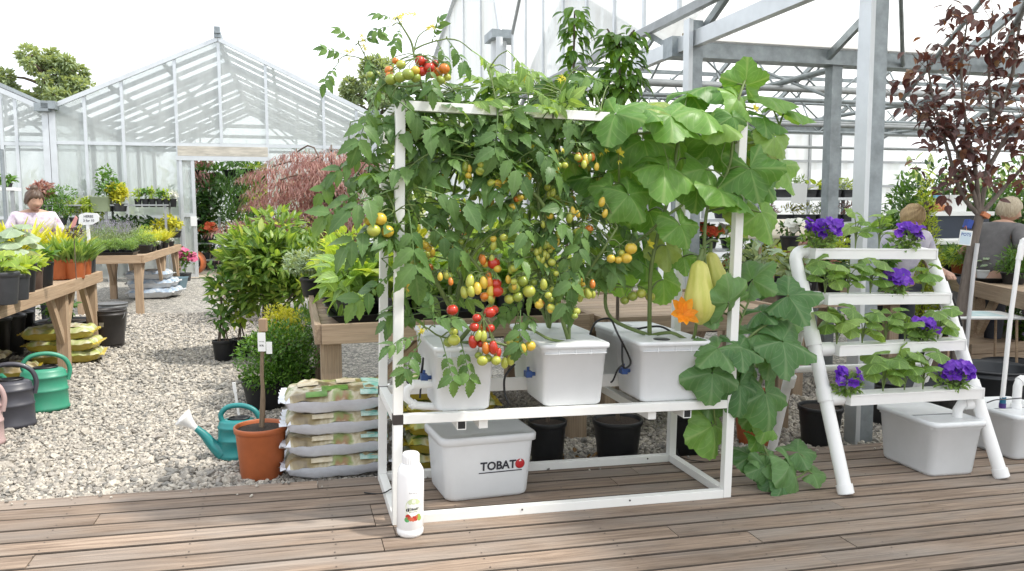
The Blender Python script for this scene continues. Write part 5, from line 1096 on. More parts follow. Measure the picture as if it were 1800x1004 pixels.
# ================================================================== benches
def bench(label, s0, s1_, t0, t1, ztop, legs_t, front=True, legs_both=True, mt=None, name='display_bench', ap=.095, slat=True, legw=.10):
    mt = mt or M_wood; g0 = sgz((s0+s1_)/2, (t0+t1)/2); t = thing(name, label, 'bench', MS @ T(s0, t0, g0)); w_, l = s1_-s0, t1-t0; z = ztop-g0
    Y = Matrix.Rotation(PI/2, 4, 'Z')
    def bd(nm, a, b, along='x'):
        # timber grain runs along local x of each board
        c = (Vector(a)+Vector(b))/2; h = (Vector(b)-Vector(a))/2
        rot = Matrix() if along == 'x' else (Matrix.Rotation(PI/2, 4, 'Z') if along == 'y' else Matrix.Rotation(-PI/2, 4, 'Y'))
        hh = Vector((abs((rot.inverted().to_3x3() @ h)[i]) for i in range(3)))
        return MB().box(-hh, hh).build(nm, mt, t, M=Matrix.Translation(c) @ rot, bevel=.003)
    bd('apron', (-.02,0,z-ap), (.02,l,z+.02), 'y'); bd('apron', (w_-.02,0,z-ap), (w_+.02,l,z+.02), 'y')
    bd('apron', (.021,-.02,z-ap), (w_-.021,.02,z+.02)); bd('apron', (.021,l-.02,z-ap), (w_-.021,l+.02,z+.02))
    sl = MB(); n = max(3, int(l/.16))
    for k in range(n): sl.box((.022, .03+k*(l-.05)/n, z-.025), (w_-.022, .03+(k+.93)*(l-.05)/n, z-.002))
    sl.build('slatted_top', M_woodg, t)
    for y in legs_t:
        for x in ((.08, w_-.08) if legs_both else (w_-.08,)):
            yy = y-t0; bd('leg', (x-legw/2, yy-legw/2, -.03), (x+legw/2, yy+legw/2, z-.03), 'z')
            for sg in ((-1, 1) if .25 < yy < l-.25 else ((1,) if yy <= .25 else (-1,))):
                c = MB(); L_ = .55; mm = T(x, yy+sg*.03, z-.55) @ Matrix.Rotation(-sg*R(38), 4, 'X') @ Matrix.Rotation(-PI/2, 4, 'Y')
                MB().box((0,-.04,-.025),(.60,.04,.025)).build('brace', mt, t, M=mm, bevel=.003)
    return t
ZB1 = .83+.06
bench('long left display bench with terracotta and black pots, apron cracked across', -3.7, -2.06, 3.2, 9.62, ZB1, [9.5, 8.35, 6.2])
bench('middle distance display bench carrying trays of herbs and lavender', -3.02, -2.10, 12.4, 16.4, .83+.09, [12.5, 14.6, 16.3])
# pots standing on the left bench
zt = ZB1+.005
def onb(px, py, z, rz=0): p = site(px, py, z=z); return MS @ T(p.x, p.y, z, rz)
potted('nearest charcoal pot on the left bench, cut by the left edge, yellowing leaves', onb(6,535,zt), .115, .235, M_dgrey, 'bigleaf', .17, .17, 1, n=9, size=.12, mt=L_lime)
potted('second charcoal pot on the left bench, pale seedlings drooping over it', onb(33,527,zt), .085, .20, M_dgrey, 'leafy', .11, .12, 2, mt=L_lime, n=60)
potted('black pot on the left bench with broad pale blue-green leaves', onb(37,517,zt), .125, .25, M_black, 'bigleaf', .21, .33, 3, n=13, size=.17, mt=L_sage)
potted('brown pot on the left bench beside the black labelled pot', onb(62,510,zt), .07, .20, mat('brown_pot', (.10,.065,.05), .5), 'leafy', .09, .12, 4, mt=L_lime, n=45)
potted('black pot with white price label on the left bench', onb(78,504,zt), .085, .22, M_black, 'leafy', .12, .13, 5, mt=L_mid, tag_=True, n=50)
potted('left terracotta pot of fine green herb on the left bench', onb(104,491,zt), .105, .21, M_terra, 'grass', .2, .26, 6, n=240)
potted('middle terracotta pot of fine green herb with a dark seed head on the left bench', onb(133,490,zt), .105, .20, M_terra, 'grass', .2, .25, 7, n=240)
potted('right narrow terracotta pot of herb on the left bench', onb(150,485,zt), .07, .19, M_terra, 'grass', .14, .22, 8, n=140)
potted('slim dark pot with two white labels at the far end of the left bench', onb(161,481,zt), .05, .19, M_dgrey, 'grass', .09, .2, 9, n=70, tag_=True)
# rows behind on the same bench
k = 20
for lab, s, t_, kind, Rr, H, mt, fm in (
    ('bushy feathery green plant behind the blue-green leaves on the left bench', -2.75, 7.6, 'herb', .26, .36, L_mid, None),
    ('bright green feathery plant at the back left of the left bench', -3.2, 7.9, 'herb', .28, .40, L_lime, None),
    ('pink-stalked plant behind the feathery one on the left bench', -3.1, 8.7, 'lav', .20, .50, L_lime, F_pnk),
    ('rosy flower stalks by the woman at the back of the left bench', -3.35, 9.3, 'lav', .20, .55, L_red, F_pnk),
    ('yellow upright spikes behind the terracotta pots on the left bench', -2.62, 8.9, 'grass', .18, .46, L_yel, None),
    ('pale yellow grassy plant at the end of the left bench', -2.38, 9.4, 'grass', .16, .38, L_yel, None),
    ('lime green bushy herb between the yellow spikes on the left bench', -2.9, 9.35, 'herb', .22, .36, L_lime, None),
    ('green bushy herb in mid bench behind the brown pot', -2.6, 8.2, 'herb', .2, .33, L_mid, None)):
    potted(lab, MS @ T(s, t_, zt), .10, .18, M_black, kind, Rr, H, k, mt=mt, fm=fm); k += 1
sh = thing('dried_flower', 'dark bristly seed head on a thin stake above the terracotta pots', 'seed head', onb(133,470,zt+.2)); MB().tube([(0,0,-.1),(0,0,.28)], .004, 5).build('stem', M_bark, sh)
MB().inst(NARROW, bush(3, [((0,0,.29),(.06,.06,.03))], 160, .03, NARROW)).build('head', leafmat('seed_brown', (.05,.03,.02), (.10,.07,.05), .1, .8, 0), sh)
# middle bench: trays, lavender and herbs
zt2 = .83+.09+.005
def tray(label, M, w_, d, h=.055, m_=None, rows=0, cols=0, pr=.03, kind=None, pm=None, seed=0, H=.1, mt=None, name='seed_tray', Rr=None, **kw):
    t = thing(name, label, 'tray', M); mb = MB(); a, b = w_/2, d/2
    mb.loft([rrect(a*.93,b*.93,.01,0.001), rrect(a,b,.012,h), rrect(a+.012,b+.012,.014,h), rrect(a+.012,b+.012,.014,h-.004), rrect(a+.001,b+.001,.012,h-.006)], caps=(True, False))
    mb.loft([rrect(a-.004,b-.004,.012,h), rrect(a*.92,b*.92,.01,.006)], caps=(False, True)); mb.build('tray', m_ or M_black, t); return t
def pot_grid(label, M, w_, d, rows, cols, r, h, pm, kind, Rr, H, seed, group, **k):
    """pots standing in a tray; copies of one pot share its meshes"""
    protos = []
    for i in range(rows):
        for j in range(cols):
            m = M @ T(-w_/2+w_*(j+.5)/cols, -d/2+d*(i+.5)/rows, .008, random.uniform(0,6), random.uniform(.88,1.1))
            if len(protos) < 3: protos.append(potted(label, m, r, h, pm, kind, Rr, H, seed+len(protos), group=group, **k))
            else: dup(random.choice(protos), m, label, group)
m = MS @ T(-2.55, 12.75, zt2); tray('black seed tray on the near end of the middle bench', m, .62, .42)
pot_grid('small pot of feathery green herb in the black tray on the middle bench', m, .6, .40, 2, 4, .065, .08, M_black, 'herb', .10, .15, 60, 'herb pots in the black tray', mt=L_grass)
for i, (s, t_, kind, mt, H) in enumerate(((-2.25,13.4,'herb',L_grass,.2),(-2.6,13.5,'lav',L_sage,.34),(-2.9,13.4,'lav',L_sage,.4),(-2.3,14.2,'herb',L_lime,.18),(-2.65,14.3,'lav',L_sage,.36),(-2.95,14.2,'herb',L_grass,.3),(-2.3,15.0,'grass',L_yel,.22),(-2.65,15.1,'herb',L_grass,.26),(-2.9,15.0,'lav',L_sage,.36),(-2.35,15.9,'grass',L_yel,.24),(-2.75,15.9,'herb',L_lime,.26))):
    potted(['pale green mound','silvery lavender clump','taller silver lavender','lime herb clump','mid bench lavender','grey-green herb','straw yellow grass','soft herb mound','back lavender','far yellow grass','far lime herb'][i]+' in a black pot on the middle bench, '+['right edge','centre','left side','right edge, second row','centre, second row','left side, second row','right edge, third row','centre, third row','left side, third row','right far end','left far end'][i], MS @ T(s, t_, zt2), .14, .13, M_black, kind, .23, H, 80+i, mt=mt, n=260 if kind == 'grass' else None)
for i, (px, kk) in enumerate(((288,0),(298,1),(307,2),(315,3))):
    potted('tiny pot %s along the right edge of the middle bench' % ('nearest the camera','second from the near end','third from the near end','farthest')[i], MS @ T(-2.16, 13.6+i*.7, zt2), .05, .10, M_black, 'herb', .06, .07, 95+i, mt=F_wht if i % 2 else L_grass, n=60)
# staged rack against the greenhouse front
rk = thing('staging_rack', 'two-tier metal staging rack in front of the greenhouse glass', 'rack', SS(-4.7, 17.5))
for z in (1.02, 1.56): MB().box((0,0,z-.03),(2.25,.7,z)).build('shelf', M_steel, rk)
for x in (.05, 1.1, 2.2):
    for y in (.05, .65): MB().box((x-.02,y-.02,0),(x+.02,y+.02,1.55)).build('post', M_steel, rk)
for i, px in enumerate((243,256,268,281,293,305)):
    p = site(px, 360, t=17.75); potted('%s pot in the row of six on the top shelf of the staging rack' % ('first','second','third','fourth','fifth','last white-flowered')[i], MS @ T(p.x, p.y, 1.66), .07, .17, M_black, 'leafy', .1, .26-.02*i, 110+i, mt=F_wht if i == 5 else L_lime if i % 2 == 0 else L_mid, n=60, size=.07)
for i, (px, Rr, H, kind, mt) in enumerate(((105,.42,.55,'ball',L_mid),(135,.35,.45,'herb',L_lime),(160,.25,.4,'ball',L_lime),(190,.3,.75,'leafy',L_mid),(212,.25,.40,'leafy',L_yel),(80,.3,.5,'leafy',L_red))):
    p = site(px, 380, t=17.6+.1*(i % 2)); potted(('big round green shrub','feathery lime plant','small lime shrub','tall loose leafy plant','golden leafy plant','dark red leafy plant')[i]+' on the staging rack behind the benches', MS @ T(p.x, p.y, 1.57 if i > 2 else 1.3), .14, .16, M_dgrey, kind, Rr, H, 120+i, mt=mt, n=1100 if kind != 'leafy' else 420, size={'ball':.06,'herb':.055,'leafy':.08}[kind])
for i, (px, mt) in enumerate(((215,L_dark),(235,L_dark),(258,L_dark),(278,L_yel),(295,L_yel),(308,L_yel))):
    p = site(px, 405, t=17.7); potted(('dark leafy pot at the left','second dark leafy pot','third dark leafy pot','pale yellow pot','second pale yellow pot','pale yellow pot at the right end')[i]+' on the lower shelf of the staging rack', MS @ T(p.x, p.y, 1.03), .12, .14, M_black, 'leafy', .2, .3, 130+i, mt=mt, n=90, size=.09)
pl_ = thing('planter_box', 'green plastic planter trough on the top shelf of the staging rack', 'planter', MS @ T(*site(178,350,t=17.6).xy, 1.57)); MB().loft([rrect(.16,.12,.04,0), rrect(.19,.14,.05,.28), rrect(.20,.15,.05,.30), rrect(.17,.12,.04,.30), rrect(.16,.11,.04,.2)]).build('box', mat('pale_green_plastic', (.22,.27,.16), .5), pl_)
# left pole with shelf
pp = at(12, 410, 9.6); o = MB().tube([(0,0,-1.2),(0,0,1.0)], .022, 10).build('pole', M_galv, M=Matrix.Translation((pp.x, pp.y, pp.z))); tag(o, 'slim galvanised pole standing at the left edge beside the woman', 'pole')
p = at(3, 330, 10.5); ws = thing('wall_shelf', 'white shelf with small pots at the far left edge', 'shelf', Matrix.Translation(p) @ Matrix.Rotation(YAW, 4, 'Z')); MB().box((-.5,-.15,-.04),(.18,.15,0)).build('board', M_paper, ws); MB().box((.13,-.12,-.9),(.17,-.08,-.04)).box((-.4,-.12,-.9),(-.36,-.08,-.04)).build('leg', M_steel, ws)
for i, x in enumerate((-.08, .08)): potted('small green plant %s on the white shelf at the far left edge' % ('left','right')[i], ws.matrix_world @ T(x, 0, 0), .05, .06, M_black, 'leafy', .08, .12, 140+i, n=40)
# handwritten sign with a pink hand on a stake
p = at(155, 405, 10.6); sg = thing('sign', 'white scribbled plant sign with a pink pointing hand on a stake', 'sign', Matrix.Translation(p))
MB().box((-.02,-.01,-.45),(.02,.01,.08)).build('stake', M_paper, sg)
bd = MB(); out = [(-.12,.09),(-.10,.21),(-.02,.235),(.13,.225),(.16,.19),(.15,.12),(.06,.075),(-.06,.07)]
bd.add([(x,-.012,z) for x, z in out]+[(x,.002,z) for x, z in out], [tuple(range(8)), tuple(range(15,7,-1))]+[(k,(k+1)%8+0,(k+1)%8+8,k+8)[::-1] for k in range(8)]); bo = bd.build('board', M_paper, sg)
text_mesh('HERBS', .045, 'lettering', mat('grey_ink', (.12,.12,.13), .6), bo, T(.02,-.0135,.17) @ FACE, bold=.001); text_mesh('3 for 10', .045, 'lettering', mat('grey_ink', (0,0,0)), bo, T(.02,-.0135,.115) @ FACE, bold=.001)
hd = MB(); out = [(-.24,-.02),(-.16,.06),(-.125,.16),(-.15,.195),(-.18,.14),(-.22,.08)]
hd.add([(x,-.02,z) for x, z in out]+[(x,-.008,z) for x, z in out], [tuple(range(6)), tuple(range(11,5,-1))]+[(k,(k+1)%6,(k+1)%6+6,k+6)[::-1] for k in range(6)]); hd.build('pointing_hand', mat('pink_card', (.62,.28,.26), .6), sg)

# ================================================================== bags
def bag_mesh(w_, d, h, seed, mats_, fin=True):
    mb = MB(); nu, nv = 26, 18; r_ = np.random.default_rng(seed); ph = r_.uniform(0, 6, 12)
    def surf(u, v, top):
        x, y = u*2-1, v*2-1
        e = (1-abs(x)**3.2)*(1-abs(y)**3.2); z = (e**.30)*h/2
        wr = .006*math.sin(9*x+ph[0]+3*y)+.005*math.sin(14*y+ph[1]+5*x)+.004*math.sin(23*x-11*y+ph[2]); wr *= (.3+abs(x)**2+abs(y)**2)*(.5+e)
        k = 1-.05*(1-abs(y))*abs(x)**2*0
        return (x*w_/2*(1-.04*abs(y)**4), y*d/2*(1-.05*abs(x)**4), h*.62+(z*.76+wr if top else -z*1.22+wr*.5))
    for top, m_ in ((True, 0), (False, 1)):
        V = []; U = []
        for j in range(nv+1):
            for i in range(nu+1): V.append(surf(i/nu, j/nv, top)); U.append((i/nu, j/nv))
        F = [(j*(nu+1)+i, j*(nu+1)+i+1, (j+1)*(nu+1)+i+1, (j+1)*(nu+1)+i) for j in range(nv) for i in range(nu)]
        if not top: F = [tuple(reversed(f)) for f in F]; mb.add(V, F, 1, True, U)
        else:
            # printed panel on the upper face, plain film round the rim
            edge = [F[0]]; mid = F[1:]
            mb.add(V, mid, 0, True, U); mb.add(V, edge, 1, True, U)
    if fin:
        for sx in (-1, 1):
            n = 16; V = []
            for i in range(n+1):
                y = -d/2*.97+d*.97*i/n; V += [(sx*w_/2*.97, y, h*.62+.004*math.sin(i*2.1+ph[3])), (sx*(w_/2+.028+.008*math.sin(i*1.7+ph[4])), y*.99, h*.62+.012*math.sin(i*1.9+ph[5]))]
            mb.add(V, [(2*i, 2*i+1, 2*i+3, 2*i+2) for i in range(n)], 1, True)
    return mb
def printmat(name, cols, scale=5, seed=0.0, rough=.32):
    m = bpy.data.materials.new(name); m.use_nodes = True; nt = m.node_tree; L = nt.links.new; p = nt.nodes['Principled BSDF']
    tc = nd(nt, 'ShaderNodeTexCoord'); mp = nd(nt, 'ShaderNodeMapping'); mp.inputs['Location'].default_value = (seed, seed*1.7, 0); L(tc.outputs['UV'], mp.inputs[0])
    ns = nd(nt, 'ShaderNodeTexNoise', i_Scale=float(scale), i_Detail=6.0, i_Distortion=.4); L(mp.outputs[0], ns.inputs['Vector'])
    cr = nd(nt, 'ShaderNodeValToRGB'); L(ns.outputs[0], cr.inputs[0]); cr.color_ramp.interpolation = 'LINEAR'; el = cr.color_ramp.elements
    for i, c in enumerate(cols):
        e = el[i] if i < 2 else el.new(.5); e.color = (*c, 1)
    for i, e in enumerate(sorted(range(len(el)))): el[i].position = .28+.44*i/(len(cols)-1); el[i].color = (*cols[i], 1)
    L(cr.outputs[0], p.inputs['Base Color']); p.inputs['Roughness'].default_value = rough; p.inputs['Coat Weight'].default_value = .3; return m
M_film = mat('white_bag_film', (.78,.80,.86), .35, noise=.15, nscale=12, bump=.35, bscale=25, coat=.2)
M_ysack = mat('yellow_bag_film', (.60,.47,.07), .35, noise=.3, nscale=7, bump=.35, bscale=25, coat=.3)
M_osack = mat('olive_bag_film', (.42,.33,.03), .38, noise=.3, nscale=7, bump=.35, bscale=25, coat=.2)
P_soil = printmat('compost_print', [(.09,.16,.05),(.15,.11,.06),(.28,.22,.11),(.52,.47,.34),(.24,.30,.10),(.30,.17,.09),(.58,.55,.45)], 3.0)
P_yel = printmat('yellow_bag_print', [(.62,.50,.07),(.66,.55,.12),(.30,.36,.10),(.60,.58,.40),(.55,.40,.08)], 3, 3.0)
P_gry = printmat('grey_bag_print', [(.55,.57,.60),(.62,.64,.66),(.25,.34,.45),(.65,.66,.68)], 4, 5.0)
def bag(label, M, w_, d, h, seed, m2, group, name='soil_bag', cat='bag of compost', panels=()):
    t = thing(name, label, cat, M, group); bag_mesh(w_, d, h, seed, m2).build('sack', m2, t)
    for (x0, y0, x1, y1, c) in panels:
        # printed blocks follow the swelling of the sack
        mb = MB()
        def f(u, v):
            a, b = x0+(x1-x0)*u, y0+(y1-y0)*v; e = (1-abs(a)**3.2)*(1-abs(b)**3.2); return (a*w_/2, b*d/2, h*.62+e**.30*h/2*.76+.006)
        mb.sheet(f, 8, 8).build('printed_panel', c, t)
    return t
c_teal = mat('print_teal', (.03,.30,.24), .35, noise=.6, nscale=20, col2=(.55,.66,.6)); c_cream = mat('print_cream', (.66,.62,.50), .35, noise=.4, nscale=12, col2=(.4,.3,.16)); c_green = mat('print_green', (.14,.30,.05), .35, noise=.5, nscale=14)
b0 = gnd(598, 849); sb = MSi @ b0
labs = ('bottom','second from the bottom','third from the bottom','top')
for i in range(4):
    z = gz(b0.x)+.005+i*.128; bag('%s white compost bag in the stack beside the terracotta sapling pot' % labs[i] if i < 3 else 'top white compost bag of the front stack, its colourful printed face upward', MS @ T(sb.x+random.uniform(-.012,.012), sb.y+.22, z, random.uniform(-.04,.04)), .60, .42, .15, 40+i, [P_soil, M_film], 'white compost bags stacked beside the sapling pot',
        panels=((.42,-.985,.94,-.80,c_teal),(-.5,-.985,-.1,-.86,c_cream)) if i < 3 else ((.42,-.985,.94,-.80,c_teal),(-.6,-.985,-.2,-.80,c_green),(.50,-.75,.93,.55,c_teal),(-.75,-.2,-.35,.35,c_cream),(.0,-.1,.38,.5,c_cream),(-.3,-.8,.2,-.35,c_green)))
b0 = gnd(806, 838); sb = MSi @ b0
for i in range(5): bag('%s yellow and green bag in the stack behind the reservoir tank' % ('lowest','second lowest','middle','second highest','topmost')[i], MS @ T(sb.x-.02+random.uniform(-.015,.015), sb.y+.24, gz(b0.x)+.005+i*.108, random.uniform(-.05,.05)), .55, .40, .13, 50+i, [P_yel, M_osack], 'yellow bags stacked behind the frame', panels=((-.9,-.8,-.6,.6,c_green),))
b0 = gnd(118, 640); sb = MSi @ b0
for i in range(3): bag('%s yellow soil bag under the left bench' % ('bottom','middle','top')[i], MS @ T(sb.x-.05+(.04,.02,-.02)[i], sb.y+.1, gz(b0.x)+.005+i*.115, (.1,-.05,.05)[i]), .62, .42, .14, 60+i, [P_yel, M_ysack], 'yellow soil bags under the left bench', panels=((-.2,-.7,.6,.5,c_cream),) if i == 2 else ())
b0 = gnd(45, 668); sb = MSi @ b0
bag('single printed bag lying flat near the left edge under the bench', MS @ T(sb.x-.25, sb.y+.1, gz(b0.x)+.005, .15), .62, .42, .13, 70, [P_soil, M_osack], None, panels=((-.1,-.7,.7,.2,c_cream),))
bag('dark printed bag on top of the flat bag near the left edge', MS @ T(sb.x-.5, sb.y+.2, gz(b0.x)+.115, .1), .62, .42, .12, 71, [P_soil, M_black], None)
b0 = gnd(262, 527); sb = MSi @ b0
for i, (dx, dy) in enumerate(((0,.25),(.1,.5),(-.02,.3),(.05,.55),(-.03,.35))): bag('%s white plastic sack heaped under the middle bench' % ('lowest front','lowest back','second front','second back','topmost')[i], MS @ T(sb.x+dx, sb.y+dy, gz(b0.x)+.005+(0,0,.15,.15,.30)[i], (.05,-.1,.12,0,-.08)[i]), .70, .5, .18, 75+i, [P_gry, mat('dull_white_sack', (.62,.63,.64), .5, noise=.2, nscale=9, bump=.4, bscale=22)], 'white sacks heaped under the middle bench', name='sack', cat='sack')
# ================================================================== watering cans, buckets
def can(label, M, col, rx=.155, ry=.095, H=.31, spout=None, rose=False, seed=0):
    t = thing('watering_can', label, 'watering can', M); m_ = mat('can_%d' % seed, col, .4, noise=.12, nscale=8, coat=.1)
    mb = MB(); prof = [(0,.002),(.9,.0),(.97,.012),(1.03,.016),(1.03,.035),(.985,.042),(.975,H*.47),(1.0,H*.48),(1.0,H*.52),(.965,H*.53),(.955,H*.78),(.985,H*.79),(.985,H*.83),(.94,H*.84),(.91,H*.93),(.78,H*.985),(.5,H)]
    mb.lathe([(a, z) for a, z in prof], 40, sx=rx, sy=ry); mb.lathe([(.5,H),(.52,H+.012),(.46,H+.012),(.44,H-.05),(0,H-.06)], 30, sx=rx, sy=ry, mat=1, M=T(rx*.1,0,0)); mb.build('body', [m_, M_black], t)
    MB().tube(smooth([Vector((-rx*.72,0,H*.93)), Vector((-rx*.80,0,H*1.12)), Vector((-rx*.45,0,H*1.30)), Vector((rx*.25,0,H*1.33)), Vector((rx*.85,0,H*1.2)), Vector((rx*1.08,0,H*.95)), Vector((rx*.98,0,H*.68))], 5), .0165, 10).build('handle', m_, t)
    if spout:
        P = [Vector(p) for p in spout]; sp_ = MB().tube(smooth(P, 5), np.interp(np.linspace(0,1,(len(P)-1)*5+1), [0,.35,1], [.058,.034,.016]), 14).build('spout', m_, t)
        if rose:
            d = (P[-1]-P[-2]).normalized(); q_ = d.to_track_quat('Z','Y').to_matrix().to_4x4()
            MB().lathe([(.018,-.03),(.019,.0),(.03,.03),(.055,.075),(.062,.085),(.058,.092),(0,.10)], 24, M=Matrix.Translation(P[-1]) @ q_).build('rose', M_pvc, sp_)
    return t
g1 = gnd(80, 722); can('emerald green watering can on the gravel at the left', Matrix.Translation(g1) @ Matrix.Rotation(.55, 4, 'Z'), (.045,.27,.17), H=.33, rx=.165, ry=.11, spout=[(-.10,-.02,.06),(-.19,-.05,.16),(-.24,-.09,.27),(-.27,-.12,.33)], seed=1)
g1 = gnd(20, 752); can('charcoal watering can partly cut off at the left edge', Matrix.Translation(g1) @ Matrix.Rotation(.5, 4, 'Z'), (.055,.056,.07), H=.34, rx=.155, ry=.11, spout=[(-.10,0,.06),(-.2,-.05,.18),(-.27,-.10,.33)], seed=2)
g1 = gnd(-34, 785); can('pale pink watering can barely showing at the left edge', Matrix.Translation(g1) @ Matrix.Rotation(.3, 4, 'Z'), (.45,.32,.31), H=.33, rx=.14, ry=.11, seed=3)
g1 = gnd(420, 806); can('teal watering can with a white rose behind the terracotta sapling pot', Matrix.Translation(g1) @ Matrix.Rotation(.1, 4, 'Z'), (.015,.20,.20), H=.255, rx=.125, ry=.085, spout=[(-.09,-.01,.05),(-.15,-.02,.10),(-.20,-.03,.17),(-.255,-.04,.225)], rose=True, seed=4)
o = MB().box((-.009,-.004,0),(.009,.004,.30)).box((-.012,-.005,.24),(.012,.005,.31)).build('plant_marker', M_pvc, M=Matrix.Translation(gnd(424,770)+Vector((0,0,.08))) @ Matrix.Rotation(-.12, 4, 'Y'), bevel=.002); tag(o, 'white plastic marker stake sticking up behind the teal watering can', 'marker')
def bucket(label, M, r, h, m_, rim=True, lid=False):
    t = thing('bucket', label, 'bucket', M); MB().lathe([(0,.002),(r*.80,.0),(r*.82,.01),(r*.97,h*.86),(r*1.03,h*.865),(r*1.03,h*.9),(r*.99,h*.905),(r*1.0,h*.97),(r*1.05,h*.975),(r*1.05,h),(r*.98,h),(r*.95,h-.02)]+([(r*.3,h-.01),(0,h-.008)] if lid else [(r*.83,.03),(0,.03)]), 32).build('tub', m_, t)
    MB().tube([(r*1.04*math.cos(a), -r*1.04*math.sin(a)*.25, h*.92-r*.9*math.sin(a)) for a in np.linspace(0,PI,14)], .004, 6).build('handle', M_steel, t); return t
g1 = gnd(197, 610); B_ = bucket('black bucket with a small label standing against the left bench end', Matrix.Translation(g1), .155, .42, mat('brownish_bucket', (.05,.045,.045), .5, noise=.3, nscale=8))
MB().box((-.025,-.001,-.025),(.025,.001,.025)).build('label', mat('faded_label', (.3,.28,.22), .7), B_, M=T(-.03,-.147,.27))
g1 = gnd(200, 583); bucket('grey lidded bucket just behind the black bucket', Matrix.Translation(g1+Vector((0,0,.0))), .17, .36, M_grey, lid=True)
g1 = gnd(115, 610); potted('wide black planter with a leggy succulent under the left bench', Matrix.Translation(g1), .30, .30, M_black, 'leafy', .2, .28, 150, mt=L_mid, n=160, size=.06)
for i, (px, py, r, h) in enumerate(((8,625,.22,.42),(-20,640,.22,.45),(35,612,.16,.4))):
    t = thing('plant_pot', ('tall dark empty tub under the left bench near the edge','dark tub cut by the left edge under the bench','narrow dark pot in the shade under the left bench')[i], 'pot', Matrix.Translation(gnd(px, py))); add_pot(t, r, h, M_black)
t = thing('plant_pot', 'dark blue-grey tray box under the far end of the middle bench', 'pot', Matrix.Translation(gnd(303,510))); MB().loft([rrect(.2,.15,.03,0), rrect(.24,.19,.03,.22), rrect(.25,.2,.03,.24), rrect(.22,.17,.03,.24), rrect(.2,.15,.03,.08)]).build('box', mat('slate_blue', (.12,.2,.25), .5), t)
# ================================================================== terracotta pot with the bare sapling and its tag
g1 = gnd(461, 836); sp_t = thing('potted_sapling', 'bare grafted sapling stem with a white tag in a terracotta pot on the gravel', 'potted sapling', Matrix.Translation(g1)); add_pot(sp_t, .150, .305, M_terra, taper=.80)
MB().tube(smooth([Vector((.01,0,.28)), Vector((.022,0,.45)), Vector((.018,0,.62)), Vector((.03,0,.80)), Vector((.035,0,.93))], 5), .0115, 8).tube([(-.005,.004,.28),(.022,.004,.62)], .007, 6).build('stem', mat('sapling_bark', (.23,.17,.11), .8, noise=.4, nscale=30, stretch=(3,3,.5)), sp_t)
MB().box((.012,-.016,.86),(.058,.012,.935)).build('brown_tag', mat('kraft_tag', (.32,.22,.14), .7), sp_t, bevel=.004)
tgm = MB().box((.005,-.017,.745),(.05,-.013,.855)); tg = tgm.build('white_tag', M_paper, sp_t, bevel=.001); MB().box((.052,-.012,.73),(.085,-.008,.80)).build('white_tag', M_paper, sp_t, M=T(0,0,0))
text_mesh('LEAF ROSE', .0085, 'tag_lettering', M_ink, tg, T(.028,-.0178,.80) @ FACE, ext=0, sx=.75); text_mesh('SOIL', .015, 'tag_lettering', M_ink, tg, T(.028,-.0178,.775) @ FACE, bold=.0004, ext=0, sx=.9)
# ================================================================== shrubs by the path
def shrub(name, label, cat, base, pot_r, pot_h, pm, blobs, n, size, tm, mt, seed, stems=6, stem_m=None, up=.5, lean=0, extra=None, spread=.5, rnd=.5):
    t = thing(name, label, cat, Matrix.Translation(base)); 
    if pot_r: add_pot(t, pot_r, pot_h, pm)
    r_ = random.Random(seed); mb = MB(); mb.inst(tm, bush(seed, blobs, n, size, tm, up, rnd=rnd)); mb.build('foliage', mt, t)
    st = MB()
    for _ in range(stems):
        c, rad = r_.choice(blobs); st.tube(smooth([Vector((r_.uniform(-.5,.5)*(pot_r or .08), r_.uniform(-.5,.5)*(pot_r or .08), pot_h-.03)), Vector((c[0]*.4, c[1]*.4, pot_h+(c[2]-pot_h)*.5)), Vector(c)], 4), .008, 6)
    st.build('stem', stem_m or M_bark, t); return t
B0 = gnd(470, 715); shrub('potted_shrub', 'dense rounded dark green box shrub behind the teal watering can', 'shrub', B0, .19, .22, M_black, lumpy(1, (0,0,.40), (.40,.36,.29), 14, .42), 5200, .032, LEAF, L_box, 1)
B0 = gnd(508, 680); shrub('potted_shrub', 'yellow-green golden shrub between the box shrub and the wooden bench', 'shrub', B0, .14, .22, M_black, lumpy(2, (-.02,0,.56), (.20,.2,.24), 8), 1700, .032, LEAF, L_yel, 2); 
B0 = gnd(535, 690); shrub('potted_shrub', 'feathery olive shrub tucked against the wooden bench corner', 'shrub', B0, .12, .2, M_black, lumpy(3, (0,0,.42), (.16,.2,.26), 8), 1200, .04, NARROW, L_mid, 3)
B0 = gnd(415, 635); B0v = Vector((B0.x+.32, B0.y+.15, B0.z))
shrub('potted_shrub', 'large leafy variegated laurel-like shrub at the right of the gravel path', 'shrub', B0v, .2, .26, M_black, lumpy(4, (0.16,0,.98), (.60,.50,.44), 24, .42)+[((.1,-.05,1.38),(.25,.25,.15)),((-.36,-.1,.72),(.2,.25,.22)),((.3,-.2,.7),(.3,.25,.25))], 3700, .125, leaf_T(.36, 6, .12, .25), L_var, 4, stems=12, up=.45, rnd=.45)
B0 = gnd(393, 635); shrub('potted_shrub', 'slim heart-leaved young plant in a small black pot at the path edge', 'shrub', B0, .105, .22, M_black, [((0,0,.62),(.14,.14,.22)),((.02,0,.42),(.12,.1,.1)),((0,0,.85),(.16,.16,.2))], 150, .09, OVATE, L_mid, 5, stems=4)
B0 = gnd(425, 628); shrub('potted_shrub', 'green stemmed plant in a black pot with orange label behind the heart-leaved one', 'shrub', B0, .11, .2, M_black, [((0,0,.6),(.16,.16,.25))], 130, .09, OVATE, L_lime, 6, stems=4)
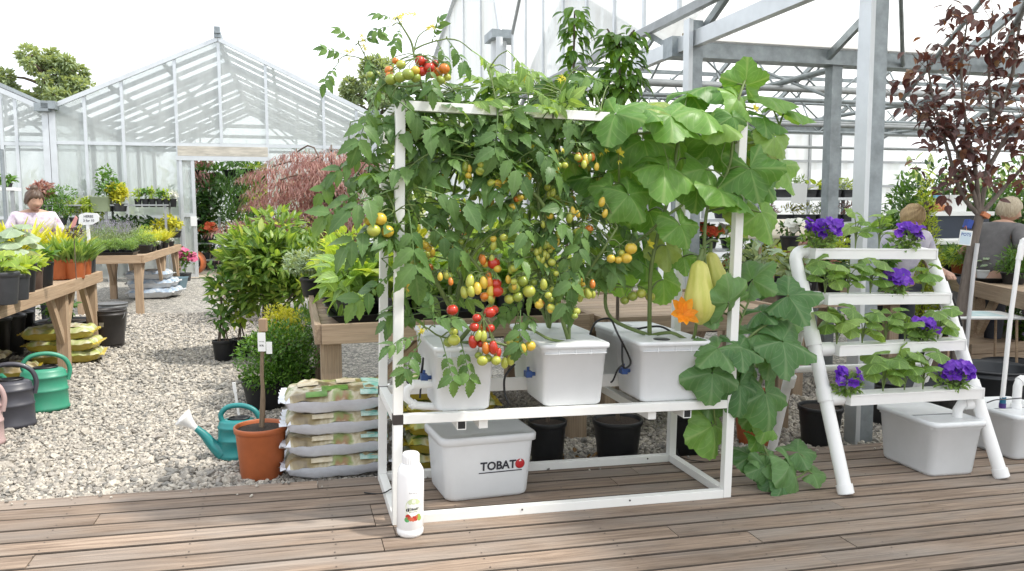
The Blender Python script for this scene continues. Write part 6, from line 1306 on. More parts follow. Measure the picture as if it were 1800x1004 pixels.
# japanese maple: tiers of drooping fine leaves
B0 = at(588, 500, 11.2); B0.z = gz(B0.x); mp_t = thing('maple_tree', 'red cut-leaf maple with drooping tiers of fine foliage in front of the greenhouse', 'tree', Matrix.Translation(B0))
r_ = random.Random(8); fine = leaf_T(.13, 4, .1, .5); ms = []; br = MB()
br.tube(smooth([Vector((0,0,0)), Vector((.05,0,.4)), Vector((-.05,.02,.9)), Vector((.05,0,1.5)), Vector((0,0,2.1))], 4), [.06]*8+[.02]*9, 8)
for k in range(46):
    h = .48+1.9*(k/45)**.9; a = r_.uniform(0, 2*PI); rr = r_.uniform(.25,1.15)*(1.0 if h < 1.7 else 1.0-(h-1.7)*.55); c = Vector((math.cos(a)*rr-.05, math.sin(a)*rr*.8, h)); br.tube(smooth([Vector((0,0,h*.75)), Vector((c.x*.5,c.y*.5,h+.05)), c], 3), .012, 5)
    W_ = r_.uniform(.32,.52)
    for _ in range(430):
        b = r_.uniform(0, 2*PI); q = r_.random()**.5*W_; p = c+Vector((math.cos(b)*q*1.2, math.sin(b)*q, -.45*q*q/W_+r_.gauss(0,.022))); d = Vector((math.cos(b)*.6+r_.gauss(0,.3), math.sin(b)*.6+r_.gauss(0,.35), -.42)); ms.append(LM_(p, d, (math.cos(b),math.sin(b),1), r_.uniform(.06,.12)))
MB().inst(fine, ms).build('crown', L_red, mp_t); br.build('trunk', M_bark, mp_t)
# ================================================================== centre bench behind the frame
ZC = .83
bench('weathered bench behind the frame, left corner showing with trays of grey pots', .13, 1.95, 5.05, 6.95, ZC, [5.16, 6.8], mt=M_woodg, ap=.105, legw=.13)
bench('second weathered bench behind the squash and ladder with mixed dark pots', 2.02, 3.55, 4.98, 6.6, ZC-.02, [5.1, 6.5], mt=M_woodg, ap=.105)
zc = ZC+.004; r_ = random.Random(77)
bb = [o for o in COL.objects if o.name.startswith('display_bench') and o.get('label','').startswith('weathered bench behind')][0]
MB().box((0,-.045,-.028),(.78,.045,.028)).build('brace', M_wood, bb, M=T(.20,.11,.30) @ Matrix.Rotation(-R(42),4,'Y'), bevel=.003)
G1 = 'leafy plants in grey pots on the bench behind the frame'
for j, t_ in enumerate((5.38, 5.95, 6.5)):
    tray('black tray holding grey pots on the bench behind the frame, %s' % ('front row','middle row','back row')[j], MS @ T(1.02, t_, zc), 1.62, .40, .05)
protos = []
for j, t_ in enumerate((5.28, 5.55, 5.86, 6.14, 6.42, 6.66)):
    for i in range(6):
        s = .36+.27*i+(.03 if j % 2 else 0); m = MS @ T(s, t_, zc+.012, r_.uniform(0, 6), r_.uniform(.92, 1.1)); lab = 'leafy green plant in a grey pot in the trays behind the frame'
        if len(protos) < 3:
            t = thing('potted_plant', lab, 'potted plant', m, G1); add_pot(t, .105, .135, M_dgrey); plant(t, 'leafy', .17, .26, .12, 200+len(protos), n=62, size=.15, mt=(L_pale, L_lime, L_pale)[len(protos)]); protos.append(t)
        else: dup(r_.choice(protos), m, lab, G1)
for i, (s, t_, kind, Rr, H, mt, fm, lab) in enumerate(((.9,6.9,'leafy',.28,.55,L_yel,None,'golden leafy bush showing through the tomato stems'),(1.35,6.8,'lav',.16,.62,L_mid,F_yel,'yellow plumed flower behind the tomato stems'),(1.5,6.95,'flower',.2,.6,L_lime,F_redf,'lime foliage with a red bloom behind the tomatoes'),(.5,6.9,'leafy',.28,.5,L_lime,None,'lime leafy bush behind the left front bin stems'),(1.75,6.7,'leafy',.25,.5,L_lime,None,'lime bush between the tomatoes and squash'),(.15,6.95,'ball',.2,.3,L_sage,None,'grey-green mound at the back left corner of the bench'))):
    potted(lab, MS @ T(s, t_, zc), .11, .16, M_black, kind, Rr, H, 240+i, mt=mt, fm=fm, n=None if kind != 'leafy' else 260, size=.09 if kind == 'leafy' else None)
o = tray('orange-brown dead leaf tray corner', MS @ T(.42,5.2,zc+.13), .1, .08, .02, M_terra) if False else None
lt = MB().lathe([(.0,.0),(.045,.0),(.05,.03),(.045,.06),(.02,.075),(0,.078)], 16).build('dome_lamp', M_paper, M=MS @ T(.62, 6.6, zc+.42)); tag(lt, 'small white dome standing among the leaves at the back of the bench', 'cloche')
# mixed pots on the second bench
def onz(px, py, z): p = site(px, py, z=z); return MS @ T(p.x, p.y, z)
zd = ZC-.016
for i, (px, py, r, h, pm, kind, Rr, H, mt, fm, lab) in enumerate((
    (1392,545,.13,.20,M_black,'leafy',.16,.26,L_sage,None,'large dark pot with grey-green leaves left of the ladder planter'),
    (1365,515,.10,.16,M_black,'leafy',.16,.24,L_lime,None,'black pot of lime leaves beside two wooden stakes'),
    (1330,520,.10,.16,M_black,'leafy',.18,.28,L_sage,None,'grey-leaved plant in black pot behind the right frame post'),
    (1430,500,.10,.15,M_black,'herb',.18,.22,L_yel,None,'golden herb in black pot behind the ladder planter top left'),
    (1470,500,.10,.15,M_terra,'leafy',.16,.24,L_red,None,'brownish red leafy pot behind the upper trough'),
    (1300,500,.09,.15,M_black,'flower',.16,.22,L_mid,F_wht,'small white flowered pot behind the right frame post'),
    (1265,520,.10,.15,M_black,'herb',.2,.22,L_grass,None,'soft pale herb behind the pale squash fruits'),
    (1225,500,.10,.15,M_black,'leafy',.18,.26,L_mid,None,'green leafy pot behind the squash fruit'))):
    potted(lab, onz(px, py, zd), r, h, pm, kind, Rr, H, 260+i, mt=mt, fm=fm, n=70 if kind == 'leafy' else 200, size=.09 if kind == 'leafy' else None)
for i, (px, py) in enumerate(((1333,500),(1358,498))):
    m = onz(px, py, zd+.1); o = MB().box((-.012,-.005,0),(.012,.005,.32)).build('wooden_stake', M_wood, M=m @ Matrix.Rotation((.02,.05)[i], 4, 'Y'), bevel=.002); tag(o, ('left','right')[i]+' of two flat wooden stakes in the pots beside the ladder planter', 'stake')
o = MB().tube([(0,0,-.05),(0,0,.75)], .009, 8).build('metal_stake', M_galv, M=onz(1331,470,zd+.05)); tag(o, 'thin grey metal rod standing among the pots right of the frame', 'rod')
# black pots on the gravel behind the frame, two of them with tall saplings
def sapling(label, px, py, r, h, path, blobs, n, seed, size=.12):
    b = gnd(px, py); t = thing('potted_tree', label, 'potted tree', Matrix.Translation(b)); add_pot(t, r, h, M_black); P = [Vector((0,0,h-.03))]+[at(x, y, Y)-b for x, y, Y in path]
    MB().tube(smooth(P, 4), np.linspace(.014,.006,(len(P)-1)*4+1), 7).build('trunk', M_bark, t)
    rr = random.Random(seed); ms = []; tw = MB(); P2 = smooth(P, 6)
    for (x, y, Y, rx, rz, k) in blobs:
        c = at(x, y, Y)-b
        for _ in range(k):
            a = rr.uniform(0,2*PI); q = rr.random()**.5*rx; p = c+Vector((math.cos(a)*q, math.sin(a)*q, rr.uniform(-rz, rz))); d = Vector((math.cos(a)*.8, math.sin(a)*.8, rr.uniform(-.9,.1))); ms.append(LM_(p, d, (math.cos(a)*.5,math.sin(a)*.5-.3,1), size*rr.uniform(.7,1.2)))
        q = min(P2, key=lambda v: (v-c).length+max(0, v.z-c.z)); tw.tube(smooth([q, (q+c)/2+Vector((0,0,.03)), c+Vector((0,0,rz*.8))], 3), .006, 5)
    MB().inst(leaf_T(.50, 6, .2, .35), ms).build('crown', L_tree, t); tw.build('limb', M_bark, t); return t
sapling('taller slim sapling in a black pot behind the frame, leaf tuft reaching highest', 962, 815, .122, .28, [(975,600,4.95),(1005,350,5.1),(1008,180,5.15),(1009,60,5.2)], [(1010,38,5.2,.085,.08,56),(1010,80,5.2,.06,.08,34),(1007,125,5.2,.05,.08,18),(1003,160,5.2,.14,.07,60),(980,175,5.2,.12,.07,40),(1032,170,5.2,.11,.07,36)], 0, 1, .085)
sapling('bushier sapling in a black pot behind the frame, right of the tallest one', 1085, 808, .16, .27, [(1085,600,5.05),(1088,350,5.15),(1090,180,5.2),(1088,90,5.25)], [(1067,62,5.25,.05,.05,18),(1115,66,5.25,.06,.06,24),(1090,75,5.25,.09,.07,40),(1090,112,5.25,.13,.10,90),(1100,155,5.25,.12,.09,80),(1075,150,5.25,.10,.08,50)], 0, 2, .088)
for px, py, r, h, lab in ((1215,802,.15,.30,'black pot in the shade behind the right rear post of the frame'),(1440,782,.15,.28,'black pot on the gravel behind the left leg of the ladder planter')):
    t = thing('plant_pot', lab, 'pot', Matrix.Translation(gnd(px, py))); add_pot(t, r, h, M_black)
lf = thing('leaf_litter', 'dry brown leaves fallen on the gravel under the frame', 'leaf litter', Matrix.Translation(gnd(1000,812))); MB().inst(LEAFW, [LM_(Vector((r_.gauss(0,.12), r_.gauss(0,.07), .03)), rv(r_), (r_.gauss(0,.3),r_.gauss(0,.3),1), .05) for _ in range(26)]).build('leaves', leafmat('dry_leaf', (.16,.09,.04), (.32,.2,.1), .2, .7, .2), lf); lf['kind'] = 'stuff'
# ================================================================== racks of seedlings in the open greenhouse
def rack(label, s0, s1_, t_, d, zs, posts=True, m_=M_galv):
    t = thing('plant_rack', label, 'rack', SS(s0, t_)); g = sgz(s0, t_)
    for z in zs: MB().box((0,0,z-g-.03),(s1_-s0,d,z-g)).build('shelf', M_alu, t)
    for x in (.02, s1_-s0-.02):
        for y in (.02, d-.02): MB().box((x-.018,y-.018,0),(x+.018,y+.018,max(zs)-g+.2)).build('post', m_, t)
    return t
rack('tall galvanised rack of seedling trays seen left of the main column', 5.35, 6.85, 8.3, .5, (.70, 1.05, 1.40, 1.70))
rack('second galvanised rack behind the right frame post holding red flowers', 4.15, 5.2, 8.2, .5, (.75, 1.10, 1.45))
i = 0
for z, row in ((1.705, ((5.6,L_lime,'herb'),(5.95,L_grass,'herb'),(6.3,L_lime,'leafy'),(6.65,L_lime,'herb'))), (1.405, ((5.55,L_red,'herb'),(5.95,L_yel,'herb'),(6.3,L_grass,'herb'),(6.65,L_red,'herb'))), (1.055, ((5.6,L_mid,'herb'),(6.0,L_dark,'leafy'),(6.35,L_dark,'leafy'),(6.7,L_dark,'leafy'))), (.705, ((5.7,L_dark,'leafy'),(6.4,L_lime,'leafy')))):
    for k, (s, mt, kind) in enumerate(row):
        t = tray('%s tray of seedlings on the %s shelf of the tall rack' % (('first','second','third','fourth')[k], {1.705:'top',1.405:'second',1.055:'third',.705:'lowest'}[z]), MS @ T(s, 8.52, z), .32, .4, .09, M_dgrey)
        plant(t, kind, .19, .16 if z != 1.055 else .22, .07, 300+i, mt=mt, n=150 if kind == 'herb' else 60, size=.05 if kind == 'herb' else .09); i += 1
for z, row in ((1.455, ((4.4,L_mid,None,'green'),(4.9,L_dark,None,'dark green'))), (1.105, ((4.4,L_mid,F_redf,'red flowering'),(4.7,L_mid,F_redf,'second red flowering'),(5.0,L_lime,F_wht,'white flowering'))), (.755, ((4.4,L_red,None,'bronze leaved'),(4.75,L_sage,None,'blue-grey leaved'),(5.05,L_mid,F_redf,'coral flowering')))):
    for k, (s, mt, fm, w_) in enumerate(row):
        potted('%s pot on the %s shelf of the second rack' % (w_, {1.455:'top',1.105:'middle',.755:'lower'}[z]), MS @ T(s, 8.42, z), .12, .12, M_black, 'flower' if fm else 'leafy', .17, .16, 330+i, mt=mt, fm=fm, n=70, fn=26, size=.07); i += 1
p = at(1405, 340, 8.9); o = MB().box((-.085,-.002,-.11),(.085,.002,.11)).build('notice', M_paper, M=Matrix.Translation(p) @ Matrix.Rotation(.05, 4, 'Y')); tag(o, 'white paper notice pinned to the front post of the tall rack', 'notice')
# cream tables / hats between rack and ladder
tb_ = thing('potting_table', 'cream topped table with dark legs behind the squash leaves', 'table', Matrix.Translation(at(1365,412,7.4)) @ Matrix.Rotation(YAW, 4, 'Z')); MB().loft([rrect(.36,.25,.06,-.03), rrect(.38,.27,.06,0), rrect(.22,.15,.06,.12), rrect(.12,.08,.05,.14)]).build('cover', mat('cream_cloth', (.70,.64,.52), .7, noise=.15), tb_)
for x in (-.3,.3): MB().box((x-.02,-.2,-1.25),(x+.02,-.16,-.03)).box((x-.02,.16,-1.25),(x+.02,.2,-.03)).build('leg', M_steel, tb_)
potted('white flowered pot between the cream table and violet petunias', Matrix.Translation(at(1388,440,6.6)), .08, .12, M_black, 'flower', .12, .16, 350, mt=L_dark, fm=F_wht, n=60, fn=10, size=.05)
bench('timber bench behind the main column crowded with mixed dark pots', 4.15, 5.3, 5.9, 7.3, .80, [6.0, 7.2], mt=M_woodg)
for i, (s, t_, kind, Rr, H, mt, fm, lab) in enumerate(((4.3,6.0,'leafy',.18,.28,L_red,None,'bronze leafy pot at the near left of the crowded bench'),(4.6,6.05,'leafy',.18,.22,L_dark,None,'dark leafy pot at the near side of the crowded bench'),(4.9,6.0,'flower',.18,.24,L_mid,F_wht,'white flowering pot at the near side of the crowded bench'),(5.15,6.1,'leafy',.18,.30,L_mid,None,'green leafy pot at the near right of the crowded bench'),(4.3,6.5,'herb',.2,.34,L_yel,None,'golden herb pot in the middle of the crowded bench'),(4.65,6.5,'leafy',.2,.36,L_red,None,'reddish leafy pot in the middle of the crowded bench'),(5.0,6.5,'flower',.2,.34,L_lime,F_redf,'red flowering pot in the middle of the crowded bench'),(4.3,7.0,'leafy',.2,.4,L_mid,None,'green leafy pot at the back left of the crowded bench'),(4.7,7.0,'leafy',.2,.44,L_dark,None,'dark leafy pot at the back of the crowded bench'),(5.1,7.0,'ball',.2,.4,L_mid,None,'rounded green pot at the back right of the crowded bench'))):
    potted(lab, MS @ T(s, t_, .805), .11, .15, M_black, kind, Rr, H, 380+i, mt=mt, fm=fm, n=110 if kind == 'leafy' else None, size=.09 if kind == 'leafy' else None)
# ================================================================== plants in the ladder's troughs
def on_trough(i, px):
    a, b = TRO[i]; best = min(np.linspace(0, 1, 201), key=lambda f: abs(((lambda q: 900+FPX*((q-CAM).dot(_X))/((q-CAM).dot(_F)))(MD @ (a+(b-a)*float(f))))-px)); return MD @ Matrix.Translation(a+(b-a)*float(best)-Vector((0,0,.012)))
def petunia(label, M, Rr, H, seed, nf, fs=.034, side=0, name='petunia'):
    t = thing(name, label, 'petunia', M, 'violet petunias in the ladder planter'); r2 = random.Random(seed)
    ms = bush(seed, [((0,0,H*.35),(Rr*.9,Rr*.6,H*.35)), ((side*.4*Rr,-.02,H*.5),(Rr*.6,Rr*.5,H*.35))], 170, .042, LEAF, .5); MB().inst(LEAF, ms).build('foliage', L_grass, t)
    fl = []; st = MB()
    for _ in range(int(nf*1.5)):
        a = r2.uniform(0,2*PI); v = Vector((math.cos(a)*r2.random()**.5*Rr*.9+side*Rr*.45, math.sin(a)*r2.random()**.5*Rr*.6-.02, H*(.55+.5*r2.random())))
        N = (Vector((r2.gauss(0,.5), -.8+r2.gauss(0,.4), .7))).normalized(); x = N.orthogonal().normalized(); y = N.cross(x); a0 = r2.uniform(0,6)
        for j in range(6):
            b = a0+2*PI*j/6; d = x*math.cos(b)+y*math.sin(b)+N*.3; fl.append(LM_(v, d, N-(x*math.cos(b)+y*math.sin(b))*.35, fs*r2.uniform(.85,1.15)))
        st.tube([(v.x*.2,v.y*.2,0),(v.x*.8,v.y*.8,v.z*.6),tuple(v)], .0016, 3, caps=False)
    MB().inst(leaf_T(.85, 5, .12, .2, wav=.3, prof=lambda q: min(1, q*1.6)*(1 if q < .85 else .75)), fl).build('flower', F_pur, t); st.build('stem', M_stem, t); return t
def seedling(label, M, H, seed, n=5, size=.09, mt=None):
    t = thing('cucumber_seedling', label, 'seedling', M, 'young cucumber plants in the ladder planter'); r2 = random.Random(seed); st = MB(); ms = []
    for j in range(n):
        a = 2.4*j+r2.uniform(-.4,.4); h = H*(.35+.65*(j+1)/n); p = Vector((math.cos(a)*size*.55, math.sin(a)*size*.4-.01, h)); st.tube(smooth([Vector((0,0,0)), Vector((p.x*.2,p.y*.2,h*.7)), p], 3), .0028, 5); ms.append((r2.choice(CUC), LM_(p, (math.cos(a),math.sin(a)-.3,r2.uniform(-.7,.15)), (math.cos(a)*.4+r2.gauss(0,.35),-.6+r2.gauss(0,.3),1), size*r2.uniform(.7,1.35))))
    lb_ = MB()
    for T_ in CUC: lb_.inst(T_, [m for q, m in ms if q is T_])
    lb_.build('leaves', mt or L_cuc, t); st.build('stem', M_stem, t); return t
L_cuc = leafmat('cucumber_leaf', (.13,.24,.06), (.24,.36,.11), .4, .45, .35, vscale=3)
W4 = ('top','second','third','lowest')
for i, px, Rr, H, nf, side, lab in ((0,1438,.12,.17,22,.2,'left'),(0,1590,.10,.15,16,.3,'right'),(1,1572,.09,.13,13,.0,'only'),(2,1618,.085,.13,12,.3,'only'),(3,1488,.085,.14,11,0,'left'),(3,1672,.11,.15,32,.4,'right')):
    petunia('violet petunia at the %s of the %s trough of the ladder' % (lab, W4[i]) if lab != 'only' else 'violet petunia in the %s trough of the ladder, among cucumber leaves' % W4[i], on_trough(i, px), Rr, H, 400+i*10+px, nf, side=side)
ORD = {k: ['first','second','third','fourth','fifth'] for k in range(4)}
for i, px, H, n, s in ((0,1503,.16,4,.085),(0,1545,.17,5,.09),(1,1450,.14,6,.10),(1,1490,.12,5,.09),(1,1530,.15,6,.10),(1,1622,.13,5,.09),(2,1470,.15,5,.12),(2,1515,.13,5,.105),(2,1556,.15,5,.105),(2,1590,.12,4,.09),(2,1648,.14,5,.10),(3,1552,.15,6,.115),(3,1590,.17,6,.10),(3,1622,.16,5,.105)):
    seedling('young cucumber plant in the %s trough of the ladder, %s from the left' % (W4[i], ORD[i].pop(0)), on_trough(i, px), H*1.45, 450+px+i, n+1, s*1.12)
# ================================================================== purple-leaved tree with stake and tag
tbp = gnd(1676, 706); tub = bucket('large round black tub behind the right leg of the ladder planter', Matrix.Translation(gnd(1738,735)), .30, .42, mat('black_tub', (.022,.025,.03), .4, noise=.25, nscale=6))
bucket('second black tub half hidden behind the large round tub', Matrix.Translation(gnd(1785,715)), .26, .38, mat('black_tub', (0,0,0)))
bucket('low wide black tub behind the ladder planter', Matrix.Translation(gnd(1600,745)), .34, .36, mat('black_tub', (0,0,0)))
pt = thing('purple_tree', 'purple-leaved young tree with leaning trunk at the right edge', 'tree', Matrix.Translation(tbp)); Yt = tbp.y
def tp(x, y, dY=0): return at(x, y, Yt+dY)-tbp
tk = smooth([Vector((0,0,0)), tp(1683,600), tp(1697,500), tp(1712,420), tp(1722,380)], 4); br = MB(); br.tube(tk, np.linspace(.05,.036,len(tk)), 10)
r_ = random.Random(21); ends = []
limbs = [([(1722,380),(1690,340),(1668,270),(1640,170),(1628,90)],0),([(1722,380),(1735,300),(1742,210),(1738,120),(1745,20)],.05),([(1722,380),(1715,300),(1700,230),(1690,130),(1700,40)],-.1),([(1722,380),(1765,330),(1805,280),(1840,180)],.1),([(1722,380),(1708,330),(1675,250),(1655,215),(1605,200)],-.05),([(1742,210),(1775,150),(1790,60),(1800,-10)],0),([(1735,300),(1770,240),(1800,200)],.1)]
for pts, dY in limbs:
    P = smooth([tp(x, y, dY*k/len(pts)*2) for k, (x, y) in enumerate(pts)], 4); br.tube(P, np.linspace(.022,.006,len(P)), 7); ends += P[len(P)//3:]
ms = []
for e in ends:
    for _ in range(3):
        d = rv(r_, .11); d.z += .02; c = e+d; br.tube([e, c], .0025, 4, caps=False)
        for _ in range(r_.randint(3,6)):
            a = r_.uniform(0,2*PI); p = c+rv(r_, .045); ms.append(LM_(p, (math.cos(a)*.7,math.sin(a)*.7,r_.uniform(-.9,.3)), (r_.gauss(0,.4),-.4,1), .092*r_.uniform(.7,1.25)))
br.build('trunk', mat('tree_bark', (.20,.165,.14), .8, noise=.45, nscale=14, bump=.4, bscale=50, stretch=(3,3,.6)), pt); MB().inst(leaf_T(.55, 6, .18, .25), ms).build('crown', L_pur, pt)
sk_ = MB().tube([tp(1692,700,-.07), tp(1703,560,-.07), tp(1712,470,-.07), tp(1718,428,-.06)], .017, 10).build('stake', mat('grey_pipe', (.55,.55,.56), .4), pt)
MB().box((-.03,-.06,-.02),(.035,.05,.02)).build('tree_tie', mat('orange_tie', (.55,.2,.09), .6), pt, M=Matrix.Translation(tp(1727,378)) @ Matrix.Rotation(.5,4,'Y'), bevel=.004); MB().box((-.035,-.045,-.05),(.03,.045,.05)).build('tree_tie', mat('blue_tie', (.03,.07,.32), .6), pt, M=Matrix.Translation(tp(1702,394)) @ Matrix.Rotation(.3,4,'Y') @ Matrix.Scale(.75,4), bevel=.006)
tagm = MB().box((-.052,-.0015,-.062),(.052,.0015,.062)).build('price_tag', M_paper, pt, M=Matrix.Translation(tp(1697,418,-.12)) @ Matrix.Rotation(.12,4,'Y'))
MB().box((-.044,-.0022,-.054),(.044,-.0016,.05)).build('tag_panel', mat('pale_blue_card', (.55,.66,.74), .6), tagm)
text_mesh('POTS', .034, 'tag_lettering', mat('blue_ink', (.02,.06,.3), .6), tagm, T(0,-.003,.015) @ FACE, bold=.0006, ext=0)
MB().tube([(0,0,.06),(.005,.03,.1),(.01,.06,.08)], .003, 5).build('cord', mat('orange_tie', (0,0,0)), tagm)
# ================================================================== right bench with herbs, tables and stacks behind
P1_ = site(1652,474,z=.84); P2_ = site(1800,505,z=.84); ang = math.atan2((P2_-P1_).y, (P2_-P1_).x); LE = (P2_-P1_).length+.7
def rbench(label, M, w_, d, h, mt, cat='bench', name='display_bench'):
    t = thing(name, label, cat, M)
    MB().box((0,-.02,h-.13),(w_,.02,h+.02)).build('apron', mt, t, bevel=.004); MB().box((0,d-.02,h-.13),(w_,d+.02,h+.02)).build('apron', mt, t, bevel=.004)
    MB().box((.001,.021,h-.03),(w_-.001,d-.021,h-.002)).build('slatted_top', M_woodg, t)
    for x in (.1, w_*.5, w_-.1):
        for y in (.1, d-.1): MB().box((x-.05,y-.05,-.02),(x+.05,y+.05,h-.031)).build('leg', mt, t)
        MB().beam((x+.06,.1,h-.5),(x+.4,.1,h-.14),.04,.09).build('brace', mt, t)
    return t
g0 = sgz(P1_.x, P1_.y); ME = MS @ T(P1_.x-.25, P1_.y+.08, g0, ang); hE = .84-g0
rbench('timber bench of ferns, herbs and white flowers at the right edge', ME, LE+.25, 1.0, hE, M_woodg)
i = 0
for x, y, kind, Rr, H, mt, fm, pm, r, lab in ((.15,.25,'herb',.2,.20,L_mid,None,M_black,.10,'green ferny pot at the near left end of the right bench'),(.42,.2,'herb',.2,.18,L_grass,None,M_black,.10,'pale ferny pot beside the tree stake on the right bench'),(.3,.6,'flower',.2,.26,L_mid,F_wht,M_black,.11,'white flowered pot at the left of the right bench'),(.75,.2,'herb',.2,.2,L_lime,None,M_terra,.085,'lime fern in a small red pot on the right bench'),(.8,.65,'flower',.22,.30,L_mid,F_wht,M_black,.12,'white rose-like flowers in the middle of the right bench'),(1.1,.25,'herb',.25,.26,L_mid,None,M_black,.11,'large soft green fern on the right bench'),(1.15,.7,'flower',.22,.32,L_mid,F_wht,M_black,.12,'white flowers at the back of the right bench, nearer the grey shirted figure'),(1.35,.15,'bigleaf',.13,.14,L_sage,None,M_paper,.07,'grey-blue succulent in a square white pot, left of two'),(1.55,.15,'bigleaf',.13,.14,L_sage,None,M_paper,.07,'grey-blue succulent in a white pot, right of two'),(1.6,.55,'herb',.25,.3,L_lime,None,M_black,.12,'yellow-green feathery plant at the right end of the right bench'),(1.85,.3,'herb',.22,.25,L_mid,None,M_black,.11,'green herb cut off by the right edge')):
    potted(lab, ME @ T(x, y, hE+.004), r, .11, pm, kind, Rr, H, 500+i, mt=mt, fm=fm, n=None if kind != 'bigleaf' else 8, fn=34, size=.07 if kind == 'bigleaf' else .045 if fm else .05); i += 1
tray('long black tray along the front of the right bench', ME @ T(1.0,.16,hE+.003), 1.6, .28, .045)
# box stacks under it, small reading table, crate
bx = thing('cardboard_box', 'grey-brown cardboard box under the right bench', 'box', ME @ T(.75,.45,0)); MB().box((0,0,0),(.5,.4,.55)).build('box', mat('cardboard', (.22,.2,.17), .8, noise=.2), bx, bevel=.005); MB().box((.24,-.002,0),(.26,.001,.55)).build('flap_seam', M_black, bx)
q = at(1712,552,6.9); t = thing('side_table', 'small low table with a white and pale blue top', 'table', Matrix.Translation(q) @ Matrix.Rotation(YAW-.35, 4, 'Z')); MB().loft([rrect(.32,.22,.03,-.02), rrect(.33,.23,.03,-.012), rrect(.33,.23,.03,.0), rrect(.31,.21,.03,.003)]).build('table_top', M_paper, t); MB().box((-.26,-.17,.0035),(.18,.17,.005)).build('print', mat('pale_teal_print', (.30,.55,.60), .5, noise=.3, nscale=6, col2=(.7,.78,.78)), t)
zz = q.z-gz(q.x); [MB().tube([(x,y,-.02),(x*1.1,y*1.1,-zz)], .012, 6).build('leg', M_wood, t) for x in (-.27,.27) for y in (-.17,.17)]
q = gnd(1716,668); t = thing('wooden_crate', 'weathered wooden crate box behind the big black tub', 'crate', Matrix.Translation(q) @ Matrix.Rotation(YAW, 4, 'Z')); 
for k in range(4): MB().box((-.33,-.25,.02+k*.1),(.33,-.23,.11+k*.1)).build('slat', M_woodg, t)
MB().box((-.33,-.229,.0),(.33,.25,.40)).build('crate_body', M_woodg, t)
# foliage at the right edge
for i, (px, py, r, h, kind, Rr, H, mt, fm, lab, sz) in enumerate(((1772,640,.16,.25,'ball',.28,.62,L_dark,None,'dark green shrub behind the white standpipe',.05),(1812,660,.16,.25,'flower',.3,.5,L_mid,F_lav,'shrub with pinkish white hydrangea heads at the right edge',.05),(1640,640,.14,.22,'ball',.2,.35,L_dark,None,'small dark shrub in the shade behind the ladder',.05))):
    potted(lab, Matrix.Translation(gnd(px, py)), r, h, M_black, kind, Rr, H, 530+i, mt=mt, fm=fm, size=sz, fn=60)
B0 = at(1625,440,8.4); zb_ = gz(B0.x); t = thing('conifer', 'lime green upright conifer in a black pot behind the blond child', 'conifer', Matrix.Translation((B0.x,B0.y,zb_))); add_pot(t, .2, .3, M_black)
MB().tube([(0,0,.2),(0,0,1.75)], .03, 6).build('trunk', M_bark, t); MB().inst(NARROW, bush(9, [((0,0,z),(.24*(1-(z-.5)/1.9),.24*(1-(z-.5)/1.9),.16)) for z in np.linspace(.45,1.85,14)], 4200, .05, NARROW, .8)).build('foliage', leafmat('lime_conifer', (.20,.30,.03), (.42,.48,.07), .4, .5, 0), t)
# white counter with boxes and a spray bottle
q = at(1690,425,9.3); t = thing('counter', 'white topped counter in front of the dark hedge on the right', 'counter', Matrix.Translation(q) @ Matrix.Rotation(YAW, 4, 'Z')); MB().box((-.55,-.2,-.02),(.25,.35,.03)).build('counter_top', M_paper, t, bevel=.005); MB().box((-.5,-.15,-1.3),(.2,.3,-.021)).build('cabinet', mat('grey_cabinet', (.3,.31,.31), .6), t)
q2 = at(1690,375,9.7); t = thing('counter', 'raised white shelf counter behind the lower one', 'counter', Matrix.Translation(q2) @ Matrix.Rotation(YAW, 4, 'Z')); MB().box((-.5,-.1,-.03),(.4,.4,.02)).build('counter_top', M_paper, t, bevel=.005); MB().box((-.47,-.05,-.33),(.37,.35,-.031)).build('cabinet', mat('navy_panel', (.02,.03,.05), .5), t)
tm = Matrix.Translation(q2) @ Matrix.Rotation(YAW, 4, 'Z')
t = thing('storage_box', 'plain white box on the raised counter', 'box', tm @ T(-.02,.12,.022)); MB().loft([rrect(.12,.1,.02,0), rrect(.13,.11,.02,.19), rrect(.135,.115,.02,.20), rrect(.11,.09,.02,.20)]).build('box', M_paper, t)
t = thing('spray_bottle', 'small spray bottle with blue trigger on the raised counter', 'bottle', tm @ T(-.28,.08,.022)); MB().lathe([(0,0),(.045,0),(.045,.10),(.02,.14),(.018,.16)], 16).build('body', mat('amber_plastic', (.5,.2,.08), .3), t); MB().box((-.06,-.015,.16),(.03,.015,.20)).build('trigger', mat('sky_blue_plastic', (.15,.4,.6), .4), t, bevel=.004)
for k, x in enumerate((-.40,-.20)): o = MB().ball((0,0,.05), .05, sc=(1,1,.85)).build('orange_fruit', mat('orange_skin', (.6,.25,.1), .5), M=tm @ T(x,.1,.02)); tag(o, ('left','right')[k]+' orange ball beside the spray bottle on the raised counter', 'fruit')
